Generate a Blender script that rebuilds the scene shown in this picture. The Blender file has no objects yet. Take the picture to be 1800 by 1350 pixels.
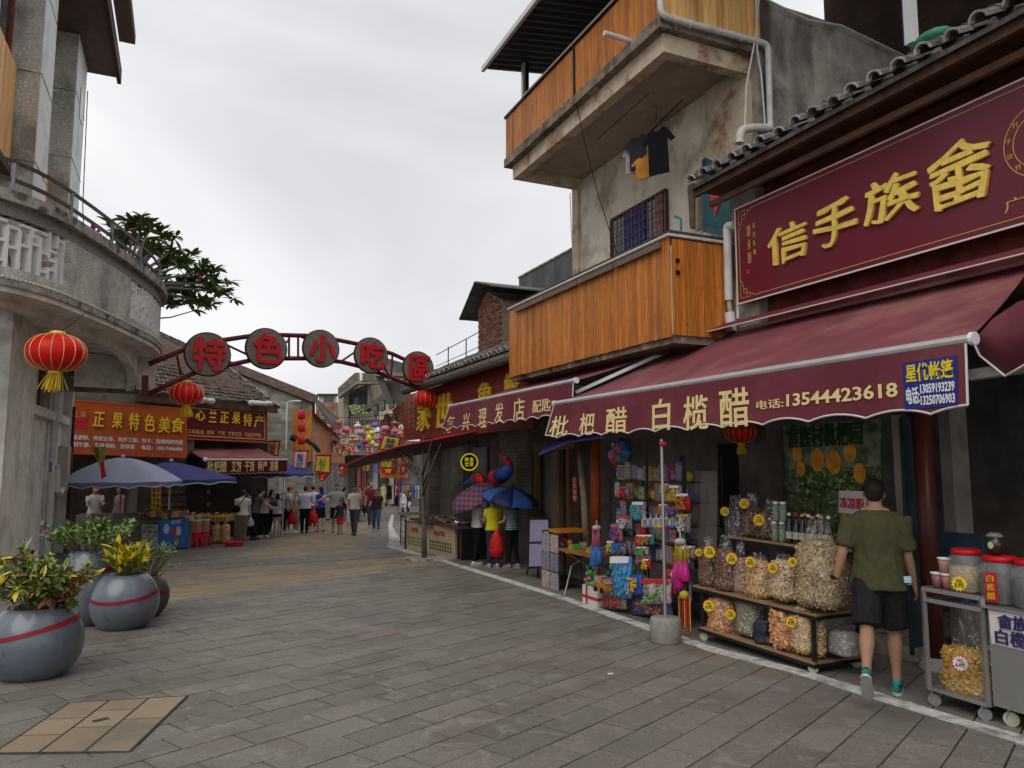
import bpy, bmesh, math, random
from mathutils import Vector, Matrix, noise as mnoise
R = math.radians
rnd = random.Random(11)
scn = bpy.context.scene
col = scn.collection
# ---------------------------------------------------------------- camera
FPX, CH, TILT, SLOPE, SA = 1300.0, 1.68, math.atan(137 / 1300.0), 0.029, R(24)
cd = bpy.data.cameras.new('camera'); cam = bpy.data.objects.new('camera', cd); col.objects.link(cam)
cd.sensor_width = 36; cd.lens = 26.0; cd.clip_start = 0.05; cd.clip_end = 1500
cam.location = (0, 0, CH); cam.rotation_euler = (math.pi / 2 + TILT, 0, 0)
scn.camera = cam
# ---------------------------------------------------------------- world and light
w = bpy.data.worlds.new('World'); scn.world = w; w.use_nodes = True
nt = w.node_tree; nt.nodes.clear()
def nd(t, **k):
    n = nt.nodes.new(t)
    for a, b in k.items(): setattr(n, a, b)
    return n
sky = nd('ShaderNodeTexSky', sky_type='NISHITA', sun_disc=False)
sky.sun_elevation = R(48); sky.sun_rotation = R(200)
b1 = nd('ShaderNodeBackground'); b1.inputs['Strength'].default_value = 0.06
nt.links.new(sky.outputs[0], b1.inputs[0])
tc = nd('ShaderNodeTexCoord'); mp = nd('ShaderNodeMapping'); mp.inputs['Scale'].default_value = (1.0, 1.0, 2.2)
mp.inputs['Location'].default_value = (0.35, 0.2, 0.1)
nt.links.new(tc.outputs['Generated'], mp.inputs[0])
nz = nd('ShaderNodeTexNoise'); nz.inputs['Scale'].default_value = 1.5; nz.inputs['Detail'].default_value = 5; nz.inputs['Roughness'].default_value = 0.45
nz.inputs['Distortion'].default_value = 0.5
nt.links.new(mp.outputs[0], nz.inputs[0])
cr = nd('ShaderNodeValToRGB')
cr.color_ramp.elements[0].position = 0.33; cr.color_ramp.elements[0].color = (0.47, 0.485, 0.51, 1)
cr.color_ramp.elements[1].position = 0.68; cr.color_ramp.elements[1].color = (0.84, 0.845, 0.86, 1)
nt.links.new(nz.outputs[0], cr.inputs[0])
b2 = nd('ShaderNodeBackground'); b2.inputs['Strength'].default_value = 1.12
nt.links.new(cr.outputs[0], b2.inputs[0])
mx = nd('ShaderNodeMixShader'); mx.inputs[0].default_value = 0.94
wo = nd('ShaderNodeOutputWorld')
nt.links.new(b1.outputs[0], mx.inputs[1]); nt.links.new(b2.outputs[0], mx.inputs[2]); nt.links.new(mx.outputs[0], wo.inputs[0])
sd = bpy.data.lights.new('sun', 'SUN'); so = bpy.data.objects.new('sun', sd); col.objects.link(so)
sd.energy = 1.4; sd.angle = R(50); sd.color = (1, 0.97, 0.92)
so.rotation_euler = (R(42), 0, R(-20))
scn.view_settings.view_transform = 'Standard'; scn.view_settings.look = 'None'
scn.view_settings.exposure = 0.1; scn.view_settings.gamma = 1.0; scn.view_settings.use_curve_mapping = False
scn.render.engine = 'CYCLES'
scn.cycles.max_bounces = 6; scn.cycles.diffuse_bounces = 4; scn.cycles.glossy_bounces = 2; scn.cycles.transmission_bounces = 4
scn.cycles.transparent_max_bounces = 10; scn.cycles.use_denoising = True; scn.cycles.caustics_reflective = False; scn.cycles.caustics_refractive = False
# ---------------------------------------------------------------- picking places: photograph pixel -> point on a real plane of the street
CT, ST = math.cos(TILT), math.sin(TILT)
def ray(px, py):
    x = (px - 900) / FPX; v = (675 - py) / FPX
    return Vector((x, CT - v * ST, ST + v * CT))
CAM = Vector((0, 0, CH))
NX, DX = Vector((math.cos(SA), math.sin(SA), 0)), Vector((-math.sin(SA), math.cos(SA), 0))
def gz(x, y): return -SLOPE * y
def G(px, py, dz=0.0):
    r = ray(px, py); t = (-CH + dz) / (r.z + SLOPE * r.y); return CAM + r * t
def onU(px, py, u):
    r = ray(px, py); return CAM + r * (u / r.dot(NX))
def onY(px, py, Y):
    r = ray(px, py); return CAM + r * (Y / r.y)
def onP(px, py, p0, n):
    r = ray(px, py); n = Vector(n); return CAM + r * ((Vector(p0) - CAM).dot(n) / r.dot(n))
def P(u, s, z=None):
    p = NX * u + DX * s; p.z = gz(p.x, p.y) if z is None else z; return p
def Gp(x, y): return Vector((x, y, gz(x, y)))
def toU(p): return p.dot(NX), p.x * DX.x + p.y * DX.y, p.z
UP = Vector((0, 0, 1))
# ---------------------------------------------------------------- materials
MATS = {}
def mat(name, c, rough=0.7, metal=0.0, var=0.12, scale=6.0, bump=0.0, stain=None, sc2=1.2, amt=0.5, isl=0.0, spec=0.22, alpha=1.0,
        stretch=(1, 1, 1), emit=None, es=1.0, coat=0.0, grime=0.0, bscale=None, trans=0.0, detail=4):
    if name in MATS: return MATS[name]
    m = bpy.data.materials.new(name); m.use_nodes = True; t = m.node_tree; N = t.nodes; L = t.links
    b = N['Principled BSDF']; b.inputs['Roughness'].default_value = rough; b.inputs['Metallic'].default_value = metal
    b.inputs['Specular IOR Level'].default_value = spec
    if coat: b.inputs['Coat Weight'].default_value = coat; b.inputs['Coat Roughness'].default_value = 0.12
    if trans: b.inputs['Transmission Weight'].default_value = trans
    if alpha < 1: b.inputs['Alpha'].default_value = alpha
    g = N.new('ShaderNodeNewGeometry'); mp = N.new('ShaderNodeMapping'); mp.inputs['Scale'].default_value = stretch
    L.new(g.outputs['Position'], mp.inputs[0])
    n1 = N.new('ShaderNodeTexNoise'); n1.inputs['Scale'].default_value = scale; n1.inputs['Detail'].default_value = detail
    n1.inputs['Roughness'].default_value = 0.6
    L.new(mp.outputs[0], n1.inputs[0])
    c = tuple(c[:3])
    r1 = N.new('ShaderNodeValToRGB'); e = r1.color_ramp.elements
    e[0].position = 0.32; e[1].position = 0.68
    e[0].color = tuple(x * (1 - var) for x in c) + (1,); e[1].color = tuple(min(1, x * (1 + var)) for x in c) + (1,)
    L.new(n1.outputs[0], r1.inputs[0]); out = r1.outputs[0]
    if stain is not None:
        n2 = N.new('ShaderNodeTexNoise'); n2.inputs['Scale'].default_value = sc2; n2.inputs['Detail'].default_value = 6; n2.inputs['Roughness'].default_value = 0.65
        L.new(mp.outputs[0], n2.inputs[0])
        r2 = N.new('ShaderNodeValToRGB'); r2.color_ramp.elements[0].position = 0.5 ; r2.color_ramp.elements[1].position = 0.66
        r2.color_ramp.elements[0].color = (0, 0, 0, 1); r2.color_ramp.elements[1].color = (amt, amt, amt, 1)
        L.new(n2.outputs[0], r2.inputs[0])
        mxr = N.new('ShaderNodeMixRGB'); mxr.inputs[2].default_value = tuple(stain[:3]) + (1,)
        L.new(r2.outputs[0], mxr.inputs[0]); L.new(out, mxr.inputs[1]); out = mxr.outputs[0]
    if isl:
        oi = N.new('ShaderNodeObjectInfo'); ad = N.new('ShaderNodeMath'); ad.operation = 'ADD'
        L.new(g.outputs['Random Per Island'], ad.inputs[0]); L.new(oi.outputs['Random'], ad.inputs[1])
        fr = N.new('ShaderNodeMath'); fr.operation = 'FRACT'; L.new(ad.outputs[0], fr.inputs[0])
        mr = N.new('ShaderNodeMapRange'); mr.inputs[3].default_value = 1 - isl; mr.inputs[4].default_value = 1 + isl
        L.new(fr.outputs[0], mr.inputs[0])
        hs = N.new('ShaderNodeHueSaturation'); L.new(mr.outputs[0], hs.inputs['Value']); L.new(out, hs.inputs['Color'])
        out = hs.outputs[0]
    L.new(out, b.inputs['Base Color'])
    if bump:
        bp = N.new('ShaderNodeBump'); bp.inputs['Strength'].default_value = min(1, bump); bp.inputs['Distance'].default_value = 0.02
        if bscale:
            n3 = N.new('ShaderNodeTexNoise'); n3.inputs['Scale'].default_value = bscale; n3.inputs['Detail'].default_value = 3
            L.new(mp.outputs[0], n3.inputs[0]); L.new(n3.outputs[0], bp.inputs['Height'])
        else: L.new(n1.outputs[0], bp.inputs['Height'])
        L.new(bp.outputs[0], b.inputs['Normal'])
    if emit: b.inputs['Emission Color'].default_value = tuple(emit) + (1,); b.inputs['Emission Strength'].default_value = es
    MATS[name] = m
    return m
def rgb(r, g, b):
    f = lambda c: (c / 255 / 12.92) if c <= 10 else ((c / 255 + 0.055) / 1.055) ** 2.4
    return (f(r), f(g), f(b))
def overlay(m, color, amt, scale, lo, hi, stretch=(1, 1, 1), dist=0.0, detail=7):
    t = m.node_tree; N = t.nodes; L = t.links; b = N['Principled BSDF']; src = b.inputs['Base Color'].links[0].from_socket
    g = N.new('ShaderNodeNewGeometry'); mp = N.new('ShaderNodeMapping'); mp.inputs['Scale'].default_value = stretch; L.new(g.outputs['Position'], mp.inputs[0])
    n = N.new('ShaderNodeTexNoise'); n.inputs['Scale'].default_value = scale; n.inputs['Detail'].default_value = detail; n.inputs['Distortion'].default_value = dist; L.new(mp.outputs[0], n.inputs[0])
    r = N.new('ShaderNodeValToRGB'); e = r.color_ramp.elements; e[0].position = lo; e[0].color = (0, 0, 0, 1); e[1].position = hi; e[1].color = (amt, amt, amt, 1); L.new(n.outputs[0], r.inputs[0])
    mx = N.new('ShaderNodeMixRGB'); mx.inputs[2].default_value = tuple(color) + (1,); L.new(r.outputs[0], mx.inputs[0]); L.new(src, mx.inputs[1]); L.new(mx.outputs[0], b.inputs['Base Color'])
    return m
def planks_mat(name, c1, c2, dark):
    m = mat(name, c1, rough=0.5, var=0.0, isl=0.22)
    t = m.node_tree; N = t.nodes; L = t.links; hs = [n for n in N if n.type == 'HUE_SAT'][0]
    tc = N.new('ShaderNodeNewGeometry'); oi = N.new('ShaderNodeObjectInfo')
    mp = N.new('ShaderNodeMapping'); mp.inputs['Scale'].default_value = (14, 14, 0.9); L.new(tc.outputs['Position'], mp.inputs[0])
    vm = N.new('ShaderNodeVectorMath'); vm.operation = 'SCALE'; vm.inputs[0].default_value = (3, 7, 31); L.new(oi.outputs['Random'], vm.inputs['Scale'])
    va = N.new('ShaderNodeVectorMath'); L.new(mp.outputs[0], va.inputs[0]); L.new(vm.outputs[0], va.inputs[1])
    n = N.new('ShaderNodeTexNoise'); n.inputs['Scale'].default_value = 2.0; n.inputs['Detail'].default_value = 6; n.inputs['Distortion'].default_value = 1.2; L.new(va.outputs[0], n.inputs[0])
    r = N.new('ShaderNodeValToRGB'); e = r.color_ramp.elements; e[0].position = 0.3; e[1].position = 0.7
    e[0].color = tuple(c1) + (1,); e[1].color = tuple(c2) + (1,); x = e.new(0.5); x.color = tuple((a + b) / 2 for a, b in zip(c1, c2)) + (1,)
    L.new(n.outputs[0], r.inputs[0])
    mp2 = N.new('ShaderNodeMapping'); mp2.inputs['Scale'].default_value = (11, 11, 5.5); L.new(tc.outputs['Position'], mp2.inputs[0])
    vo = N.new('ShaderNodeTexVoronoi'); vo.inputs['Scale'].default_value = 1.0; L.new(mp2.outputs[0], vo.inputs[0])
    rk = N.new('ShaderNodeValToRGB'); k = rk.color_ramp.elements; k[0].position = 0.07; k[0].color = (0.75, 0.75, 0.75, 1); k[1].position = 0.16; k[1].color = (0, 0, 0, 1)
    L.new(vo.outputs['Distance'], rk.inputs[0])
    mx = N.new('ShaderNodeMixRGB'); mx.inputs[2].default_value = tuple(dark) + (1,); L.new(rk.outputs[0], mx.inputs[0]); L.new(r.outputs[0], mx.inputs[1])
    mp4 = N.new('ShaderNodeMapping'); mp4.inputs['Scale'].default_value = (5, 5, .7); L.new(tc.outputs['Position'], mp4.inputs[0])
    n4 = N.new('ShaderNodeTexNoise'); n4.inputs['Scale'].default_value = 1.1; n4.inputs['Detail'].default_value = 6; L.new(mp4.outputs[0], n4.inputs[0])
    r4 = N.new('ShaderNodeValToRGB'); q = r4.color_ramp.elements; q[0].position = 0.52; q[0].color = (0, 0, 0, 1); q[1].position = 0.72; q[1].color = (0.62, 0.62, 0.62, 1)
    L.new(n4.outputs[0], r4.inputs[0])
    mx2 = N.new('ShaderNodeMixRGB'); mx2.inputs[2].default_value = tuple(d * 1.9 + .02 for d in dark) + (1,); L.new(r4.outputs[0], mx2.inputs[0]); L.new(mx.outputs[0], mx2.inputs[1])
    L.new(mx2.outputs[0], hs.inputs['Color'])
    return m
def brick_mat(name, c1, c2, mortar, bw=0.24, bh=0.065, axis=None):
    m = mat(name, c1, rough=0.85, var=0.1)
    t = m.node_tree; N = t.nodes; L = t.links; b = N['Principled BSDF']
    g = N.new('ShaderNodeNewGeometry'); d = axis or DX
    dt = N.new('ShaderNodeVectorMath'); dt.operation = 'DOT_PRODUCT'; dt.inputs[1].default_value = d; L.new(g.outputs['Position'], dt.inputs[0])
    sp = N.new('ShaderNodeSeparateXYZ'); L.new(g.outputs['Position'], sp.inputs[0])
    cb = N.new('ShaderNodeCombineXYZ'); L.new(dt.outputs['Value'], cb.inputs[0]); L.new(sp.outputs[2], cb.inputs[1])
    br = N.new('ShaderNodeTexBrick'); br.inputs['Scale'].default_value = 1; br.inputs['Brick Width'].default_value = bw; br.inputs['Row Height'].default_value = bh
    br.inputs['Mortar Size'].default_value = 0.006; br.inputs['Color1'].default_value = tuple(c1) + (1,); br.inputs['Color2'].default_value = tuple(c2) + (1,); br.inputs['Mortar'].default_value = tuple(mortar) + (1,)
    L.new(cb.outputs[0], br.inputs[0])
    n = N.new('ShaderNodeTexNoise'); n.inputs['Scale'].default_value = 1.5; n.inputs['Detail'].default_value = 6; L.new(g.outputs['Position'], n.inputs[0])
    r = N.new('ShaderNodeValToRGB'); r.color_ramp.elements[0].position = 0.35; r.color_ramp.elements[0].color = (0.55, 0.55, 0.55, 1); r.color_ramp.elements[1].position = 0.65; r.color_ramp.elements[1].color = (1.1, 1.1, 1.1, 1)
    L.new(n.outputs[0], r.inputs[0])
    mx = N.new('ShaderNodeMixRGB'); mx.blend_type = 'MULTIPLY'; mx.inputs[0].default_value = 0.8; L.new(br.outputs[0], mx.inputs[1]); L.new(r.outputs[0], mx.inputs[2])
    L.new(mx.outputs[0], b.inputs['Base Color'])
    bp = N.new('ShaderNodeBump'); bp.inputs['Strength'].default_value = 0.6; bp.inputs['Distance'].default_value = 0.01; bp.invert = True
    L.new(br.outputs['Fac'], bp.inputs['Height']); L.new(bp.outputs[0], b.inputs['Normal'])
    return m
def film_mat(name, c=(0.8, 0.8, 0.82), a=0.3, rough=0.12, streak=False):
    if name in MATS: return MATS[name]
    if not streak:
        m = mat(name, c, rough=rough, var=0.1, scale=20, bump=0.6, spec=0.6, bscale=12); m.node_tree.nodes['Principled BSDF'].inputs['Alpha'].default_value = a
        return m
    m = mat(name, c, rough=rough, var=0.1, scale=20, bump=1.0, spec=0.6, bscale=26)
    t = m.node_tree; N = t.nodes; L = t.links; b = N['Principled BSDF']; out = N['Material Output']
    bp = [n for n in N if n.type == 'BUMP'][0]; bp.inputs['Distance'].default_value = 0.05
    g = N.new('ShaderNodeNewGeometry'); n = N.new('ShaderNodeTexNoise'); n.inputs['Scale'].default_value = 9; n.inputs['Detail'].default_value = 5; n.inputs['Distortion'].default_value = 2.5; L.new(g.outputs['Position'], n.inputs[0])
    r = N.new('ShaderNodeValToRGB'); e = r.color_ramp.elements; e[0].position = .52; e[0].color = (a * .55,) * 3 + (1,); e[1].position = .62; e[1].color = (min(1, a + .28),) * 3 + (1,); x = e.new(.57); x.color = (min(1, a + .15),) * 3 + (1,)  # noise mask paints bright highlight streaks into the film
    L.new(n.outputs[0], r.inputs[0])
    gl = N.new('ShaderNodeBsdfGlossy'); gl.inputs['Roughness'].default_value = .22; gl.inputs['Color'].default_value = (.9, .9, .9, 1); L.new(bp.outputs[0], gl.inputs['Normal'])
    ms = N.new('ShaderNodeMixShader'); ms.inputs[0].default_value = .75; L.new(b.outputs[0], ms.inputs[1]); L.new(gl.outputs[0], ms.inputs[2])
    tr = N.new('ShaderNodeBsdfTransparent'); m2 = N.new('ShaderNodeMixShader'); L.new(r.outputs[0], m2.inputs[0]); L.new(tr.outputs[0], m2.inputs[1]); L.new(ms.outputs[0], m2.inputs[2]); L.new(m2.outputs[0], out.inputs[0])
    return m
# ---------------------------------------------------------------- object helpers
ORG = {}
def link(o):
    col.objects.link(o); return o
def tag(o, label=None, cat=None, group=None, kind=None):
    if label: o['label'] = label
    if cat: o['category'] = cat
    if group: o['group'] = group
    if kind: o['kind'] = kind
    return o
def thing(name, loc, label, cat, group=None):
    o = bpy.data.objects.new(name, None); link(o); o.location = loc; o.empty_display_size = 0.1
    ORG[o] = Vector(loc); return tag(o, label, cat, group)
def mesh_obj(name, me, parent, loc=None):
    o = bpy.data.objects.new(name, me); link(o)
    if parent is not None: o.parent = parent
    if loc is not None: o.location = loc
    return o
class MB:
    def __init__(s): s.v = []; s.f = []; s.m = []; s.k = 0
    def add(s, vs, fs, k=None):
        n = len(s.v); s.v.extend(vs); s.f.extend([tuple(i + n for i in f) for f in fs]); s.m.extend([s.k if k is None else k] * len(fs)); return s
    def para(s, p, a, b, c):
        p, a, b, c = Vector(p), Vector(a), Vector(b), Vector(c)
        if a.cross(b).dot(c) < 0: a, b = b, a
        vs = [p, p + a, p + a + b, p + b, p + c, p + a + c, p + a + b + c, p + b + c]
        return s.add(vs, [(3, 2, 1, 0), (4, 5, 6, 7), (0, 1, 5, 4), (1, 2, 6, 5), (2, 3, 7, 6), (3, 0, 4, 7)])
    def box(s, c, sz, rz=0.0, ry=0.0):
        m = Matrix.Rotation(rz, 3, 'Z') @ Matrix.Rotation(ry, 3, 'Y')
        a, b, h = [m @ Vector(q) for q in ((sz[0], 0, 0), (0, sz[1], 0), (0, 0, sz[2]))]
        return s.para(Vector(c) - (a + b + h) / 2, a, b, h)
    def ubox(s, u0, u1, s0, s1, z0, z1):   # box in street coordinates
        p = NX * u0 + DX * s0; p.z = z0
        return s.para(p, NX * (u1 - u0), DX * (s1 - s0), UP * (z1 - z0))
    def bar(s, p, q, w, h=None, up=UP):
        p, q = Vector(p), Vector(q); d = q - p; h = h or w
        x = d.cross(up)
        if x.length < 1e-6: x = d.cross(Vector((1, 0, 0)))
        x.normalize(); y = x.cross(d).normalized()
        return s.para(p - x * w / 2 - y * h / 2, d, x * w, y * h)
    def prism(s, poly, ext):
        n = len(poly); poly = [Vector(p) for p in poly]; ext = Vector(ext)
        vs = poly + [p + ext for p in poly]
        return s.add(vs, [tuple(range(n))[::-1], tuple(range(n, 2 * n))] + [(i, (i + 1) % n, n + (i + 1) % n, n + i) for i in range(n)])
    def sheet(s, rows):
        nr, nc = len(rows), len(rows[0]); vs = [Vector(p) for r in rows for p in r]
        return s.add(vs, [(i * nc + j, i * nc + j + 1, (i + 1) * nc + j + 1, (i + 1) * nc + j) for i in range(nr - 1) for j in range(nc - 1)])
    def slab(s, rows, thick):    # sheet with thickness; thick = offset vector or function
        nr, nc = len(rows), len(rows[0]); t = Vector(thick)
        top = [Vector(p) for r in rows for p in r]; n = len(top)
        vs = top + [p + t for p in top]; fs = []
        for i in range(nr - 1):
            for j in range(nc - 1):
                a, b, c, d = i * nc + j, i * nc + j + 1, (i + 1) * nc + j + 1, (i + 1) * nc + j
                fs += [(a, b, c, d), (d + n, c + n, b + n, a + n)]
        ed = [(j, j + 1) for j in range(nc - 1)] + [((nr - 1) * nc + j + 1, (nr - 1) * nc + j) for j in range(nc - 1)]
        ed += [((i + 1) * nc, i * nc) for i in range(nr - 1)] + [(i * nc + nc - 1, (i + 1) * nc + nc - 1) for i in range(nr - 1)]
        fs += [(b, a, a + n, b + n) for a, b in ed]
        return s.add(vs, fs)
    def tube(s, pts, r, n=8, cap=True, sx=1.0):
        pts = [Vector(p) for p in pts]; m = len(pts)
        rs = r if isinstance(r, (list, tuple)) else [r] * m
        base = len(s.v); vs = []; x = None
        for i, p in enumerate(pts):
            d = (pts[min(i + 1, m - 1)] - pts[max(i - 1, 0)]).normalized()
            if x is None:
                x = d.cross(UP)
                if x.length < 1e-3: x = Vector((1, 0, 0))
            x = (x - d * x.dot(d)).normalized(); y = d.cross(x)
            for k in range(n):
                a = 2 * math.pi * k / n; vs.append(p + (x * math.cos(a) * sx + y * math.sin(a)) * rs[i])
        fs = [(i * n + k, i * n + (k + 1) % n, (i + 1) * n + (k + 1) % n, (i + 1) * n + k) for i in range(m - 1) for k in range(n)]
        if cap: fs += [tuple(range(n))[::-1], tuple(range((m - 1) * n, m * n))]
        return s.add(vs, fs)
    def lathe(s, prof, c, n=24, ax=UP, squash=1.0):
        c = Vector(c); ax = Vector(ax).normalized(); x = ax.cross(Vector((0, 1, 0)))
        if x.length < 1e-3: x = ax.cross(Vector((1, 0, 0)))
        x.normalize(); y = ax.cross(x); vs = []
        for r, z in prof:
            for k in range(n):
                a = 2 * math.pi * k / n; vs.append(c + ax * z + (x * math.cos(a) + y * math.sin(a) * squash) * max(r, 1e-4))
        m = len(prof)
        fs = [(i * n + k, i * n + (k + 1) % n, (i + 1) * n + (k + 1) % n, (i + 1) * n + k) for i in range(m - 1) for k in range(n)]
        fs += [tuple(range(n))[::-1], tuple(range((m - 1) * n, m * n))]
        return s.add(vs, fs)
    def ell(s, c, r, n=12, m=8, rot=None):
        c = Vector(c); r = (r, r, r) if isinstance(r, (int, float)) else r; vs = []
        for i in range(m + 1):
            t = math.pi * i / m
            for k in range(n):
                a = 2 * math.pi * k / n
                q = Vector((r[0] * math.sin(t) * math.cos(a), r[1] * math.sin(t) * math.sin(a), -r[2] * math.cos(t)))
                vs.append(c + (rot @ q if rot else q))
        return s.add(vs, [(i * n + k, i * n + (k + 1) % n, (i + 1) * n + (k + 1) % n, (i + 1) * n + k) for i in range(m) for k in range(n)])
    def build(s, name, m, parent=None, smooth=False, loc=None, clean=False, **tg):
        if 'cat' in tg and tg.get('cat') is None: tg.pop('cat')
        me = bpy.data.meshes.new(name)
        if parent is not None: o0 = ORG.get(parent, Vector())
        elif loc is not None: o0 = Vector(loc)
        else:
            xs = [v[0] for v in s.v]; ys = [v[1] for v in s.v]; zs = [v[2] for v in s.v]
            o0 = Vector(((min(xs) + max(xs)) / 2, (min(ys) + max(ys)) / 2, min(zs)))
        me.from_pydata([Vector(v) - o0 for v in s.v], [], s.f)
        if clean:
            bm = bmesh.new(); bm.from_mesh(me); bmesh.ops.remove_doubles(bm, verts=bm.verts, dist=1e-4); bmesh.ops.recalc_face_normals(bm, faces=bm.faces); bm.to_mesh(me); bm.free()
        for q in (m if isinstance(m, (list, tuple)) else [m]): me.materials.append(q)
        if isinstance(m, (list, tuple)) and not clean: me.polygons.foreach_set('material_index', s.m)
        if smooth: me.polygons.foreach_set('use_smooth', [True] * len(me.polygons))
        o = mesh_obj(name, me, parent, None if parent is not None else o0)
        ORG[o] = o0
        if tg: tag(o, **tg)
        return o
def solo(mb, name, m, label, cat, group=None, smooth=False, **k):
    return mb.build(name, m, None, smooth, label=label, cat=cat, group=group, **k) if group else mb.build(name, m, None, smooth, label=label, cat=cat, **k)
def dup(o, loc, rz=0.0, sc=None, label=None, parent=None):
    c = o.copy(); col.objects.link(c)
    if parent is None:
        c.location = loc; c.rotation_euler = (0, 0, rz)
        if sc: c.scale = (sc, sc, sc) if isinstance(sc, (int, float)) else sc
        if label: c['label'] = label
    else: c.parent = parent
    for ch in KIDS.get(o, [x for x in o.children]): dup(ch, None, parent=c)
    return c
KIDS = {}
# ---------------------------------------------------------------- lettering
GL = {}
def glyph(txt, bold, ext):
    k = (txt, bold, ext)
    if k not in GL:
        c = bpy.data.curves.new('t', 'FONT'); c.body = txt; c.offset = bold; c.extrude = ext; c.resolution_u = 2
        o = bpy.data.objects.new('t', c); col.objects.link(o)
        me = bpy.data.meshes.new_from_object(o.evaluated_get(bpy.context.evaluated_depsgraph_get()))
        GL[k] = ([v.co.copy() for v in me.vertices], [tuple(p.vertices) for p in me.polygons])
        bpy.data.objects.remove(o); bpy.data.curves.remove(c); bpy.data.meshes.remove(me)
    return GL[k]
def quadmap(TL, TR, BR, BL, out=None):
    TL, TR, BR, BL = map(Vector, (TL, TR, BR, BL)); n = (TR - TL).cross(TL - BL).normalized()
    if (CAM - TL).dot(n) < 0: n = -n
    def f(u, v, h=0.0): return (TL * (1 - u) + TR * u) * v + (BL * (1 - u) + BR * u) * (1 - v) + n * h
    f.n = n; f.w = ((TR - TL).length + (BR - BL).length) / 2; f.h = ((TL - BL).length + (TR - BR).length) / 2
    return f
def text(mb, f, txt, u0, v0, u1, v1, bold=0.0, depth=0.004, h=0.004, em=False, shear=0.0, fat=0.0):
    if fat:
        for k, (a, b) in enumerate(((1, 0), (-1, 0), (0, 1), (0, -1), (.7, .7), (-.7, .7), (.7, -.7), (-.7, -.7))):
            text(mb, f, txt, u0 + fat * a, v0 + fat * b * f.w / f.h, u1 + fat * a, v1 + fat * b * f.w / f.h, min(bold, .004), depth, h + .0009 * (k + 1), em, shear)
        bold = min(bold, .004)
    return text1(mb, f, txt, u0, v0, u1, v1, bold, depth, h, em, shear)
WOB = [0.0]
def text1(mb, f, txt, u0, v0, u1, v1, bold=0.0, depth=0.004, h=0.004, em=False, shear=0.0):
    """lettering filling the rectangle (u0,v0)-(u1,v1) of a surface map f"""
    vs, fs = glyph(txt, bold, 0.05)
    if not vs: return mb
    if em: x0, x1, y0, y1 = 0.0, float(len(txt)), -0.12, 0.88
    else:
        x0, x1 = min(v.x for v in vs), max(v.x for v in vs); y0, y1 = min(v.y for v in vs), max(v.y for v in vs)
    out = []
    for v in vs:
        a = (v.x - x0) / (x1 - x0); b = (v.y - y0) / (y1 - y0)
        if WOB[0]: q = Vector((a * 3.1, b * 3.1, len(txt) + x1 * 7)); a += WOB[0] * mnoise.noise(q); b += WOB[0] * mnoise.noise(q + Vector((9, 4, 2)))
        out.append(f(u0 + a * (u1 - u0) + shear * (b - .5) * (u1 - u0), v0 + b * (v1 - v0), h + (v.z / 0.05 * 0.5 + 0.5) * depth))
    return mb.add(out, fs)
def board(f, t, n=1):      # slab behind the map surface
    mb = MB(); mb.slab([[f(i / 16, 1 - j / 6) for i in range(17)] for j in range(7)], -f.n * t); return mb
def strip(mb, f, pts, w, h=0.003, t=0.003):    # a painted or raised line through (u,v) points, width in metres
    for (a, b), (c, d) in zip(pts, pts[1:]):
        p, q = f(a, b, h), f(c, d, h)
        if (q - p).length > 1e-5: mb.bar(p, q, w, t, up=f.n)
    return mb
# ---------------------------------------------------------------- organic bodies: chains of rings merged into one skin
def chain(mb, pts, n=10, flat=False):
    """pts: (point, rx, ry[, side]) rings; rounded ends"""
    P_ = [Vector(p[0]) for p in pts]; m = len(P_); rings = []
    for i in range(m):
        d = (P_[min(i + 1, m - 1)] - P_[max(i - 1, 0)]).normalized()
        sd_ = Vector(pts[i][3]) if len(pts[i]) > 3 else Vector((1, 0, 0))
        x = sd_ - d * sd_.dot(d)
        if x.length < 0.15: x = Vector((0, 1, 0)) - d * d.y
        x.normalize(); y = d.cross(x); rings.append((P_[i], x, y, d, pts[i][1], pts[i][2]))
    def ring(c, x, y, a, b): return [c + x * math.cos(2 * math.pi * k / n) * a + y * math.sin(2 * math.pi * k / n) * b for k in range(n)]
    allr = []
    c, x, y, d, a, b = rings[0]
    for t in ((0.05,) if flat else (0.15, 0.6)): allr.append(ring(c, x, y, a * .97, b * .97) if flat else ring(c - d * min(a, b) * math.cos(t * 1.5), x, y, a * math.sin(t * 1.5), b * math.sin(t * 1.5)))
    for c, x, y, d, a, b in rings: allr.append(ring(c, x, y, a, b))
    for t in ((0.05,) if flat else (0.6, 0.15)): allr.append(ring(c, x, y, a * .97, b * .97) if flat else ring(c + d * min(a, b) * math.cos(t * 1.5), x, y, a * math.sin(t * 1.5), b * math.sin(t * 1.5)))
    vs = [p for r in allr for p in r]; k_ = len(allr)
    fs = [(i * n + k, i * n + (k + 1) % n, (i + 1) * n + (k + 1) % n, (i + 1) * n + k) for i in range(k_ - 1) for k in range(n)]
    fs += [tuple(range(n))[::-1], tuple(range((k_ - 1) * n, k_ * n))]
    return mb.add(vs, fs)
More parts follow.
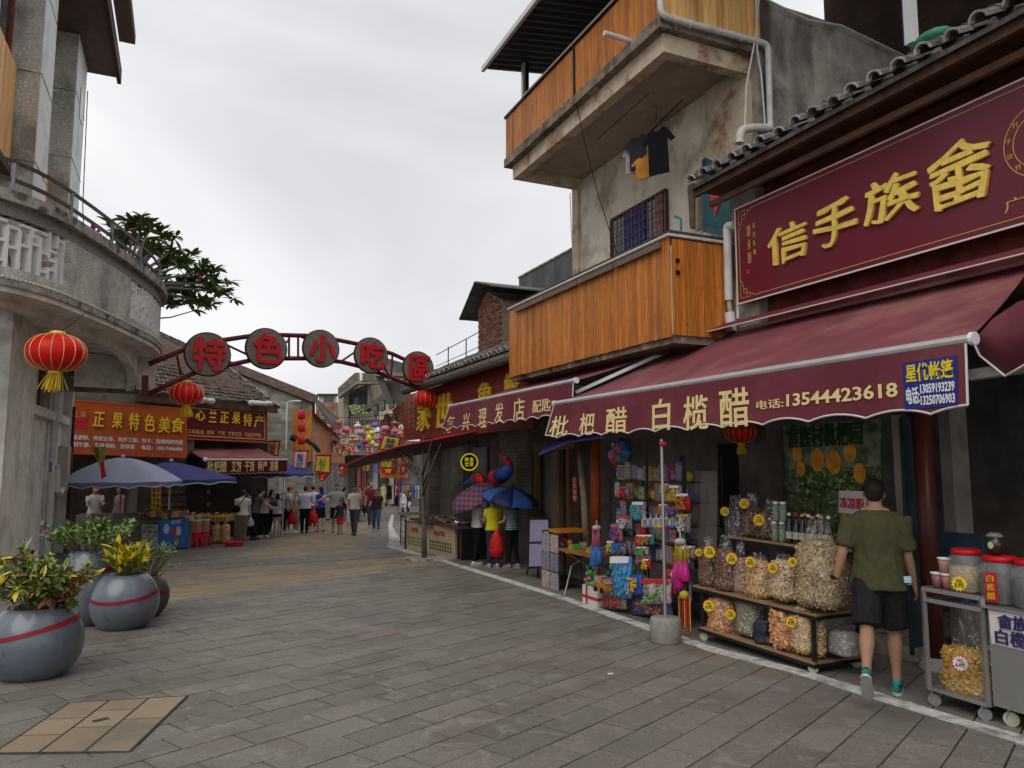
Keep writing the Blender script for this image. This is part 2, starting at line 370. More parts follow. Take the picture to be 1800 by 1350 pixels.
def skin(mb, name, m, parent, voxel, smooth=2, xf=None, fold=0.0):
    me = bpy.data.meshes.new(name); me.from_pydata(mb.v, [], mb.f)
    bm = bmesh.new(); bm.from_mesh(me); bmesh.ops.recalc_face_normals(bm, faces=bm.faces); bm.to_mesh(me); bm.free()
    o = bpy.data.objects.new(name, me); col.objects.link(o)
    r = o.modifiers.new('r', 'REMESH'); r.mode = 'VOXEL'; r.voxel_size = voxel; r.use_smooth_shade = True
    if smooth: s_ = o.modifiers.new('s', 'SMOOTH'); s_.iterations = smooth; s_.factor = 0.6
    me2 = bpy.data.meshes.new_from_object(o.evaluated_get(bpy.context.evaluated_depsgraph_get()))
    bpy.data.objects.remove(o); bpy.data.meshes.remove(me)
    if xf: me2.transform(xf)
    if fold:
        for v in me2.vertices:
            c = v.co; q = Vector((c.x * 9 + c.z * 4, c.y * 9, c.z * 6 - c.x * 5)); v.co = c + v.normal * fold * (1 - 2.2 * abs(mnoise.noise(q)) + .4 * mnoise.noise(q * 2.3))
    me2.materials.clear(); me2.materials.append(m); me2.name = name
    me2.polygons.foreach_set('use_smooth', [True] * len(me2.polygons))
    return mesh_obj(name, me2, parent)
# ---------------------------------------------------------------- palette
SP = 0.0
GRAN = mat('granite_grey', (0.182, 0.162, 0.140), rough=0.55, var=0.26, scale=60, bump=0.35, stain=(0.118, 0.098, 0.082), sc2=1.3, amt=0.7, isl=0.13, detail=6)
TAN = mat('granite_tan', (0.265, 0.203, 0.135), rough=0.66, var=0.14, scale=50, bump=0.2, stain=(0.14, 0.12, 0.10), sc2=1.6, amt=0.6, isl=0.10, detail=6)
FILLG = 0
overlay(GRAN, (.30, .275, .245), .4, 2.6, .585, .66, dist=2.5)
overlay(GRAN, (.095, .083, .071), .5, .55, .53, .70)
overlay(TAN, (.15, .125, .10), .5, .9, .5, .68)
JOINT = mat('joint_mortar', (0.060, 0.056, 0.050), rough=0.9, var=0.3, scale=12)
ASPH = mat('ground_far', (0.13, 0.125, 0.118), rough=0.85, var=0.2, scale=9, bump=0.2, stain=(0.09, 0.085, 0.08), sc2=0.7)
KERBW = mat('white_kerb_cement', (0.52, 0.51, 0.48), rough=0.8, var=0.22, scale=14, bump=0.3, stain=(0.16, 0.155, 0.15), sc2=5.0, amt=0.9)
PLAS = mat('old_plaster', (0.78, 0.72, 0.59), rough=0.85, var=0.10, scale=3, bump=0.35, stain=(0.32, 0.25, 0.17), sc2=1.3, amt=0.8, bscale=22)
PLASG = mat('grey_render', (0.36, 0.325, 0.28), rough=0.9, var=0.25, scale=2.5, bump=0.6, stain=(0.09, 0.075, 0.062), sc2=0.9, amt=0.85, bscale=16)
CONC = mat('weathered_concrete', (0.36, 0.335, 0.29), rough=0.9, var=0.25, scale=10, bump=0.4, stain=(0.06, 0.052, 0.045), sc2=2.2, amt=0.85)
SLABM = mat('slab_edge', (0.22, 0.175, 0.13), rough=0.9, var=0.3, scale=9, bump=0.5, stain=(0.04, 0.034, 0.03), sc2=1.9, amt=0.9)
PEEL = mat('peeling_paint', (0.58, 0.47, 0.35), rough=0.85, var=0.15, scale=5, bump=0.5, stain=(0.26, 0.12, 0.06), sc2=2.0, amt=1.0, stretch=(1, 1, 1))
SOFF = mat('soffit', (0.42, 0.33, 0.27), rough=0.85, var=0.1, scale=3, bump=0.1, stain=(0.2, 0.13, 0.10), sc2=1.0, amt=0.5)
STUC = mat('pebbledash', (0.60, 0.57, 0.51), rough=0.95, var=0.5, scale=48, bump=1.0, stain=(0.19, 0.175, 0.155), sc2=1.3, amt=0.7)
STUCW = mat('white_skylit_stucco', (0.78, 0.78, 0.76), rough=0.9, var=0.08, scale=20, bump=0.35, stain=(0.52, 0.52, 0.50), sc2=1.6, amt=0.6)  # white stucco; on the pilaster sides its lightness imitates sky light
WHITED = mat('dirty_white', (0.72, 0.69, 0.63), rough=0.85, var=0.12, scale=6, bump=0.2, stain=(0.36, 0.33, 0.28), sc2=2.2, amt=0.6)
WOODO = planks_mat('orange_planks', (0.34, 0.095, 0.016), (0.62, 0.235, 0.040), (0.10, 0.025, 0.006))
WOODL = planks_mat('light_planks', (0.62, 0.30, 0.08), (0.86, 0.52, 0.20), (0.20, 0.07, 0.02))
WOODR = planks_mat('red_planks', (0.16, 0.045, 0.02), (0.28, 0.09, 0.035), (0.05, 0.015, 0.01))
DKWOOD = mat('dark_wood', (0.085, 0.045, 0.028), rough=0.7, var=0.35, scale=5, bump=0.3, stretch=(1, 1, 0.15))
RUST = mat('dark_red_lacquer', (0.16, 0.035, 0.022), rough=0.65, var=0.35, scale=3.5, bump=0.1, stain=(0.05, 0.015, 0.012), sc2=2.0, amt=0.8)
ORPAINT = mat('orange_red_paint', (0.52, 0.10, 0.025), rough=0.6, var=0.2, scale=5, stain=(0.30, 0.16, 0.05), sc2=2.5, amt=0.6)
BRICKR = brick_mat('red_brick', (0.24, 0.10, 0.065), (0.33, 0.17, 0.11), (0.26, 0.22, 0.18))
BRICKG = brick_mat('grey_brick', (0.17, 0.165, 0.145), (0.24, 0.235, 0.20), (0.22, 0.21, 0.18), 0.3, 0.075)
TILED = mat('grey_clay_tile', (0.105, 0.088, 0.078), rough=0.9, var=0.4, scale=9, bump=0.5, stain=(0.22, 0.20, 0.18), sc2=3.0, amt=0.6, isl=0.3)
TILEW = mat('tile_lime_end', (0.40, 0.38, 0.36), rough=0.9, var=0.35, scale=14, bump=0.4, stain=(0.10, 0.08, 0.07), sc2=6, amt=0.9, isl=0.2)
PVC = mat('white_pvc', (0.62, 0.60, 0.56), rough=0.4, var=0.06, scale=8, stain=(0.40, 0.36, 0.30), sc2=3, amt=0.5)
STEEL = mat('stainless', (0.42, 0.41, 0.39), rough=0.42, metal=0.85, var=0.08, scale=4, stretch=(1, 1, 0.2))
ALU = mat('awning_alu', (0.55, 0.53, 0.51), rough=0.4, metal=0.5, var=0.08, scale=6)
BLKM = mat('black_metal', (0.012, 0.012, 0.013), rough=0.5, var=0.1)
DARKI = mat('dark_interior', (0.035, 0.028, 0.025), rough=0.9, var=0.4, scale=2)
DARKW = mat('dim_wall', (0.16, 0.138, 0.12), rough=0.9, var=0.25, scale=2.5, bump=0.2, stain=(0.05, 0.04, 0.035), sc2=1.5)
AWN = mat('maroon_canvas', (0.150, 0.026, 0.042), rough=0.6, var=0.14, scale=2.2, stain=(0.20, 0.055, 0.055), sc2=1.3, amt=0.6, bump=0.5, bscale=2.2, detail=6)
AWN2 = mat('faded_canvas', (0.190, 0.046, 0.058), rough=0.62, var=0.16, scale=1.8, stain=(0.27, 0.11, 0.10), sc2=0.9, amt=0.75, bump=0.5, bscale=1.8, detail=6, spec=.4)
SIGNM = mat('maroon_board', (0.140, 0.016, 0.030), rough=0.28, var=0.05, scale=2, coat=0.15)
SIGNO = mat('rust_orange_board', (0.40, 0.085, 0.02), rough=0.45, var=0.1, scale=2, stretch=(1, 1, 1))
SIGNR = mat('deep_red_board', (0.22, 0.022, 0.016), rough=0.4, var=0.08, scale=2)
SIGND = mat('dark_red_board', (0.115, 0.010, 0.012), rough=0.4, var=0.08, scale=2)
GOLD = mat('gold_leaf', (0.86, 0.60, 0.13), rough=0.34, metal=0.25, var=0.12, scale=12, bump=0.5)
GOLDP = mat('gold_print', (0.60, 0.33, 0.09), rough=0.5, var=0.05)
CREAM = mat('cream_print', (0.74, 0.58, 0.27), rough=0.65, var=0.05, isl=0.04)
YEL = mat('yellow_letter', (0.80, 0.52, 0.035), rough=0.45, var=0.08)
YELB = mat('bright_yellow', (0.72, 0.55, 0.03), rough=0.5, var=0.05)
WHT = mat('white_paint', (0.72, 0.72, 0.72), rough=0.5, var=0.04)
WHTF = mat('white_piping', (0.62, 0.58, 0.56), rough=0.7, var=0.05)
RED = mat('red_silk', (0.60, 0.008, 0.008), rough=0.38, var=0.08, scale=3)
REDP = mat('red_paint', (0.50, 0.02, 0.03), rough=0.5, var=0.12, scale=8)
REDD = mat('arch_red_steel', (0.12, 0.016, 0.02), rough=0.5, var=0.2, scale=6)
TASS = mat('gold_tassel', (0.80, 0.58, 0.03), rough=0.6, var=0.15, scale=40, isl=0.2)
BLUEP = mat('blue_print', (0.02, 0.028, 0.20), rough=0.4, var=0.05)
BLK = mat('black_ink', (0.010, 0.010, 0.012), rough=0.8, var=0.05, spec=.08)
NAVY = mat('navy_print', (0.03, 0.035, 0.12), rough=0.6, var=0.05)
REDI = mat('red_ink', (0.50, 0.02, 0.04), rough=0.6, var=0.05)
PAPER = mat('paper', (0.66, 0.58, 0.56), rough=0.75, var=0.04)
STRAW = mat('coir_disc', (0.20, 0.175, 0.14), rough=0.95, var=0.45, scale=28, bump=1.0, stretch=(1, 1, 2.2))
GLASSD = mat('dark_glass', (0.03, 0.04, 0.045), rough=0.12, var=0.2, spec=0.7)
overlay(STUC, (.22, .20, .175), .5, 1.7, .50, .66, (1, 1, .3)); overlay(CONC, (.04, .036, .03), .8, 5, .52, .62); overlay(WHITED, (.40, .365, .32), .4, 2.2, .52, .68, (1, 1, .25)); overlay(PLASG, (.08, .065, .052), .75, 1.6, .50, .62, (1, 1, .35)); overlay(PLAS, (.36, .29, .21), .5, 1.3, .53, .66, (1, 1, .4)); overlay(SLABM, (.5, .45, .38), .6, 4, .58, .66); overlay(AWN, (.09, .02, .025), .45, 1.6, .5, .7, (1, 1, .3)); overlay(AWN2, (.12, .04, .04), .5, 2.4, .52, .7)
# unit meshes shared by repeated pieces
def unit_box(name, m, bev=0.0):
    bm = bmesh.new(); bmesh.ops.create_cube(bm, size=1.0)
    if bev: bmesh.ops.bevel(bm, geom=[e for e in bm.edges], offset=bev, segments=1, affect='EDGES')
    me = bpy.data.meshes.new(name); bm.to_mesh(me); bm.free(); me.materials.append(m); return me
def piece(name, me, parent, c, x, y, z, **tg):
    """a shared unit box placed with edge vectors x, y, z about centre c"""
    o = bpy.data.objects.new(name, me); link(o); o.parent = parent
    x, y, z = Vector(x), Vector(y), Vector(z); sz = (x.length, y.length, z.length)
    m = Matrix((x / sz[0], y / sz[1], z / sz[2])).transposed()
    if m.determinant() < 0: m = Matrix((-x / sz[0], y / sz[1], z / sz[2])).transposed()
    o.matrix_local = Matrix.Translation(Vector(c) - ORG.get(parent, Vector())) @ m.to_4x4() @ Matrix.Diagonal((*sz, 1))
    return o
def plank_wall(parent, me, a, b, z0, z1, w, nrm, t=0.02, gap=0.006, name='plank', z0b=None, z1b=None):
    """upright planks side by side from a to b (points at floor plan), optional sloping top and bottom"""
    a, b = Vector(a), Vector(b); a.z = b.z = 0; L = (b - a).length; n = max(1, round(L / w)); d = (b - a) / n
    z0b = z0 if z0b is None else z0b; z1b = z1 if z1b is None else z1b
    for i in range(n):
        k = (i + .5) / n; zl = z0 + (z0b - z0) * k + rnd.uniform(-.004, .004); zh = z1 + (z1b - z1) * k + rnd.uniform(-.004, .004)
        c = a + d * (i + .5) + Vector(nrm) * rnd.uniform(0, 0.006); c.z = (zl + zh) / 2
        piece(name, me, parent, c, d * (1 - gap / d.length), Vector(nrm) * t, UP * (zh - zl))
# ---------------------------------------------------------------- ground
gr = MB(); xs = [-90, -14, -7, 0, 7, 14, 90]; ys = [-6, 3, 8, 14, 22, 40, 140]
gr.sheet([[Vector((x, y, gz(x, y) - 0.022)) for x in xs] for y in ys]).build('ground', JOINT, kind='structure')
gf = MB(); ys = [33, 60, 90, 140]
gf.sheet([[Vector((x, y, gz(x, y) - 0.004)) for x in (-90, -20, 0, 90)] for y in ys]).build('street_surface', ASPH, kind='structure')
pv = thing('pavement', (0, 8, gz(0, 8)), None, None); pv['kind'] = 'structure'
TA = R(50); TX = Vector((math.cos(TA), math.sin(TA), 0)); TY = Vector((-math.sin(TA), math.cos(TA), 0))
tx = Vector((TX.x, TX.y, -SLOPE * TX.y)).normalized(); ty = Vector((TY.x, TY.y, -SLOPE * TY.y)).normalized(); tz = tx.cross(ty)
GRB = mat('granite_brown', (0.195, 0.160, 0.132), rough=0.62, var=0.25, scale=60, bump=0.25, isl=0.12)
TG, TT, TB = unit_box('stone_grey', GRAN, 0.012), unit_box('stone_tan', TAN, 0.012), unit_box('stone_brown', GRB, 0.012)
def gpt(px, py): p = G(px, py); return (p.x, p.y)
def inside(p, poly):
    x, y = p; c = False; n = len(poly)
    for i in range(n):
        x1, y1 = poly[i]; x2, y2 = poly[(i + 1) % n]
        if (y1 > y) != (y2 > y) and x < (x2 - x1) * (y - y1) / (y2 - y1) + x1: c = not c
    return c
tan_zone = [gpt(*q) for q in ((60, 1085), (330, 1050), (517, 1027), (750, 993), (805, 991), (740, 980), (717, 978), (480, 990), (300, 1002), (60, 1020))]
band_zone = [gpt(*q) for q in ((60, 1020), (300, 1002), (480, 990), (717, 978), (700, 968), (480, 981), (300, 993), (60, 1009))]
tan_far = [gpt(*q) for q in ((405, 985), (640, 970), (668, 915), (690, 885), (600, 885), (560, 925), (490, 948))]
cov = [Vector(G(*q)) for q in ((122, 1237), (329, 1225), (228, 1323), (-12, 1326))]
covp = [(p.x, p.y) for p in cov]
tiles = []
W_, L_ = 0.29, 0.60
for j in range(-70, 130):
    off = (j * 0.5) % 1 * L_ + rnd.uniform(-.11, .11)
    for i in range(-60, 70):
        c = TX * (i * L_ + off) + TY * (j * W_); u = c.dot(NX)
        if not (2.2 < c.y < 33.5) or c.x < -14 or u > 9.5: continue
        px = 900 + FPX * c.x / (c.y + .2)
        if px < -260 or px > 2050: continue
        cc = sum((Vector(q) for q in cov), Vector()) / 4
        tiles.append((c.length if u < 5.5 else c.length + 30, c, inside((c.x, c.y), tan_zone) or inside((c.x, c.y), tan_far)))
tiles.sort(key=lambda t: t[0])
small = [MB(), MB()]
for k, (d, c, tn) in enumerate(tiles):
    c = Vector((c.x, c.y, gz(c.x, c.y) - 0.02 + rnd.uniform(-.0022, .0022)))
    x = tx * (L_ - 0.011 - rnd.random() * 0.004); y = ty * (W_ - 0.010 - rnd.random() * 0.004); z = tz * 0.04
    if k < 296: piece('paving_stone', TT if tn else TB if rnd.random() < .035 else TG, pv, c, x, y, z)
    else: small[tn].para(c - x / 2 - y / 2 - z / 2, x, y, z)
bm_ = MB(); q0 = Vector((*band_zone[0], 0)); q1 = Vector((*band_zone[3], 0)); 
for r_ in range(2):
    for i in range(160):
        k = (i + .5) / 160; a = Vector((*band_zone[0], 0)).lerp(Vector((*band_zone[3], 0)), k); b = Vector((*band_zone[7], 0)).lerp(Vector((*band_zone[4], 0)), k)
        c = a.lerp(b, (r_ + .5) / 2); dx = (q1 - q0) / 160 * .92; dy = (b - a) / 2 * .95
        dx.z = -SLOPE * dx.y; dy.z = -SLOPE * dy.y; c.z = gz(c.x, c.y) - 0.022
        bm_.para(c - dx / 2 - dy / 2, dx, dy, UP * 0.029)
small[0].build('small_paving', GRAN, pv, kind='stuff'); small[1].build('tan_paving', TAN, pv, kind='stuff'); bm_.build('cobble_band', GRAN, pv, kind='stuff')
# kerb strip
kp = [G(*q) for q in ((690, 905), (686, 925), (694, 948), (697, 962), (722, 971), (760, 980), (828, 1001), (989, 1051), (1133, 1101), (1250, 1141), (1400, 1180), (1610, 1245), (1800, 1302), (1990, 1362))]
kp = [p for p in kp]
def offset_path(pts, w):
    L_, R_ = [], []; w0 = w
    for i, p in enumerate(pts):
        if w0 == .085: w = .085 + .16 * max(0, 1 - abs(i - 17) / 10)
        d = (pts[min(i + 1, len(pts) - 1)] - pts[max(i - 1, 0)]); d.z = 0; d.normalize(); n = Vector((-d.y, d.x, 0))
        L_.append(p + n * w); R_.append(p - n * w)
    return L_, R_
def dens(pts, n):
    out = []
    for a, b in zip(pts, pts[1:]):
        for i in range(n): out.append(a.lerp(b, i / n))
    return out + [pts[-1]]
kd = dens(kp, 6); l_, r_ = offset_path(kd, 0.085)
for q in l_ + r_: q.z = gz(q.x, q.y) + 0.006
for q in l_: q.x += rnd.uniform(-.012, .012)
for q in r_: q.x += rnd.uniform(-.012, .012)
MB().slab([l_, r_], (0, 0, -0.02)).build('kerb_strip', KERBW, kind='structure')
# inspection cover bottom left: tan slabs in a steel frame
cv = thing('inspection_cover', cov[0], 'rectangular pavement cover of worn tan slabs in the grey paving', 'manhole cover')
MB().prism([q - UP * .01 for q in cov], (0, 0, .0155)).build('bedding', JOINT, cv)
bb = MB()
for a, b in zip(cov, cov[1:] + cov[:1]): bb.bar(a + UP * .005, b + UP * .005, 0.013, 0.010)
bb.build('frame', JOINT, cv)
cf = lambda u, v: (cov[3] * (1 - u) + cov[2] * u) * (1 - v) + (cov[0] * (1 - u) + cov[1] * u) * v
for i in range(3):
    cuts = [(0, .30, .62, 1), (0, .42, .76, 1), (0, .55, 1)][i]
    for a, b in zip(cuts, cuts[1:]):
        u0, u1 = i / 3 + .012, (i + 1) / 3 - .012; a += .008; b -= .008
        MB().prism([cf(u0, a) - UP * .02, cf(u1, a) - UP * .02, cf(u1, b) - UP * .02, cf(u0, b) - UP * .02], (0, 0, 0.029)).build('slab', TAN, cv)
p = G(177, 1268); MB().para(p - tx * .05 - ty * .025 + UP * .009, tx * .10, ty * .05, UP * .005).build('lifting_plate', JOINT, cv)
c2 = [G(*q) for q in ((560, 1006), (640, 996), (672, 999), (590, 1010))]
b2_ = MB()
for a, b in zip(c2, c2[1:] + c2[:1]): b2_.bar(a + UP * .001, b + UP * .001, 0.03, 0.01)
cv2 = thing('drain_cover', c2[0], 'small drain cover outlined in the tan paving band', 'manhole cover')
b2_.build('frame', CONC, cv2)
MB().prism([q - UP * .012 for q in c2], (0, 0, 0.018)).build('slab', TAN, cv2)
lt = MB(); p = G(1068, 1186); lt.para(p + UP * .002, (.05, .01, 0), (.005, .03, 0), UP * .004); solo(lt, 'litter', WHT, 'scrap of white paper lying alone on the grey paving', 'litter')
lf_ = MB()
for k in range(90):
    x, y = rnd.uniform(-5, 4), rnd.uniform(4.6, 13); p = Vector((x, y, gz(x, y) + .004)); a = rnd.uniform(0, 6.28); d = Vector((math.cos(a), math.sin(a), 0)) * rnd.uniform(.006, .02); e = Vector((-d.y, d.x, 0)) * .5
    if p.dot(NX) < 4.9: lf_.add([p - d, p + e, p + d, p - e], [(0, 1, 2, 3)])
lf_.build('leaf_litter', mat('litter_brown', (.22, .17, .08), var=.6, scale=3, isl=.6), kind='stuff')
# ================================================================ right side: shop with the big maroon board
PLO, PLL, PLR = unit_box('plank_orange', WOODO, 0.02), unit_box('plank_light', WOODL, 0.02), unit_box('plank_red', WOODR, 0.02)
A_ = thing('snack_shop', P(6.9, 4, None), 'low tiled shop behind the big maroon gold-lettered board on the right', 'building')
MB().ubox(6.9, 7.1, -1.5, 7.75, 3.25, 5.62).build('upper_wall', RUST, A_)
for s0, s1 in ((7.42, 7.75), (2.1, 2.3), (4.9, 5.02)):
    MB().ubox(6.9, 7.15, s0, s1, -0.4, 3.25).build('pier', DARKW, A_)
MB().ubox(6.75, 7.0, 7.3, 7.78, 3.0, 5.5).build('corner_pier', PLASG, A_)
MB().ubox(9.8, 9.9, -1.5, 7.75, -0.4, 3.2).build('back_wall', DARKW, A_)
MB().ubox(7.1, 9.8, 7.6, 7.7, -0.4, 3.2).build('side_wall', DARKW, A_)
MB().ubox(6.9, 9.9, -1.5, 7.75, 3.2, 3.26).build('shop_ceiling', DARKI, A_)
MB().ubox(6.45, 7.2, 3.7, 6.6, -0.6, -0.08).build('door_step', CONC, A_)
m_ = MB()
m_.ubox(6.18, 6.24, -1.5, 7.85, 5.24, 5.35); m_.build('fascia_board', DKWOOD, A_)
MB().ubox(6.24, 6.9, -1.5, 7.8, 5.30, 5.34).build('eave_soffit', DKWOOD, A_)
MB().ubox(6.40, 6.46, -1.5, 7.8, 5.12, 5.19).build('lower_fascia', mat('brown_board', (0.16, 0.085, 0.05), var=0.3, scale=4, bump=0.2), A_)
# roof: pan sheet and rows of half-round tiles
rs = MB(); rs.slab([[P(6.12, -1.5, 5.37), P(6.12, 7.9, 5.37)], [P(10.5, -1.5, 7.4), P(10.5, 7.9, 7.4)]], (0, 0, -0.05)); rs.build('roof_bed', TILED, A_)
def half_tile_mesh(name, m, r=0.085, L=0.26, lime=False):
    mb = MB(); n = 7; r2 = r * 0.8
    for side, rr in ((0, r), (1, r2)): pass
    vs, fs = [], []
    for x, q in ((0, r), (L, r * 0.86)):
        for k in range(n):
            a = math.pi * k / (n - 1); vs.append(Vector((x, q * math.cos(a), q * math.sin(a))))
        for k in range(n):
            a = math.pi * k / (n - 1); vs.append(Vector((x, q * .78 * math.cos(a), q * .78 * math.sin(a))))
    for k in range(n - 1):
        fs += [(k, k + 1, 2 * n + k + 1, 2 * n + k), (n + k + 1, n + k, 3 * n + k, 3 * n + k + 1), (k, n + k, n + k + 1, k + 1), (2 * n + k, 2 * n + k + 1, 3 * n + k + 1, 3 * n + k)]
    mb.add(vs, fs); me = bpy.data.meshes.new(name); me.from_pydata(mb.v, [], mb.f)
    bm = bmesh.new(); bm.from_mesh(me); bmesh.ops.recalc_face_normals(bm, faces=bm.faces); bm.to_mesh(me); bm.free(); me.materials.append(m); return me
HT = half_tile_mesh('tile_half', TILED); HL = half_tile_mesh('tile_lime', TILEW, 0.088, 0.05)
SL = math.atan2(2.03, 4.38)
def put_mesh(name, me, parent, p, x, z, sc=1.0):
    o = bpy.data.objects.new(name, me); link(o); o.parent = parent
    x = Vector(x).normalized(); z = Vector(z); z = (z - x * z.dot(x)).normalized(); y = z.cross(x)
    o.matrix_local = Matrix.Translation(Vector(p) - ORG.get(parent, Vector())) @ Matrix((x, y, z)).transposed().to_4x4() @ Matrix.Scale(sc, 4); return o
def tile_rows(parent, u0, z0, s0, s1, step, slope, n_obj, length, far=False, name='roof_tile'):
    stuff = MB(); s = s0; i = 0; up = (NX * math.cos(slope) + UP * math.sin(slope)); nn = (UP * math.cos(slope) - NX * math.sin(slope))
    while s < s1:
        base = P(u0, s, z0 + rnd.uniform(-.008, .008)) + NX * rnd.uniform(-.03, .02)
        k = 0
        while k * 0.2 < length:
            p = base + up * (k * 0.2) + nn * (0.012 * (k % 2))
            if k < n_obj:
                put_mesh(name, HT, parent, p, up + DX * rnd.uniform(-.04, .04), nn)
                if k == 0: put_mesh('tile_end', HL, parent, p - up * 0.02 + nn * 0.004, up, nn)
            else:
                stuff.tube([p, p + up * 0.21], [0.086, 0.076], 8)
            k += 1
        s += step; i += 1
    if stuff.v: stuff.build('tile_rows', TILED, parent, kind='stuff')
tile_rows(A_, 6.08, 5.42, 0.4, 7.85, 0.262, SL, 2, 4.2)
# the big board
sg = thing('shop_signboard', onU(1291, 535, 6.6), 'big maroon board with four gold carved characters above the near awning', 'sign')
f1 = quadmap(P(6.6, 7.52, 5.02), P(6.6, 2.3, 5.02), P(6.6, 2.3, 3.74), P(6.6, 7.52, 3.74))
bd = board(f1, 0.06); bd.build('board', SIGNM, sg)
ed = MB(); strip(ed, f1, [(0, 0), (1, 0), (1, 1), (0, 1), (0, 0)], 0.018, 0.002, 0.012); ed.build('edge_trim', WHTF, sg)
def uvp(f, px, py, u_):     # board coordinates under a picture point
    p = onU(px, py, u_); a, b = f(0, 0), f(1, 0); x = (p - a).dot((b - a).normalized()) / f.w; y = (p.z - a.z) / f.h; return x, y
ln = MB()
x0, y0, x1, y1 = 0.012, 0.05, 0.99, 0.95
g_ = lambda a, b: (a * 0.02, b * 0.085)
c_ = [(x0, y0 + .17), (x0, y1 - .17)]
strip(ln, f1, c_, 0.008)
strip(ln, f1, [(x0 + .045, y0), (x1, y0)], 0.008); strip(ln, f1, [(x0 + .045, y1), (x1, y1)], 0.008)
def fret(mb, f, cx, cy, sx, sy, w=0.006):
    k = [(0, 3), (0, 0), (3, 0), (3, 1), (1, 1), (1, 3), (0, 3)]
    k2 = [(1, 2), (2, 2), (2, 0)]; k3 = [(3, 0.5), (4, .5), (4, 0)]; k4 = [(.5, 3), (.5, 4), (0, 4)]
    for q in (k, k2, k3, k4): strip(mb, f, [(cx + a * sx, cy + b * sy) for a, b in q], w)
for cx, cy, sx, sy in ((x0, y0, .011, .043), (x0, y1, .011, -.043)): fret(ln, f1, cx, cy, sx, sy)
ln.build('gold_border', GOLDP, sg)
for ch, (ax, ay), (bx, by) in (('信', (1356, 468), (1418, 380)), ('手', (1437, 438), (1503, 342)), ('族', (1526, 395), (1612, 296)), ('畲', (1637, 370), (1742, 246))):
    a = uvp(f1, ax, (ay + 2), 6.6); b = uvp(f1, bx, by + 2, 6.6)
    cxm = ((ax + bx) / 2, (ay + by) / 2); c0 = uvp(f1, *cxm, 6.6); hw = abs(b[0] - a[0]) / 2; hh = (by - ay) / 2
    vt = uvp(f1, cxm[0], by + (14 if ch != '畲' else 6), 6.6)[1]; vb = uvp(f1, cxm[0], ay - 10, 6.6)[1]
    WOB[0] = .10; text(MB(), f1, ch, c0[0] - hw, vb, c0[0] + hw, vt, fat=0.002, depth=0.03, h=0.002, shear=0.04).build('carved_character', GOLD, sg)
WOB[0] = 0
t = MB()
for i, ch in enumerate('畲村风物'): text(t, f1, ch, 0.062, .72 - i * .09, 0.070, .78 - i * .09)
for i, ch in enumerate('雷永题'): text(t, f1, ch, 0.042, .66 - i * .14, 0.054, .77 - i * .14)
t.build('small_gold_script', GOLDP, sg)
MB().para(f1(.034, .28, .002), f1(.043, .28, .002) - f1(.034, .28, .002), UP * .06, f1.n * .002).build('red_seal', REDI, sg)
cx, cy = uvp(f1, 1834, 240, 6.6); rg = MB()
for rr in (0.33, 0.25):
    strip(rg, f1, [(cx + rr / f1.w * math.cos(a), cy + rr / f1.h * math.sin(a)) for a in [2 * math.pi * k / 48 for k in range(49)]], 0.008)
for k, ch in enumerate('正果镇畲族村手信特产店铺福'):
    a = 2 * math.pi * k / 13; text(rg, f1, ch, cx + .29 * math.cos(a) / f1.w - .005, cy + .29 * math.sin(a) / f1.h - .02, cx + .29 * math.cos(a) / f1.w + .005, cy + .29 * math.sin(a) / f1.h + .02)
text(rg, f1, '畲', cx - .12 / f1.w, cy - .12 / f1.h, cx + .12 / f1.w, cy + .12 / f1.h)
rg.build('round_emblem', GOLDP, sg)
a = uvp(f1, 1765, 366, 6.6); text(MB(), f1, '广州市增城', a[0], a[1] - .045, a[0] + .19, a[1] + .055, em=True).build('small_lettering', GOLDP, sg)
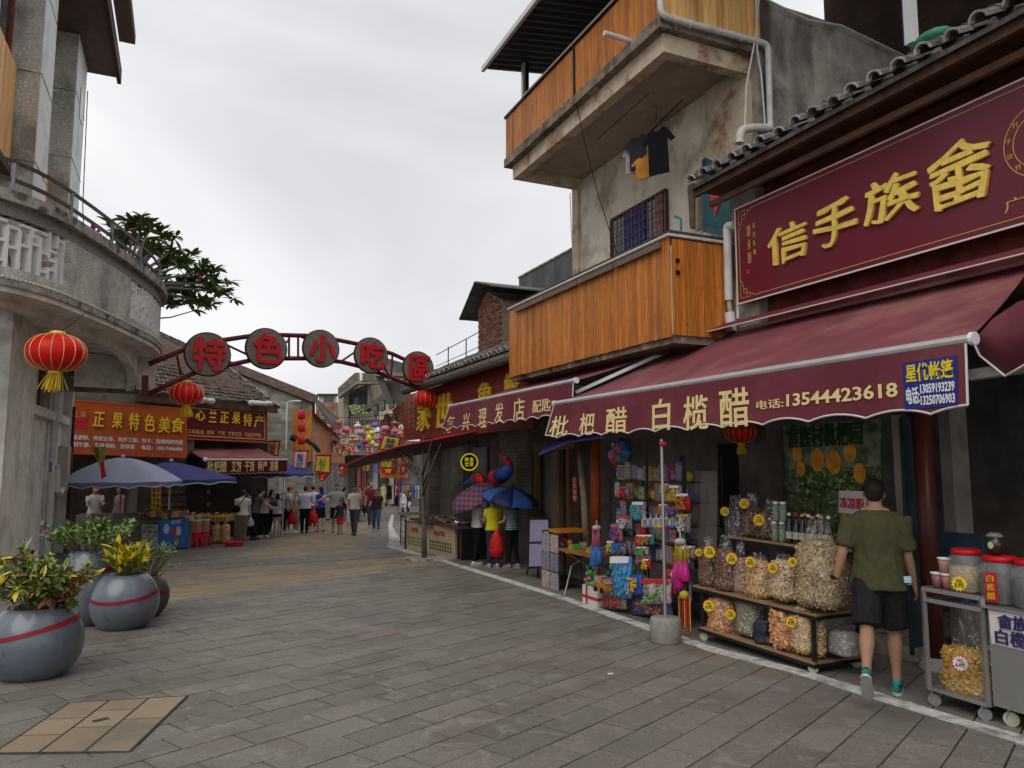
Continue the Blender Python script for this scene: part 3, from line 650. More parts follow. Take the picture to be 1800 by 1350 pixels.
# ---------------------------------------------------------------- awnings
def awning(base, label, u_bar, s_far, s_near, z_bar, u_back, z_back, sb_far, sb_near, drop, texts, name='awning', m=AWN, m2=AWN2, waves=9, splay=0.0):
    a = thing(name, base, label, 'awning')
    rows = []
    for i in range(7):
        k = i / 6; r = []
        for j in range(13):
            q = j / 12; s_ = (sb_far + (s_far - sb_far) * k) * (1 - q) + (sb_near + (s_near - sb_near) * k) * q
            z = z_back + (z_bar - z_back) * k - 0.05 * math.sin(math.pi * k) - 0.01 * math.sin(q * 9 + k * 3) * math.sin(math.pi * k)
            r.append(P(u_back + (u_bar - u_back) * k, s_, z))
        rows.append(r)
    MB().slab(rows, (0, 0, -0.006)).build('canvas', m2, a, True)
    b = MB().tube([P(u_bar, s_far + .02, z_bar), P(u_bar, s_near - .02, z_bar)], 0.035, 10); b.build('front_bar', ALU, a)
    for s_ in (s_far + .02, s_near - .02): MB().tube([P(u_bar, s_, z_bar), P(u_bar, s_ + (.03 if s_ > s_near else -.03), z_bar)], 0.045, 12).build('end_cap', WHT, a)
    n = 240; top, bot = [], []
    for i in range(n + 1):
        q = i / n; s_ = s_far * (1 - q) + s_near * q; ph = q * waves * 2 * math.pi
        z = z_bar - drop + 0.045 * (abs(math.cos(ph / 2)) ** 0.8) ; wv = 0.012 * math.sin(q * 23)
        top.append(P(u_bar - .03, s_, z_bar - .03)); bot.append(P(u_bar - .04 + wv - splay * (1 - q) ** 8 * .4, s_ + splay * (1 - q) ** 6, z))
    vf = lambda u, v: None
    def fm(u, v, h=0.0):
        i = min(n - 1, int(u * n)); k = u * n - i
        t_, b_ = top[i].lerp(top[i + 1], k), bot[i].lerp(bot[i + 1], k)
        q = P(0, 0, 0); zb = z_bar - drop; bb = Vector((b_.x, b_.y, zb)); p = bb.lerp(t_, v); return p - NX * h
    mid = [top[i].lerp(bot[i], .5) + NX * .004 for i in range(n + 1)]
    MB().slab([top, mid, bot], NX * 0.005).build('valance', m, a, False)
    MB().tube(bot, 0.0085, 5).build('white_piping', WHTF, a)
    MB().tube([top[0], bot[0]], 0.0085, 5).build('side_piping', WHTF, a); MB().tube([top[-1], bot[-1]], 0.0085, 5).build('side_piping', WHTF, a)
    for txt, u0, v0, u1, v1, bold, mm in texts:
        text(MB(), fm, txt, u0, v0, u1, v1, bold=bold, h=0.004, depth=0.004).build('lettering', mm, a)
    return a, fm
# picture points -> valance coordinates for the near awning
ZB, US_, SF, SN, DR = 2.50, 4.8, 9.26, 3.24, 0.49
def vu(px, py, u=US_, sf=SF, sn=SN, zb=ZB, dr=DR):
    q = onU(px, py, u); s_ = q.x * DX.x + q.y * DX.y; return (sf - s_) / (sf - sn), (q.z - (zb - dr)) / dr
tx_ = []
for ch, xa, xb, yt, yb in (('枇', 981, 1008, 727, 768), ('杷', 1028, 1053, 722, 766), ('醋', 1073, 1107, 712, 762), ('白', 1153, 1184, 696, 758), ('榄', 1209, 1250, 690, 757), ('醋', 1271, 1321, 677, 752)):
    a = vu(xa, yb); b = vu(xb, yt); vm = vu((xa + xb) / 2, yb - 1)[1]; vt = vu((xa + xb) / 2, yt + 1)[1]
    tx_.append((ch, a[0], vm, b[0], vt, 0.012, CREAM))
a, b = vu(1336, 719), vu(1384, 697); tx_.append(('电话:', a[0], a[1], b[0], b[1], 0.01, CREAM))
a, b = vu(1390, 706), vu(1583, 672); tx_.append(('13544423618', a[0], vu(1486, 704)[1] - .005, b[0], vu(1486, 683)[1] + .04, 0.02, CREAM))
aw, fm1 = awning(P(4.8, 6, 2), 'maroon retractable awning with cream vinegar lettering and phone number, nearest on the right', US_, SF, SN, ZB, 6.75, 3.46, 8.55, 3.9, DR, tx_, waves=11, splay=0.14)
a, b = vu(1598, 732), vu(1690, 663); fq = lambda u, v, h=0.0: fm1(a[0] + (b[0] - a[0]) * u, .10 + .74 * v, h + .004)
MB().slab([[fq(i / 6, 1), ] + [fq(i / 6, 0)] for i in range(7)], NX * -0.004).build('blue_sticker', BLUEP, aw)
text(MB(), fq, '星优帐篷', .06, .56, .95, .95, bold=0.02, h=0.006).build('sticker_title', YELB, aw)
t = MB(); text(t, fq, '13059193239', .33, .30, .96, .50, bold=0.02, h=0.006); text(t, fq, '13250706903', .33, .06, .96, .26, bold=0.02, h=0.006); text(t, fq, '电话:', .05, .10, .31, .46, bold=0.02, h=0.006); t.build('sticker_numbers', WHT, aw)
# cassette cover flap over the awning and torn second canvas at the right edge
MB().slab([[P(6.55, 8.5, 3.52), P(6.55, 2.0, 3.52)], [P(6.3, 8.45, 3.40), P(6.3, 2.0, 3.40)]], (0, 0, -.01)).build('cover_flap', AWN, aw)
MB().tube([P(6.3, 8.45, 3.395), P(6.3, 2.0, 3.395)], .008, 5).build('flap_piping', WHTF, aw)
for s_ in (8.0, 4.6): MB().bar(P(6.8, s_, 3.05), P(5.6, s_ - .5, 2.62), .05).bar(P(5.6, s_ - .5, 2.62), P(4.87, s_ + .2, 2.42), .05).build('folding_arm', ALU, aw)
a2 = thing('side_awning', P(4.9, 2.8, 2.5), 'drooping maroon canvas of the next awning at the right edge', 'awning')
r0 = [onU(1600, 590, 5.6), onU(1690, 560, 5.2), onU(1780, 525, 4.9), onU(1900, 500, 4.6)]
r1 = [onU(1700, 606, 5.5), onU(1706, 588, 4.95), onU(1800, 570, 4.6), onU(1900, 560, 4.3)]
r2 = [onU(1712, 640, 5.5), onU(1732, 640, 4.95), onU(1800, 640, 4.6), onU(1900, 600, 4.3)]
MB().slab([[onU(1710, 600, 4.95), onU(1745, 560, 4.9), onU(1790, 530, 4.85), onU(1900, 500, 4.7)], [onU(1722, 625, 4.93), onU(1760, 600, 4.85), onU(1810, 580, 4.8), onU(1900, 550, 4.6)], [onU(1767, 661, 4.9), onU(1790, 648, 4.85), onU(1830, 625, 4.8), onU(1900, 600, 4.6)]], NX * 0.006).build('canvas', AWN, a2, True)
MB().tube([onU(1710, 600, 4.94), onU(1722, 625, 4.92), onU(1767, 661, 4.89), onU(1790, 648, 4.84), onU(1830, 625, 4.79)], .008, 5).build('white_piping', WHTF, a2)
MB().bar(onU(1706, 660, 5.0), onU(1900, 630, 5.0), .09, .07).build('steel_beam', ALU, a2)
# second awning: barber
US2, SF2, SN2, ZB2, DR2 = 5.2, 14.9, 9.42, 2.86, 0.50
v2 = lambda px, py: vu(px, py, US2, SF2, SN2, ZB2, DR2)
tx_ = []
for ch, xa, xb, yt, yb in (('复', 795, 806, 729, 762), ('兴', 820, 831, 724, 757), ('理', 845, 859, 716, 752), ('发', 874, 889, 706, 744), ('店', 905, 926, 698, 740)):
    a, b = v2(xa, yb), v2(xb, yt); xm = (xa + xb) / 2; tx_.append((ch, a[0], v2(xm, yb)[1], b[0], v2(xm, yt)[1], 0.01, CREAM))
a, b = v2(941, 726), v2(972, 698); tx_.append(('配匙', a[0], v2(956, 724)[1], b[0], v2(956, 700)[1], 0.01, CREAM))
aw2, fm2 = awning(P(5.2, 12, 2.3), 'maroon awning with cream barber shop lettering beside the red fish sign', US2, SF2, SN2, ZB2, 6.6, 3.42, 14.3, 8.9, DR2, tx_, waves=12, splay=0.2)
MB().bar(onU(1012, 690, 5.3), onU(1190, 610, 6.5), .05).build('folding_arm', ALU, aw2)
MB().ubox(6.55, 6.75, 8.35, 8.55, 3.05, 3.32).build('bracket', WHT, aw2)
# ================================================================ balcony house
B_ = thing('balcony_house', P(7.4, 10.5, -.3), 'old plastered house with two orange wooden balconies on the right', 'building')
MB().ubox(7.4, 7.55, 8.0, 13.3, 3.3, 11.5).build('front_wall', PLAS, B_)
MB().ubox(7.36, 7.40, 8.0, 9.0, 5.9, 7.6).build('peeled_corner', PEEL, B_)
MB().ubox(7.34, 7.52, 13.12, 13.36, 3.3, 11.5).build('corner_strip', PEEL, B_)
MB().ubox(7.55, 12, 13.1, 13.3, -.5, 11.5).build('far_wall', PLASG, B_)
q = [onP(x, y, P(0, 7.9), DX) for x, y in ((1312, -60), (1335, -2), (1480, 45), (1604, 103))]
sw = [P(7.4, 7.9, 2.8), P(12.5, 7.9, 2.8)] + [Vector((P(12.5, 7.9).x, P(12.5, 7.9).y, q[3].z - .7)), q[3], q[2], q[1], Vector((P(7.4, 7.9).x, P(7.4, 7.9).y, 9.2))]
MB().prism(sw, DX * 0.12).build('side_wall', PLASG, B_)
MB().ubox(7.5, 7.7, 7.9, 8.3, 3.0, 9.2).build('corner_brick', BRICKR, B_)
MB().ubox(7.4, 7.6, 8.0, 13.3, -.6, 3.3).build('ground_wall', DARKW, B_)
MB().ubox(6.9, 7.4, 7.75, 7.95, -.4, 3.2).build('party_wall', DARKW, B_)
MB().ubox(7.0, 7.6, 13.2, 13.42, -.6, 4.0).build('gap_filler', DARKW, B_)  # box added to stop sky light showing between the two houses
# upper balcony
ub = MB(); ub.ubox(5.72, 7.4, 7.88, 13.25, 7.60, 7.77); ub.build('upper_slab', SLABM, B_)
m_ = MB(); m_.ubox(5.86, 6.04, 8.0, 13.12, 7.33, 7.60).ubox(6.04, 7.4, 8.0, 8.16, 7.33, 7.60).ubox(6.04, 7.4, 12.98, 13.12, 7.33, 7.60); m_.build('slab_beam', PEEL, B_)
MB().ubox(6.04, 7.4, 8.16, 12.98, 7.53, 7.597).build('upper_soffit', SOFF, B_)
ubal = B_
plank_wall(B_, PLO, P(5.76, 13.22), P(5.76, 7.9), 7.78, 8.62, 0.11, -NX)
plank_wall(B_, PLL, P(5.78, 7.9), P(7.5, 7.9), 7.78, 9.3, 0.115, -DX)
MB().ubox(5.72, 5.80, 7.9, 13.25, 8.63, 8.68).build('upper_rail', BLKM, B_)
MB().tube([P(5.70, 12.3, 8.66), P(5.70, 7.9, 8.66)], .018, 6).build('rail_pipe', ALU, B_)
m_ = MB()
for s_ in (10.3,): m_.ubox(5.72, 5.75, s_, s_ + .05, 7.6, 8.68)
m_.build('plank_joint', BLKM, B_)
cp = MB(); rows = []
for j in range(80):
    s_ = 5.2 + j * .0975; zz = 0.02 * (j % 2)
    rows.append([P(5.15, s_, 9.40 + zz), P(7.6, s_, 9.75 + zz)])
cp.slab(rows, (0, 0, -.02)).build('corrugated_canopy', mat('canopy_sheet', (0.02, 0.02, 0.023), rough=.6, var=.2), B_)
MB().ubox(5.10, 5.16, 5.2, 12.95, 9.36, 9.46).build('canopy_gutter', ALU, B_)
MB().ubox(5.85, 5.93, 12.5, 12.58, 8.6, 9.5).build('canopy_post', BLKM, B_); MB().ubox(5.80, 5.85, 12.5, 12.58, 8.6, 9.5).build('canopy_post', ALU, B_)
# lower balcony
MB().ubox(5.78, 7.4, 7.82, 13.0, 3.22, 3.33).build('lower_slab', SLABM, B_)
plank_wall(B_, PLO, P(5.74, 13.0), P(5.74, 7.8), 3.30, 4.62, 0.098, -NX)
plank_wall(B_, PLO, P(5.76, 7.79), P(6.85, 7.79), 3.32, 4.60, 0.098, -DX)
MB().ubox(5.74, 5.98, 7.8, 13.05, 4.62, 4.72).ubox(5.98, 7.3, 7.8, 8.0, 4.62, 4.72).build('lower_rail', mat('dark_concrete', (0.07, .055, .045), var=.3, scale=6, bump=.3), B_)
MB().tube([P(5.70, 13.0, 4.64), P(5.70, 7.76, 4.64), P(6.9, 7.75, 4.64)], .02, 6).build('rail_pipe', PVC, B_)
for s0, s1 in ((12.6, 11.4), (11.35, 10.2), (10.15, 9.1), (9.05, 7.95)): MB().ubox(5.66, 5.70, s1, s0, 4.50, 4.58).build('awning_cassette', mat('brown_alu', (0.14, .10, .085), rough=.5, var=.1), B_)
m_ = MB()
for z_ in (4.28, 4.12): m_.para(P(5.80, 7.765, z_), NX * .06, UP * .05, -DX * .01)
m_.build('vent_slot', BLK, B_)
# window with bars, curtain
def framed(parent, f, name='window', fm=DKWOOD, w=.05, bars_v=0, bars_h=0, glass=GLASSD, barm=None, extra=None):
    fr = MB(); strip(fr, f, [(0, 0), (1, 0), (1, 1), (0, 1), (0, 0)], w, 0.01, 0.05); o = fr.build(name, fm, parent); ORG[o] = ORG[parent]
    pn = MB(); pn.slab([[f(0, 1, .004), f(1, 1, .004)], [f(0, 0, .004), f(1, 0, .004)]], -f.n * .01); pn.build('pane', glass, o)
    if bars_v or bars_h:
        br = MB()
        for i in range(1, bars_v + 1): br.tube([f(i / (bars_v + 1), 0, .06), f(i / (bars_v + 1), 1, .06)], .008, 5)
        for i in range(1, bars_h + 1): br.tube([f(0, i / (bars_h + 1), .065), f(1, i / (bars_h + 1), .065)], .008, 5)
        br.build('bars', barm or BLKM, o)
    return o
wf = quadmap(P(7.38, 11.85, 6.30), P(7.38, 10.08, 6.30), P(7.38, 10.08, 4.95), P(7.38, 11.85, 4.95))
wn = framed(B_, wf, bars_v=13, bars_h=7, barm=mat('rusty_bar', (0.2, .12, .09), var=.3))
cu = MB(); cu.slab([[wf(.25 + .04 * i, 1, .02 + .012 * (i % 2)) for i in range(11)], [wf(.25 + .04 * i, 0, .02 + .012 * (i % 2)) for i in range(11)]], -wf.n * .003); cu.build('curtain', mat('blue_curtain', (0.03, .045, .20), var=.3, scale=12), wn)
cu = MB(); cu.slab([[wf(.82 + .03 * i, 1, .02 + .01 * (i % 2)) for i in range(5)], [wf(.82 + .03 * i, 0, .02 + .01 * (i % 2)) for i in range(5)]], -wf.n * .003); cu.build('curtain', mat('pink_curtain', (0.4, .16, .2), var=.3, scale=12), wn)
tl = MB(); TEAL = mat('teal_door', (0.03, .10, .115), rough=.55, var=.25, scale=5, stain=(.06, .13, .13), sc2=4)
dq = quadmap(onU(1237, 280, 7.2), onU(1281, 300, 7.2), onU(1281, 412, 7.2), onU(1237, 404, 7.2))
dr = tl.slab([[dq(0, 1), dq(1, 1)], [dq(0, 0), dq(1, 0)]], -dq.n * .04).build('balcony_door', TEAL, B_)
rl = MB(); strip(rl, dq, [(0, 0), (1, 0), (1, 1), (0, 1), (0, 0)], .07, .002, .012); strip(rl, dq, [(0, .12), (1, .12)], .06, .002, .012); rl.build('door_rail', TEAL, dr)
MB().prism([dq(.5, .92, .014), dq(.85, .66, .014), dq(.5, .22, .014), dq(.15, .66, .014)], dq.n * .003).build('paper_diamond', mat('pink_paper', (.45, .05, .07), var=.4, scale=20), dr)
MB().bar(onU(1228, 300, 7.3), onU(1228, 405, 7.3), .07).build('door_frame', mat('pale_timber', (.35, .25, .17), var=.2, scale=9), B_)
MB().bar(onU(1218, 325, 7.35), onU(1222, 400, 7.35), .12).build('shutter_leaf', mat('grey_timber', (.17, .12, .09), var=.3, scale=9), B_)
MB().tube([onU(1197, 405, 6.9), onU(1197, 385, 6.9), onU(1186, 380, 6.9)], .02, 6).build('tap', mat('blue_pvc', (.03, .22, .32), rough=.4), B_)
# white pipes
def pipe(pts, r, m=PVC, label=None, name='drain_pipe', n=10, joints=True):
    mb = MB(); mb.tube(pts, r, n)
    return mb, m
def bendpts(pts, rad=0.08, k=4):
    out = [pts[0]]
    for a, b, c in zip(pts, pts[1:], pts[2:]):
        d1 = (a - b).normalized(); d2 = (c - b).normalized(); r = min(rad, (a - b).length / 2.1, (c - b).length / 2.1)
        for i in range(k + 1):
            t = i / k; out.append((b + d1 * r).lerp(b, t).lerp(b.lerp(b + d2 * r, t), t))
    return out + [pts[-1]]
sp = lambda x, y, s_=7.80: onP(x, y, P(0, s_), DX)
c = thing('drain_pipe', sp(1350, 220), 'white bent drain pipe running round the upper balcony corner', 'pipe')
pt = [sp(1158, -30), sp(1163, 27), sp(1200, 38), sp(1350, 78), sp(1354, 226)]
MB().tube(bendpts(pt, .1), .045, 12).build('pipe_run', PVC, c)
for x, y in ((1213, 42), (1303, 66)): MB().tube([sp(x - 2, y - .5), sp(x + 2, y + .5)], .053, 12).build('pipe_clip', PVC, c)
MB().tube(bendpts([sp(1354, 226), sp(1330, 224), sp(1302, 228), sp(1300, 252)], .12, 6), .06, 12).build('elbow', PVC, c)
c = thing('overflow_pipe', onU(1062, 58, 5.6), 'short white pipe stub sticking out of the upper balcony planks', 'pipe')
MB().tube([onU(1062, 58, 5.3), onU(1120, 76, 5.85)], .04, 10).build('stub', PVC, c)
c = thing('conduit', sp(1330, 100), 'pair of thin white conduits hanging past the upper balcony', 'pipe')
MB().tube([sp(1328, -30), sp(1331, 90), sp(1338, 130), sp(1345, 222)], .014, 6).tube([sp(1336, -30), sp(1329, 60), sp(1312, 150), sp(1309, 225)], .014, 6).build('conduit_tube', PVC, c)
c = thing('downpipe', P(6.62, 7.72, 3.3), 'fat white downpipe between the lower wooden balcony and the maroon board', 'pipe')
up_ = lambda x, y: onU(x, y, 6.62)
MB().tube(bendpts([up_(1290, 396), up_(1278, 397), up_(1281, 528)], .05, 5), .055, 12).build('upper_pipe', PVC, c)
MB().tube([up_(1281, 528), up_(1284, 552)], .032, 10).build('neck', CONC, c)
MB().tube([up_(1283, 550), up_(1286, 583)], .07, 12).build('lower_pipe', PVC, c)
MB().tube([up_(1296, 400), up_(1297, 560)], .018, 6).build('thin_pipe', PVC, c)
# clothes under the upper balcony
def tshirt(mb, c, w, h, d, n=Vector((0, 0, 0)), t=.03):
    """flat hanging shirt outline, thickened; c = middle of collar, d = direction of the shoulders"""
    o = [(-.16, 0), (-.30, -.05), (-.52, -.28), (-.40, -.36), (-.30, -.26), (-.31, -1), (.31, -1), (.30, -.26), (.40, -.36), (.52, -.28), (.30, -.05), (.16, 0), (.08, -.06), (-.08, -.06)]
    x = Vector(d).normalized(); nn = x.cross(UP)
    mb.prism([Vector(c) + x * a * w + UP * b * h + nn * .02 * math.sin(a * 9 + b * 5) for a, b in o], nn * t); return mb
rod = MB(); rod.tube([onU(1140, 235, 6.45), onU(1200, 175, 6.45)], .012, 6).tube([onU(1050, 245, 6.2), onU(1140, 165, 6.2)], .008, 5)
rod.tube([onU(1155, 190, 6.45), onU(1153, 215, 6.45)], .006, 5); solo(rod, 'drying_rod', BLKM, 'thin iron clothes rods under the upper balcony', 'clothes rod')
for x, y, w, h, d, m, lab in ((1157, 226, .52, .72, DX * -1 + NX * .6, BLK, 'black T-shirt nearest on the rod under the balcony'), (1122, 240, .5, .55, DX * -1 + NX * .5, mat('black_cloth2', (.03, .03, .035)), 'second black T-shirt on the rod, half covered'), (1131, 276, .42, .36, DX * -1 + NX * .4, mat('orange_cloth', (.55, .22, .03), var=.2), 'orange garment peeping out below the black shirts'), (1108, 262, .25, .42, DX * -1 + NX, mat('lilac_cloth', (.4, .32, .38), var=.2), 'pale lilac garment hanging behind the black shirts')):
    mb = MB(); tshirt(mb, onU(x, y, 6.45 if 'nearest' in lab else 6.55), w, h, d); solo(mb, 'hanging_shirt', m, lab, 'clothes')
cb = MB(); cb.tube([onU(1009, 160, 5.7), onU(1030, 260, 6.0), onU(1052, 345, 6.4), onU(1080, 430, 6.6), onU(1086, 452, 6.7)], .008, 5); solo(cb, 'cable', BLKM, 'black cable dangling from the upper balcony past the wall', 'cable')
cb = MB(); cb.tube([onU(1002, 340, 8), onU(1004, 400, 8), onU(1008, 470, 8)], .012, 5).tube([onU(1008, 340, 8), onU(1011, 470, 8)], .012, 5); solo(cb, 'cable', PVC, 'pair of pale cables at the far edge of the plastered house', 'cable')
# dark house behind, blue-white post
D_ = thing('brick_house', P(10.5, 4, 4), 'dark brick house with deep eaves rising behind the tiled shop roof', 'building')
MB().ubox(10.6, 10.9, 1.0, 9.5, 3, 13.5).build('wall', brick_mat('dark_brick', (.055, .032, .026), (.08, .045, .035), (.05, .04, .035)), D_)
MB().slab([[P(8.2, 1, 9.6), P(8.2, 9.2, 9.6)], [P(12, 1, 11.6), P(12, 9.2, 11.6)]], (0, 0, .1)).build('roof', mat('dark_roof', (.035, .028, .026), var=.3), D_)
po = MB(); po.bar(onP(1597, -30, P(8.6, 6), NX), onP(1603, 78, P(8.6, 6), NX), .12); c = solo(po, 'roof_post', WHT, 'blue and white post standing on the tiled shop roof', 'post')
po = MB(); po.bar(onP(1592, -30, P(8.59, 6), NX), onP(1598, 78, P(8.59, 6), NX), .04, .14).build('blue_edge', mat('blue_paint', (.05, .06, .25)), c)
bg = MB(); bg.ell(onP(1640, 74, P(8.0, 6), NX), (.22, .3, .1), 12, 6); solo(bg, 'plastic_sheet', mat('green_plastic', (.05, .22, .13), rough=.4, var=.3, bump=.5), 'crumpled green plastic lying on the tiled roof', 'plastic', smooth=True)
cb = MB(); cb.tube([sp(1340, -5), sp(1420, 35), sp(1480, 45), sp(1600, 103)], .016, 5); solo(cb, 'cable', PVC, 'pale cable along the sloping top of the grey side wall', 'cable')
# rooftop pieces behind
rt = thing('rooftop_tank', P(10, 20, 7), 'dark grey concrete tank on the roof behind the balcony house', 'tank')
MB().ubox(10, 12, 14, 21.9, 5, 7.75).build('body', mat('dark_tank', (.085, .09, .092), rough=.85, var=.25, scale=2, stain=(.17, .17, .165), sc2=1.6, stretch=(1, 1, .3)), rt)
MB().ubox(9.97, 12.03, 13.97, 21.93, 7.75, 7.8).build('rim', CONC, rt)
hu = thing('brick_hut', P(8, 19.8, 5.2), 'small brick gabled hut on the roof left of the wooden balcony', 'hut')
w0, w1, ap = P(8, 20.45, 4.6), P(8, 18.6, 4.6), P(8, 19.75, 6.65)
HB = unit_box('hut_brick_mesh', mat('hut_brick', (.21, .095, .065), rough=.9, var=.3, scale=9, isl=.35, bump=.3, stain=(.10, .08, .07), sc2=2))
MB().prism([w0, w1, P(8, 18.6, 6.15), ap, P(8, 20.45, 6.2)], NX * 2.4).build('wall', mat('hut_mortar', (.19, .15, .12), var=.3, scale=8), hu)
z_ = 4.75; row = 0
while z_ < 6.6:
    s_ = 18.62 + (0.11 if row % 2 else 0)
    while s_ < 20.3:
        top = 6.15 + (6.6 - 6.15) * min(1, max(0, (s_ - 18.6) / 1.15)) if s_ < 19.75 else 6.6 - (s_ - 19.75) * .6
        if z_ < top - .03: piece('brick', HB, hu, P(7.985, s_ + .105, z_ + .03), DX * .2, NX * .04, UP * .058)
        s_ += .225
    z_ += .078; row += 1
for a, b in ((P(7.6, 19.78, 6.88), P(7.6, 21.05, 6.02)), (P(7.6, 19.72, 6.88), P(7.6, 18.2, 6.42))):
    d = (b - a); n_ = 9
    for i in range(n_):
        p = a + d * (i / n_); MB().para(p, d / n_ * 1.12, NX * 2.9, UP * .04).build('roof_sheet', mat('hut_roof', (.13, .125, .11), var=.3, scale=5, isl=.2), hu)
rl = MB()
for s_ in (21.5, 23.2): rl.tube([P(8, s_, 4.5), P(8, s_, 5.5)], .02, 5)
rl.tube([P(8, 20.5, 5.55), P(8, 24.5, 5.4)], .015, 5).tube([P(8, 20.5, 5.1), P(8, 24.5, 5.0)], .012, 5)
solo(rl, 'roof_railing', BLKM, 'thin dark railing beside the brick hut roof', 'railing')
# ================================================================ fish shop
C_ = thing('fish_shop', P(7, 17.5, -.5), 'single storey shop under a tiled eave behind the deep red fish sign', 'building')
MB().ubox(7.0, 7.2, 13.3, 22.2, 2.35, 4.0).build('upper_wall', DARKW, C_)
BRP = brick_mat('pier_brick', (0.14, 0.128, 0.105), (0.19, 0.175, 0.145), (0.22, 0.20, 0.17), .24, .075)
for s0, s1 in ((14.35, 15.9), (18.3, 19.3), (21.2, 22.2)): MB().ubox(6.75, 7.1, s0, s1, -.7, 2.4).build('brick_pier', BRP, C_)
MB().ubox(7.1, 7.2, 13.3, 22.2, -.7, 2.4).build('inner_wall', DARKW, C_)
dq = quadmap(onU(801, 790, 7.05), onU(857, 785, 7.05), onU(857, 960, 7.05), onU(801, 955, 7.05))
d_ = MB().slab([[dq(0, 1), dq(1, 1)], [dq(0, 0), dq(1, 0)]], dq.n * .05).build('grey_door', mat('door_grey', (.25, .25, .26), rough=.5, var=.12, scale=4), C_)
MB().slab([[dq(.55, .52, .06), dq(.72, .52, .06)], [dq(.55, .28, .06), dq(.72, .28, .06)]], dq.n * .003).build('red_couplet', REDI, d_)
sl = math.atan2(1.5, 3.4)
rs = MB(); rs.slab([[P(5.85, 12.9, 3.82), P(5.85, 20.9, 3.82)], [P(9.6, 12.9, 5.48), P(9.6, 20.9, 5.48)]], (0, 0, -.06)); rs.build('roof_bed', TILED, C_)
tile_rows(C_, 5.80, 3.88, 13.3, 20.9, 0.25, sl, 1, 3.9)
MB().tube([P(5.86, 13.0, 3.74), P(5.84, 17, 3.72), P(5.86, 20.9, 3.74)], .11, 10).build('eave_roll', mat('eave_mortar', (.13, .11, .09), rough=.95, var=.4, scale=10, bump=.8), C_)
sc = thing('fish_signboard', P(6.2, 18, 2.3), 'deep red fish shop sign with slanted yellow characters behind a lantern', 'sign')
f2 = quadmap(P(6.2, 22.1, 3.70), P(6.2, 12.9, 3.70), P(6.2, 12.9, 2.33), P(6.2, 22.1, 2.33))
board(f2, .08).build('board', SIGNR, sc)
def uvq(px, py): return uvp(f2, px, py, 6.2)
for ch, xa, xb, yt, yb in (('家', 736, 759, 708, 757), ('世', 768, 795, 693, 750), ('鱼', 843, 866, 672, 706), ('鲮', 890, 915, 655, 700)):
    a, b = uvq(xa, yb), uvq(xb, yt); xm = (xa + xb) / 2; text(MB(), f2, ch, a[0], uvq(xm, yb)[1], b[0], uvq(xm, yt)[1], fat=.0014, depth=.05, h=.002, shear=.12).build('raised_character', YEL, sc)
t = MB()
for i, ch in enumerate('正果传统美食'): text(t, f2, ch, .055, .80 - i * .11, .085, .88 - i * .11, bold=.01)
for i, ch in enumerate('鲮鱼世家老店'): text(t, f2, ch, .10, .80 - i * .11, .13, .88 - i * .11, bold=.01)
t.build('side_lettering', mat('pale_gold', (.35, .22, .12), rough=.5), sc)
fa = MB()
fT = [onU(838, 758, 5.9), onU(770, 771, 5.2), onU(700, 785, 4.7), onU(640, 803, 4.5), onU(604, 821, 4.4)]
fB = [onU(838, 778, 6.4), onU(780, 790, 6.2), onU(740, 799, 6.0), onU(680, 808, 5.6), onU(622, 824, 5.2)]
fa.slab([fT, fB], (0, 0, .02))
c = thing('fish_awning', P(5.2, 18, 2.2), 'low faded red canopy seen from below, in front of the fish sign', 'awning')
fa.build('canvas', mat('underside_canvas', (.12, .055, .06), rough=.8, var=.15), c)
MB().tube(fT, .022, 6).build('red_edge', REDP, c)
# dead trunk used as a post
tr = thing('trimmed_tree', P(5.0, 16.0), 'bare trimmed trunk with short branches between the fish tables and street', 'tree')
b0 = P(5.0, 16.0); BARK = mat('pale_bark', (.11, .09, .075), rough=.9, var=.3, scale=12, bump=.6)
top = onU(741, 800, 5.0); MB().tube([b0, b0.lerp(top, .3) + NX * .02, b0.lerp(top, .7) - NX * .02, top], [.06, .05, .055, .035], 8).build('trunk', BARK, tr, True)
bb = MB()
for x, y, k in ((700, 795, .75), (715, 770, .8), (722, 800, .7), (760, 770, .8), (775, 780, .7), (745, 765, .9), (690, 780, .85), (765, 800, .6)):
    a = b0.lerp(top, k); e = onU(x, y, 5.0 + rnd.uniform(-.25, .25)); bb.tube([a, a.lerp(e, .5) - UP * .05, e], [.03, .02, .01], 5)
bb.build('branches', BARK, tr, True)
# ================================================================ left building with the rounded balcony
def spline(pts, n):
    out = []; q = [pts[0] * 2 - pts[1]] + list(pts) + [pts[-1] * 2 - pts[-2]]
    for i in range(1, len(q) - 2):
        a, b, c, d = q[i - 1], q[i], q[i + 1], q[i + 2]
        for k in range(n):
            t = k / n; out.append(((b * 2) + (c - a) * t + (a * 2 - b * 5 + c * 4 - d) * t * t + (b * 3 - a - c * 3 + d) * t ** 3) * .5)
    return out + [q[-2]]
L1 = thing('corner_building', P(-2.6, 16, -.45), 'grey pebbledashed corner building with rounded latticed balcony on the left', 'building')
cpts = [P(u, s_, 0) for u, s_ in ((-6.6, 10.4), (-4.6, 10.9), (-3.3, 11.4), (-2.37, 11.95), (-1.88, 12.6), (-1.5, 13.6), (-1.18, 14.6), (-.9, 15.6), (-.63, 16.7), (-.52, 18.0), (-.72, 18.9), (-1.5, 19.5), (-2.7, 19.8))]
cv_ = spline(cpts, 8)
def offs(path, d, z):
    l, r = offset_path(path, d); q = [p.copy() for p in l]
    for p in q: p.z = z
    return q
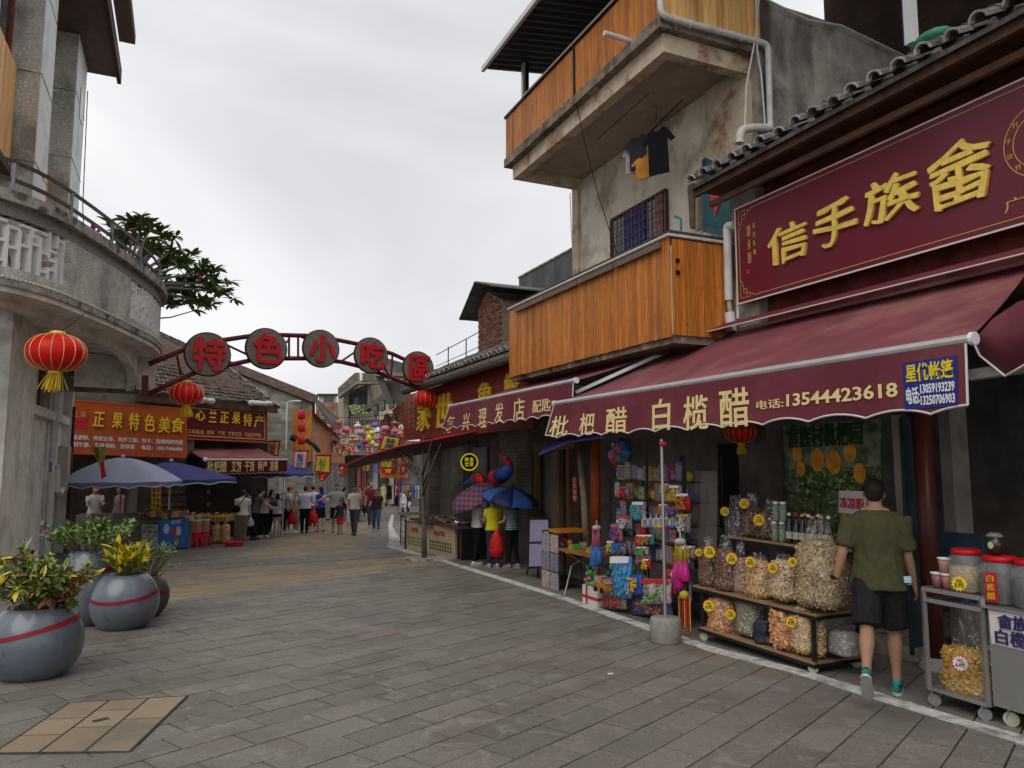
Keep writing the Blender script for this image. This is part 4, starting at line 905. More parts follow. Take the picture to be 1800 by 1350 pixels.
# positive offset = to the left of travel = inwards
def band(name, m, z0, z1, d0, d1, i0=0, i1=None, par=None):
    seg = cv_[i0:i1]
    a, b, c, d = [x[i0:i1] for x in (offs(cv_, d0, z0), offs(cv_, d0, z1), offs(cv_, d1, z1), offs(cv_, d1, z0))]
    mb = MB(); mb.sheet([a, b, c, d, a]);
    for q in (0, -1): mb.add([a[q], b[q], c[q], d[q]], [(0, 1, 2, 3)])
    return mb.build(name, m, par or L1, clean=True)
band('balcony_slab', WHITED, 4.02, 4.16, 0.0, 2.2)
band('slab_lip', CONC, 4.10, 4.20, -0.04, 0.05)
band('parapet_foot', STUC, 4.22, 4.38, 0.03, 0.17)
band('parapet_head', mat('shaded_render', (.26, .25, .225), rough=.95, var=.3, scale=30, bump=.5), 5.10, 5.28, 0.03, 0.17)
band('parapet_cap', CONC, 5.28, 5.44, -0.09, 0.24)
n_ = len(cv_) - 1
def tpos(u_, s_):   # nearest index on the curve
    p = P(u_, s_, 0); return min(range(len(cv_)), key=lambda i: (Vector((cv_[i].x, cv_[i].y, 0)) - p).length)
iA, iB, iC, iD = tpos(-1.88, 12.6) + 3, tpos(-1.0, 15.3), tpos(-.53, 17.9), n_
band('solid_panel', STUC, 4.38, 5.10, 0.03, 0.17, iA, iB + 1)
band('end_panel', STUC, 4.38, 5.10, 0.03, 0.17, iC, n_ + 1)
def lattice(i0, i1, seed):
    r_ = random.Random(seed); seg = offs(cv_, .05, 0)[i0:i1 + 1]; ln_ = [0]
    for a, b in zip(seg, seg[1:]): ln_.append(ln_[-1] + (b - a).length)
    def at_(t):
        for k in range(len(ln_) - 1):
            if t <= ln_[k + 1] + 1e-6: return seg[k].lerp(seg[k + 1], (t - ln_[k]) / (ln_[k + 1] - ln_[k]))
        return seg[-1]
    tot = ln_[-1]; nc = max(2, round(tot / .185)); st = tot / nc; mb = MB()
    for c in range(nc + 1):
        a = at_(min(c * st, tot)); b = at_(min(c * st + .02, tot)) if c < nc else at_(tot - .02)
        d = (b - a) if c < nc else (a - b); d.normalize(); nn = Vector((-d.y, d.x, 0))
        z0 = 4.38; z1 = 5.10; gap = r_.choice([None, 4.55, 4.75, 4.95])
        for lo, hi in ([(z0, z1)] if gap is None or c in (0, nc) else [(z0, gap), (gap + .15, z1)]):
            mb.para(a - d * .024 + Vector((0, 0, lo)), d * .05, nn * .12, UP * (hi - lo))
    for c in range(nc):
        a, b = at_(c * st), at_(min(tot, (c + 1) * st)); d = (b - a); nn = Vector((-d.y, d.x, 0)).normalized()
        for k in range(5):
            if r_.random() < .5: mb.para(a + nn * .004 + Vector((0, 0, 4.45 + k * .14 + (c % 2) * .07)), d, nn * .11, UP * .042)
    mb.build('breeze_lattice', STUCW, L1)
lattice(0, iA, 3); lattice(iB, iC, 5)
bd_ = MB(); c_ = offs(cv_, -.035, 4.215); acc = 0
for a, b in zip(c_, c_[1:]):
    L_ = (b - a).length; t = acc
    while t < L_: bd_.ell(a.lerp(b, t / L_), .026, 7, 5); t += .068
    acc = t - L_
bd_.build('bead_row', mat('bead_white', (.5, .48, .42), rough=.6, var=.3, scale=20), L1, True, kind='stuff')
rl = thing('balcony_railing', cv_[40], 'two-bar metal railing on top of the rounded balcony parapet', 'railing')
ORG[rl] = Vector(rl.location)
for z in (5.64, 5.90):
    q = offs(cv_, .06, z); mb = MB()
    mb.slab([[p - UP * .03 for p in q], [p + UP * .03 for p in q]], (-.02, -.02, 0)); mb.build('rail', mat('rail_grey', (.06, .052, .045), rough=.6, var=.2), rl)
q = offs(cv_, .07, 5.4)
for i in range(3, len(q) - 1, 11): MB().box(q[i] + UP * .24, (.055, .055, .48), SA).build('baluster', mat('post_paint', (.22, .22, .21), rough=.7, var=.15, scale=5), rl)
# arched beam under the balcony
inn = offs(cv_, .62, 4.02); out_ = offs(cv_, .45, 4.02); i0, i1 = 8, tpos(-.52, 18.0) + 5
a_, b_, c_, d_ = [], [], [], []
for i in range(i0, i1 + 1):
    k = (i - i0) / (i1 - i0); drop = .10 + .62 * max(0, (k - .62) / .38) ** 2.4 + .05 * k
    for lst, base in ((a_, out_), (b_, out_), (c_, inn), (d_, inn)): lst.append(base[i].copy())
    a_[-1].z -= 0; b_[-1].z -= drop; c_[-1].z -= drop; 
mb = MB(); mb.sheet([a_, b_, c_, d_]); mb.build('arched_beam', WHITED, L1)
e = out_[i1]; mb = MB(); d = (cv_[i1] - cv_[i1 - 1]).normalized(); nn = Vector((-d.y, d.x, 0))
p = Vector((cv_[i1].x, cv_[i1].y, 3.30)); mb.para(p + nn * .02, nn * 1.6, d * .14, UP * .75); mb.build('end_bracket', WHITED, L1)
p = Vector((cv_[i1].x, cv_[i1].y, 3.26)); MB().para(p + nn * .42 - d * .05, nn * .16, d * .24, UP * .3).build('bracket_foot', CONC, L1)
MB().ubox(-5.0, -.9, 19.0, 19.2, 3.25, 4.02).build('cross_beam', PLASG, L1)
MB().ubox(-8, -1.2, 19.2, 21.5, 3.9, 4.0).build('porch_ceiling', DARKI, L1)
mb = MB(); mb.tube([P(-2.3, 18.8, 3.55), P(-1.3, 18.7, 3.55), P(-1.15, 18.7, 3.72)], .04, 6); mb.build('porch_pipe', PVC, L1)
# ground floor
m_ = MB(); m_.ubox(-3.6, -2.42, 13.2, 15.45, -.7, 4.02); m_.build('round_pillar', WHITED, L1)
MB().ubox(-2.7, -2.60, 15.45, 20.6, -.7, 4.02).build('ground_wall', WHITED, L1)
MB().ubox(-2.62, -2.52, 15.6, 16.0, -.5, 3.4).build('red_door_post', mat('brown_red', (.16, .035, .02), var=.2), L1)
MB().ubox(-2.62, -2.45, 15.45, 20.6, 2.55, 2.72).build('lintel_band', WHITED, L1)
MB().ubox(-2.61, -2.55, 16.8, 18.0, 2.72, 3.6).build('high_window', GLASSD, L1)
MB().ubox(-2.6, -2.42, 20.3, 20.6, -.7, 3.8).build('end_pilaster', WHITED, L1)
MB().ubox(-2.41, -2.36, 20.38, 20.5, -.5, 3.0).build('dark_strip', mat('purple_brown', (.09, .03, .03)), L1)
MB().ubox(-3.2, -1.6, 18.2, 21.0, -.75, -.42).build('plinth', mat('green_plinth', (.16, .20, .17), var=.3, scale=5, stain=(.2, .19, .17)), L1)
c = thing('drain_pipe', P(-2.45, 18.3, -.5), 'long cream drain pipe down the ground floor wall of the corner building', 'pipe')
MB().tube([P(-2.48, 18.3, -.55), P(-2.48, 18.3, 3.95)], .075, 10).build('pipe_run', PVC, c)
for z in (.7, 2.1, 3.2): MB().tube([P(-2.48, 18.3, z), P(-2.48, 18.3, z + .06)], .085, 10).build('pipe_clip', PVC, c)
c = thing('meter_box', P(-2.3, 20.9, 1.2), 'cream metal meter box with hooked conduit beside the orange food sign', 'box')
q = onU(103, 782, -2.3); q2 = onU(121, 862, -2.3)
MB().para(q2, DX * -.5, NX * -.2, UP * (q.z - q2.z)).build('case', mat('cream_steel', (.42, .40, .33), rough=.5, var=.15), c)
MB().tube([onU(101, 818, -2.2), onU(101, 862, -2.2), onU(106, 868, -2.2), onU(110, 860, -2.2)], .045, 8).build('conduit', PVC, c)
MB().para(onU(86, 830, -2.3), DX * .25, NX * .01, UP * .2).build('number_plate', mat('blue_plate', (.06, .09, .25)), c)
# upper floors
MB().ubox(-3.4, -3.1, 11.5, 20.6, 4.1, 11.6).build('upper_wall', STUCW, L1)
MB().ubox(-3.4, -2.6, 14.95, 16.15, 4.1, 11.6).build('front_pilaster', STUC, L1)
MB().ubox(-2.598, -2.585, 14.95, 16.15, 4.1, 11.6).build('skylit_pilaster_side', STUCW, L1)  # thin facing in a lighter colour, imitating light from the open sky
MB().ubox(-3.4, -2.6, 19.0, 20.6, 4.1, 11.6).build('rear_pilaster', STUC, L1)
MB().ubox(-2.598, -2.585, 19.0, 20.6, 4.1, 11.6).build('skylit_pilaster_side', STUCW, L1)  # same lighter facing, sky light put into the colour
for z in (6.95, 8.6, 10.2):
    MB().ubox(-3.39, -2.575, 14.94, 16.16, z, z + .015).build('render_joint', CONC, L1); MB().ubox(-3.39, -2.575, 18.99, 20.61, z, z + .015).build('render_joint', CONC, L1)
for z in (9.9, 6.6): MB().ubox(-2.584, -2.57, 19.7, 20.2, z, z + .75).build('slot_window', GLASSD, L1)
plank_wall(L1, PLL, P(-2.95, 14.85), P(-2.95, 11.6), 6.75, 8.6, .14, NX)
MB().ubox(-3.1, -2.9, 11.6, 14.9, 6.6, 6.74).build('panel_sill', DKWOOD, L1)
plank_wall(L1, PLL, P(-3.0, 18.98), P(-3.0, 18.2), 5.6, 8.2, .14, NX)
MB().ubox(-3.12, -3.08, 14.2, 14.9, 8.75, 11.4).build('upper_window', GLASSD, L1)
MB().ubox(-3.08, -3.04, 14.15, 14.9, 9.8, 9.95).ubox(-3.08, -3.04, 14.75, 14.9, 8.7, 11.4).build('window_bar', mat('red_brown_frame', (.2, .05, .03)), L1)
MB().ubox(-3.12, -3.08, 16.4, 18.9, 8.75, 11.4).build('recess_window', GLASSD, L1)
MB().ubox(-3.12, -3.04, 11.6, 12.6, 4.3, 6.3).build('balcony_doors', mat('orange_door', (.45, .10, .03)), L1)
EV = mat('eave_brown', (.17, .13, .11), rough=.8, var=.15, scale=3)
MB().ubox(-3.4, -1.95, 10, 20.9, 11.62, 11.75).build('eave_slab', EV, L1)
MB().ubox(-1.95, -1.86, 10, 21.1, 11.55, 11.95).build('eave_fascia', DKWOOD, L1)
MB().ubox(-1.86, -1.5, 10, 20.0, 12.15, 12.4).build('gutter', EV, L1)
MB().tube([P(-2.55, 20.62, 11), P(-2.5, 20.62, 8), P(-2.2, 20.0, 5.4)], .012, 5).build('lightning_cable', BLKM, L1)
# ---------------------------------------------------------------- leaves
def leaf_mesh(name, m, L=1.0, W=.34, fold=.12, droop=.25, seg=4):
    vs, fs = [], []
    for i in range(seg + 1):
        t = i / seg; w = W * math.sin(math.pi * min(1, t * .92 + .06)) ** .8 / 2 if 0 < i < seg else .008; z = -droop * t * t
        vs += [Vector((t * L, -w, z + fold * w * 2)), Vector((t * L, 0, z)), Vector((t * L, w, z + fold * w * 2))]
    for i in range(seg):
        a = i * 3; fs += [(a, a + 1, a + 4, a + 3), (a + 1, a + 2, a + 5, a + 4)]
    me = bpy.data.meshes.new(name); me.from_pydata(vs, [], fs); me.materials.append(m); return me
def leafm(name, c, c2=None, rough=.45, **k):
    return mat(name, c, rough=rough, var=.3, scale=9, isl=.3, stain=c2, sc2=7, amt=.9 if c2 else .5, spec=.5, **k)
LG = leafm('leaf_dark', (.12, .19, .045)); LG2 = leafm('leaf_mid', (.17, .255, .065)); LY = leafm('leaf_yellow', (.74, .56, .03), (.32, .30, .03)); LR = leafm('leaf_red', (.20, .05, .03), (.08, .09, .03)); LL = leafm('leaf_light', (.14, .22, .05), (.07, .13, .03))
def leaf_set(parent, spots, me_list, nobj, name='leaf', stuffname='foliage', kids=True):
    """spots: (point, direction, size, mesh index). Largest become leaves of their own, the rest one mass"""
    spots = sorted(spots, key=lambda s_: (s_[0] - CAM).length / s_[2]); rest = {}
    for i, (p, d, sz, k) in enumerate(spots):
        d = Vector(d).normalized(); u_ = UP + Vector((rnd.uniform(-.5, .5), rnd.uniform(-.5, .5), 0)); z = (u_ - d * u_.dot(d))
        if z.length < .1: z = Vector((1, 0, 0)) - d * d.x
        z.normalize(); y = z.cross(d); me = me_list[k % len(me_list)]
        M_ = Matrix.Translation(Vector(p) - ORG[parent]) @ Matrix((d, y, z)).transposed().to_4x4() @ Matrix.Scale(sz, 4)
        if i < nobj:
            o = bpy.data.objects.new(name, me); link(o); o.parent = parent; o.matrix_local = M_
        else: rest.setdefault(k % len(me_list), []).append((me, M_))
    for k, lst in rest.items():
        me = lst[0][0]; vs0 = [v.co for v in me.vertices]; fs0 = [tuple(f.vertices) for f in me.polygons]; mb = MB()
        for _, M_ in lst: mb.add([M_ @ v + ORG[parent] for v in vs0], fs0)
        mb.build(stuffname, me.materials[0], parent, kind='stuff')
def rv(a=1.0): return Vector((rnd.gauss(0, a), rnd.gauss(0, a), rnd.gauss(0, a)))
# frangipani standing in a tub on the balcony
tb = P(-1.35, 17.2, 4.2)
FT = thing('frangipani_tree', tb, 'large-leaved frangipani tree with a few red flowers rising behind the rounded balcony', 'tree')
bm2 = MB(); tips = []
def grow(a, b, r, depth):
    mid = a.lerp(b, .5) + rv(.06); bm2.tube([a, mid, b], [r, r * .85, r * .7], 6)
    if depth == 0: tips.append((b, (b - a).normalized())); return
    for k in range(rnd.choice([2, 3])):
        d = ((b - a).normalized() + rv(.55)); d.z = abs(d.z) * .55 + .02; d.normalize(); grow(b, b + d * rnd.uniform(.4, .75), r * .62, depth - 1)
fork = tb + UP * .9 + NX * .1
bm2.tube([tb, tb + UP * .5, fork], [.09, .08, .07], 8)
for px, py, Y in ((222, 425, 17), (205, 410, 17.4), (235, 400, 17.2), (262, 405, 16.8), (285, 418, 17.4), (305, 440, 17), (260, 445, 16.6), (290, 465, 16.8), (325, 465, 17.2), (340, 495, 17), (290, 505, 16.6), (250, 480, 16.8), (315, 515, 16.8), (275, 440, 17.8), (315, 460, 18), (240, 430, 17.8), (345, 480, 16.6), (265, 520, 17), (335, 525, 16.9), (375, 498, 17), (355, 530, 17), (300, 535, 17), (385, 512, 17.1), (250, 392, 17), (365, 505, 17.2)):
    e = onY(px, py, Y); c1 = fork.lerp(e, .45) + UP * .15; bm2.tube([fork, c1, e], [.05, .035, .025], 6)
    for k in range(3):
        d = (e - fork).normalized() + rv(.9); d.z = d.z * .7 + .15; d.normalize(); tips.append((e + d * .1, d)); q = e + d * rnd.uniform(.22, .45); bm2.tube([e, q], [.02, .014], 5); tips.append((q, d))
e = onY(345, 545, 16.6); bm2.tube([onY(272, 560, 16.9), onY(300, 558, 16.7), e], [.02, .016, .012], 5); tips.append((e, NX)); tips.append((onY(388, 505, 16.8), NX))
bm2.build('branches', mat('frangipani_bark', (.15, .14, .12), rough=.9, var=.3, scale=15), FT, True)
MB().lathe([(.2, 0), (.28, .05), (.3, .4), (.26, .4)], tb, 14).build('tub', CONC, FT)
sp_ = []
for b, d in tips:
    for k in range(11):
        a = rnd.uniform(0, 2 * math.pi); el = rnd.uniform(-.35, .75); dd = Vector((math.cos(a) * math.cos(el), math.sin(a) * math.cos(el), math.sin(el))) + d * .4
        sp_.append((b - d * rnd.uniform(0, .12), dd, rnd.uniform(.20, .31), 0 if rnd.random() < .6 else 1))
leaf_set(FT, sp_, [leaf_mesh('frangipani_leaf', LG), leaf_mesh('frangipani_leaf2', LG2)], 280)
fl = leaf_mesh('petal', mat('petal_red', (.45, .03, .06)), .1, .8)
for px, py in ((208, 384), (235, 403), (351, 487)):
    q = onY(px, py, 16.3)
    mb = MB()
    for k in range(6): a = k * 1.05; mb.ell(q + Vector((math.cos(a), .3, math.sin(a))) * .025, (.022, .015, .022), 6, 4)
    mb.build('flower', mat('petal_red', (.45, .03, .06)), FT, True)
pl = thing('balcony_plant', P(-2.2, 13.0, 4.3), 'yellow-green spiky plant seen through the balcony lattice', 'plant')
sp_ = []
for k in range(150):
    i = rnd.randrange(4, iA + 6); b = cv_[i]; q = offs(cv_, .45, 4.35)[i]; sp_.append((q + rv(.08) + UP * rnd.uniform(0, .35), rv(1) + UP * .9, rnd.uniform(.22, .4), rnd.choice([0, 1])))
leaf_set(pl, sp_, [leaf_mesh('blade', leafm('leaf_straw', (.34, .30, .07), (.12, .14, .04)), 1, .09), leaf_mesh('blade2', LL, 1, .1)], 0)
q = P(-1.5, 13.9, 5.42); pf = MB()
for k in range(16): pf.ell(q + rv(.07) + UP * .12, .028, 6, 4)
pf.tube([q, q + UP * .1], .01, 5); solo(pf, 'orchid', mat('magenta_petal', (.45, .06, .32)), 'small magenta flowers on the balcony parapet', 'flower', smooth=True)
# ================================================================ left shops
def e2(p, q): return (Vector(q) - Vector(p)).normalized()
S1a, S1b = onY(118, 800, 20.3), onY(327, 804, 22.3)
f3 = quadmap(onY(122, 703, 20.3), onY(327, 719, 22.3), onY(327, 804, 22.3), onY(114, 796, 20.3))
LS = thing('food_shop', onY(220, 960, 22.5), 'dark open food shop behind the orange sign on the left', 'building')
d1 = e2(S1a * 1, S1b * 1); d1.z = 0; d1.normalize(); nb = Vector((-d1.y, d1.x, 0))
if nb.y < 0: nb = -nb
base = Vector((S1a.x, S1a.y, 0)) + nb * .25
def lbox(a0, a1, b0, b1, z0, z1): 
    p = base + d1 * a0 + nb * b0; p.z = z0; return MB().para(p, d1 * (a1 - a0), nb * (b1 - b0), UP * (z1 - z0))
lbox(-3.5, 1.7, .1, .3, 3.0, 4.4).build('dark_backing', DARKW, LS); lbox(1.7, 3.45, .1, .3, 3.0, 3.62).build('dark_backing', DARKI, LS); lbox(-2.5, 3.4, 0, .3, 1.9, 3.4).build('fascia_wall', DARKW, LS)  # dark backing added above the sign to hide bright sky gaps
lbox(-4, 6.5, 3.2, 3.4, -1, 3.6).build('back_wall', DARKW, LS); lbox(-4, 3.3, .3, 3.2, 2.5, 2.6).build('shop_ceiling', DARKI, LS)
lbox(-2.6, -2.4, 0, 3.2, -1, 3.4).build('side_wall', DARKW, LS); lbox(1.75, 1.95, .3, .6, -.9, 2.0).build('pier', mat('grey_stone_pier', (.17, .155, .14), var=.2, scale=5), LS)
o = thing('food_sign', f3(0, 0), 'orange food sign with yellow brush characters and white menu lines, left', 'sign')
board(f3, .12).build('board', SIGNO, o)
mb = MB(); strip(mb, f3, [(0, 0), (1, 0), (1, 1), (0, 1), (0, 0)], .05, .001, .02); mb.build('frame', mat('orange_frame', (.5, .07, .03)), o)
def pxrect(f, pts4, xa, xb, yt, yb):   # inverse of the board map, solved by iteration in picture space
    def proj(p):
        q = p - CAM; dep = q.y * CT + q.z * ST; return 900 + FPX * q.x / dep, 675 - FPX * (q.z * CT - q.y * ST) / dep
    def inv(px, py):
        u, v = .5, .5
        for _ in range(30):
            x, y = proj(f(u, v)); x1, y1 = proj(f(u + .01, v)); x2, y2 = proj(f(u, v + .01))
            a, b, c, d = (x1 - x) / .01, (x2 - x) / .01, (y1 - y) / .01, (y2 - y) / .01; det = a * d - b * c
            ex, ey = px - x, py - y; u += (ex * d - b * ey) / det; v += (a * ey - c * ex) / det
        return u, v
    a = inv(xa, yb); b = inv(xb, yt); return a[0], a[1], b[0], b[1]
def bx(x, y): return x / 3.07, 560 + y / 3.07
for ch, xa, xb, ya, yb in (('正', 503, 562, 508, 580), ('果', 606, 660, 512, 590), ('特', 696, 750, 515, 600), ('色', 778, 835, 520, 607), ('美', 855, 915, 535, 615), ('食', 922, 990, 538, 612)):
    r_ = pxrect(f3, None, xa / 3.07, xb / 3.07, 560 + ya / 3.07, 560 + yb / 3.07); text(MB(), f3, ch, *r_, fat=.0022, depth=.05, h=.002, shear=.1).build('raised_character', YEL, o)
for s_, xa, xb, ya, yb in (('兰溪濑粉、传统云吞、纯手工面、饺子、盐焗鸡脚鸡翅', 362, 986, 632, 668), ('秘制牛腩、各味汤粉、凉拌类', 362, 728, 672, 703), ('电话：15017496400', 762, 985, 690, 716)):
    k = (ya + yb) / 2; r_ = pxrect(f3, None, xa / 3.07, xb / 3.07, 560 + k / 3.07 - 4.5, 560 + k / 3.07 + 4.5); dv = .095
    text(MB(), f3, s_, r_[0], {632: .255, 672: .12, 690: .12}[ya], r_[2], {632: .255, 672: .12, 690: .12}[ya] + dv, bold=.015).build('menu_lettering', WHT, o)
r_ = pxrect(f3, None, 123, 155, 722, 752); lg = MB(); lg.slab([[f3(r_[0], r_[3], .004), f3(r_[2], r_[3], .004)], [f3(r_[0], r_[1], .004), f3(r_[2], r_[1], .004)]], f3.n * .006); lg.build('red_logo', REDP, o)
text(MB(), f3, '正果', r_[0] + .01, r_[1] + .2, r_[2] - .01, r_[3] - .02, h=.014).build('logo_lettering', GOLDP, o)
# second sign
f4 = quadmap(onY(325, 711, 22.4), onY(469, 723, 24.7), onY(469, 778, 24.7), onY(325, 771, 22.4))
o = thing('specialty_sign', f4(0, 0), 'dark red specialty shop sign with yellow brush characters under the old tiled roof', 'sign')
board(f4, .15).build('board', SIGND, o)
mb = MB(); strip(mb, f4, [(.03, .10), (.97, .10), (.97, .92), (.03, .92)], .03, .003); mb.build('gold_border', GOLDP, o)
mb = MB(); strip(mb, f4, [(0, 0), (1, 0), (1, 1), (0, 1)], .04, .001, .02); mb.build('frame', mat('orange_frame', (.5, .07, .03)), o)
bx4 = lambda x, y: (260 + x / 5.627, 560 + y / 5.627)
for ch, xa, xb, ya, yb in (('心', 470, 560, 910, 1005), ('兰', 600, 670, 905, 1025), ('正', 710, 790, 930, 1030), ('果', 830, 905, 930, 1040), ('特', 940, 1020, 940, 1060), ('产', 1050, 1135, 960, 1075)):
    r_ = pxrect(f4, None, 260 + xa / 5.627, 260 + xb / 5.627, 560 + ya / 5.627, 560 + yb / 5.627); text(MB(), f4, ch, *r_, fat=.002, depth=.04, h=.002, shear=.1).build('raised_character', YEL, o)
for s_, xa, xb in (('正果酱油', 390, 550), ('腊味', 582, 655), ('干货', 690, 760), ('客家艾糍', 790, 925), ('可批发零售', 955, 1115)):
    r_ = pxrect(f4, None, 260 + xa / 5.627, 260 + xb / 5.627, 755, 762); text(MB(), f4, s_, r_[0], .155, r_[2], .285, bold=.015).build('menu_lettering', GOLDP, o)
# tiled roof above and gable house
RS = thing('specialty_shop', onY(400, 960, 25.5), 'old tiled-roof shop behind the dark red specialty sign', 'building')
ea, eb = onY(238, 694, 21.3), onY(488, 717, 24.8); ra, rb = onY(222, 560, 27), onY(372, 628, 29.3)
rf = quadmap(ra, rb, eb, ea)
MB().slab([[ra, rb], [ea, eb]], UP * -.12).build('roof_bed', DKWOOD, RS)
mb = MB(); N_ = 32
for i in range(N_):
    a = ea.lerp(eb, (i + .5) / N_); b = ra.lerp(rb, (i + .5) / N_); K = 20
    for k in range(K):
        p, q = a.lerp(b, k / K), a.lerp(b, (k + 1.1) / K); mb.tube([p + UP * rnd.uniform(.01, .06), q + UP * .02], [.105, .08], 6)
mb.build('tile_rows', mat('brown_tile', (.085, .065, .052), rough=.9, var=.4, scale=9, bump=.5, stain=(.16, .13, .11), sc2=3.0, amt=.7, isl=.4), RS, kind='stuff')
MB().bar(eb + UP * .03, rb + UP * .06, .16, .10).build('verge', CONC, RS)
MB().bar(ea - UP * .12, eb - UP * .12, .06, .14).build('eave_board', DKWOOD, RS)
for x0_, x1_ in ((352, 358), (368, 382), (442, 472)):
    mb = MB()
    for k in range(6 if x1_ - x0_ > 20 else 3):
        q = onY(x0_ + (x1_ - x0_) * rnd.random(), 703 + (x0_ - 340) / 16 + rnd.uniform(-2, 2), 22.5 + (x0_ - 340) / 65); mb.ell(q, (.16, .14, .09), 8, 5)
    solo(mb, 'roof_patch', WHTF, {352: 'smallest lump of white mortar on the old tiled roof edge', 368: 'white mortar lump on the old tiled roof beside the lantern', 442: 'long white mortar patch near the right corner of the old tiled roof'}[x0_], 'mortar', smooth=True)
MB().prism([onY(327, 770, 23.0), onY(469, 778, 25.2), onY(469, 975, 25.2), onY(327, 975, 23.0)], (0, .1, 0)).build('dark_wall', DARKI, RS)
MB().prism([onY(405, 805, 25.2), onY(430, 805, 25.5), onY(430, 940, 25.5), onY(405, 940, 25.2)], (0, .3, 0)).build('pier', mat('grey_stone_pier', (.17, .155, .14), var=.2, scale=5), RS)
GH = thing('gable_house', onY(460, 905, 29), 'grey brick gable house beyond the tiled roof on the left', 'building')
BG2 = brick_mat('gable_brick', (0.25, 0.25, 0.21), (0.42, 0.41, 0.35), (0.40, 0.38, 0.33), .42, .15, axis=Vector((1, 0, 0)))
MB().prism([onY(283, 600, 29), onY(549, 700, 29), onY(549, 905, 29), onY(283, 905, 29)], (0, .4, 0)).build('gable_wall', BG2, GH)
MB().bar(onY(281, 594, 28.9), onY(556, 703, 28.9), .34, .16, up=Vector((0, -1, .4))).build('verge_tiles', mat('verge_brown', (.13, .085, .07), rough=.9, var=.4, scale=8, bump=.5), GH)
MB().prism([onY(549, 700, 28.9), onY(566, 728, 28.0), onY(606, 775, 38), onY(600, 745, 39)], UP * .15).build('side_roof', TILED, GH)
MB().prism([onY(514, 722, 28.8), onY(549, 722, 28.9), onY(606, 778, 39), onY(606, 815, 39), onY(549, 812, 28.9), onY(514, 812, 28.8)], UP * .01).build('upper_band', WOODO, GH)
g0, g1 = onY(516, 735, 28.85), onY(549, 735, 28.85)
plank_wall(GH, PLO, (g0.x, g0.y, 0), (g1.x, g1.y, 0), onY(530, 812, 28.85).z, onY(530, 735, 28.85).z, .12, (0, -1, 0))
MB().prism([onY(549, 735, 28.9), onY(604, 775, 39), onY(604, 895, 39), onY(549, 905, 28.9)], (-.3, .1, 0)).build('street_wall', BRICKG, GH)
mb = MB(); mb.tube([onY(514, 705, 28.7), onY(505, 708, 28.7), onY(503, 790, 28.7)], .04, 6).tube([onY(514, 705, 28.7), onY(529, 705, 28.7)], .04, 6); solo(mb, 'downpipe', PVC, 'white pipe bent over the corner of the grey gable house', 'pipe')
mb = MB(); mb.bar(onY(496, 830, 27), onY(494, 930, 27), .16); solo(mb, 'white_post', WHT, 'white square post at the right end of the left awning', 'post')
# ---------------------------------------------------------------- left awning
def cloth_awning(name, label, back, front, drop, waves, m, texts, pip=WHTF):
    """back, front: (left, right) points"""
    a = thing(name, front[0], label, 'awning')
    rows = [[back[0].lerp(back[1], j / 10).lerp(front[0].lerp(front[1], j / 10), i / 5) - UP * .05 * math.sin(math.pi * i / 5) for j in range(11)] for i in range(6)]
    MB().slab(rows, (0, 0, -.01)).build('canvas', AWN2, a, True); n = 140
    fd = (front[1] - front[0]).normalized(); nn = fd.cross(UP); nn = -nn if nn.y > 0 else nn
    top = [front[0].lerp(front[1], i / n) for i in range(n + 1)]; bot = [p - UP * (drop[0] + (drop[1] - drop[0]) * i / n - .04 * abs(math.cos(i / n * waves * math.pi))) for i, p in enumerate(top)]
    MB().slab([top, bot], nn * .01).build('valance', m, a); MB().tube(bot, .012, 4).build('white_piping', pip, a); MB().tube(top, .03, 6).build('front_bar', ALU, a)
    MB().ell(top[0], .07, 8, 6).build('end_cap', WHT, a, True)
    f = quadmap(top[0], top[-1], top[-1] - UP * drop[1], top[0] - UP * drop[0])
    for s_, u0, u1, v0, v1 in texts: text(MB(), f, s_, u0, v0, u1, v1, bold=.015, h=.015).build('lettering', CREAM, a)
    return a
cloth_awning('awning', 'maroon awning of the specialty shop with cream lettering, left of the street', (onY(325, 783, 23.2), onY(449, 785, 25.2)), (onY(361, 808, 21.0), onY(505, 808, 22.8)), (.44, .40), 16, SIGND,
             [('枇杷醋', .02, .245, .16, .93), ('艾糍', .30, .42, .16, .93), ('干货', .46, .58, .16, .93), ('特产', .62, .74, .16, .93), ('凉果', .77, .88, .16, .93)])
# stacked notice strip and yellow menu banner inside
q = quadmap(onY(266, 845, 22.0), onY(283, 845, 22.1), onY(282, 908, 22.1), onY(266, 908, 22.0)); bn = MB(); bn.slab([[q(0, 1), q(1, 1)], [q(0, 0), q(1, 0)]], -q.n * .01); c = bn.build('menu_banner', mat('dull_gold_banner', (.42, .22, .03)), None, label='narrow dull yellow menu banner hanging in the left food shop')
c['category'] = 'banner'
tt = MB()
for i in range(6):
    for j in range(2): text(tt, q, '汤粉面饭粥点艾糍牛腩云吞'[i * 2 + j], .12 + j * .42, .84 - i * .15, .46 + j * .42, .95 - i * .15)
tt.build('lettering', BLK, c)
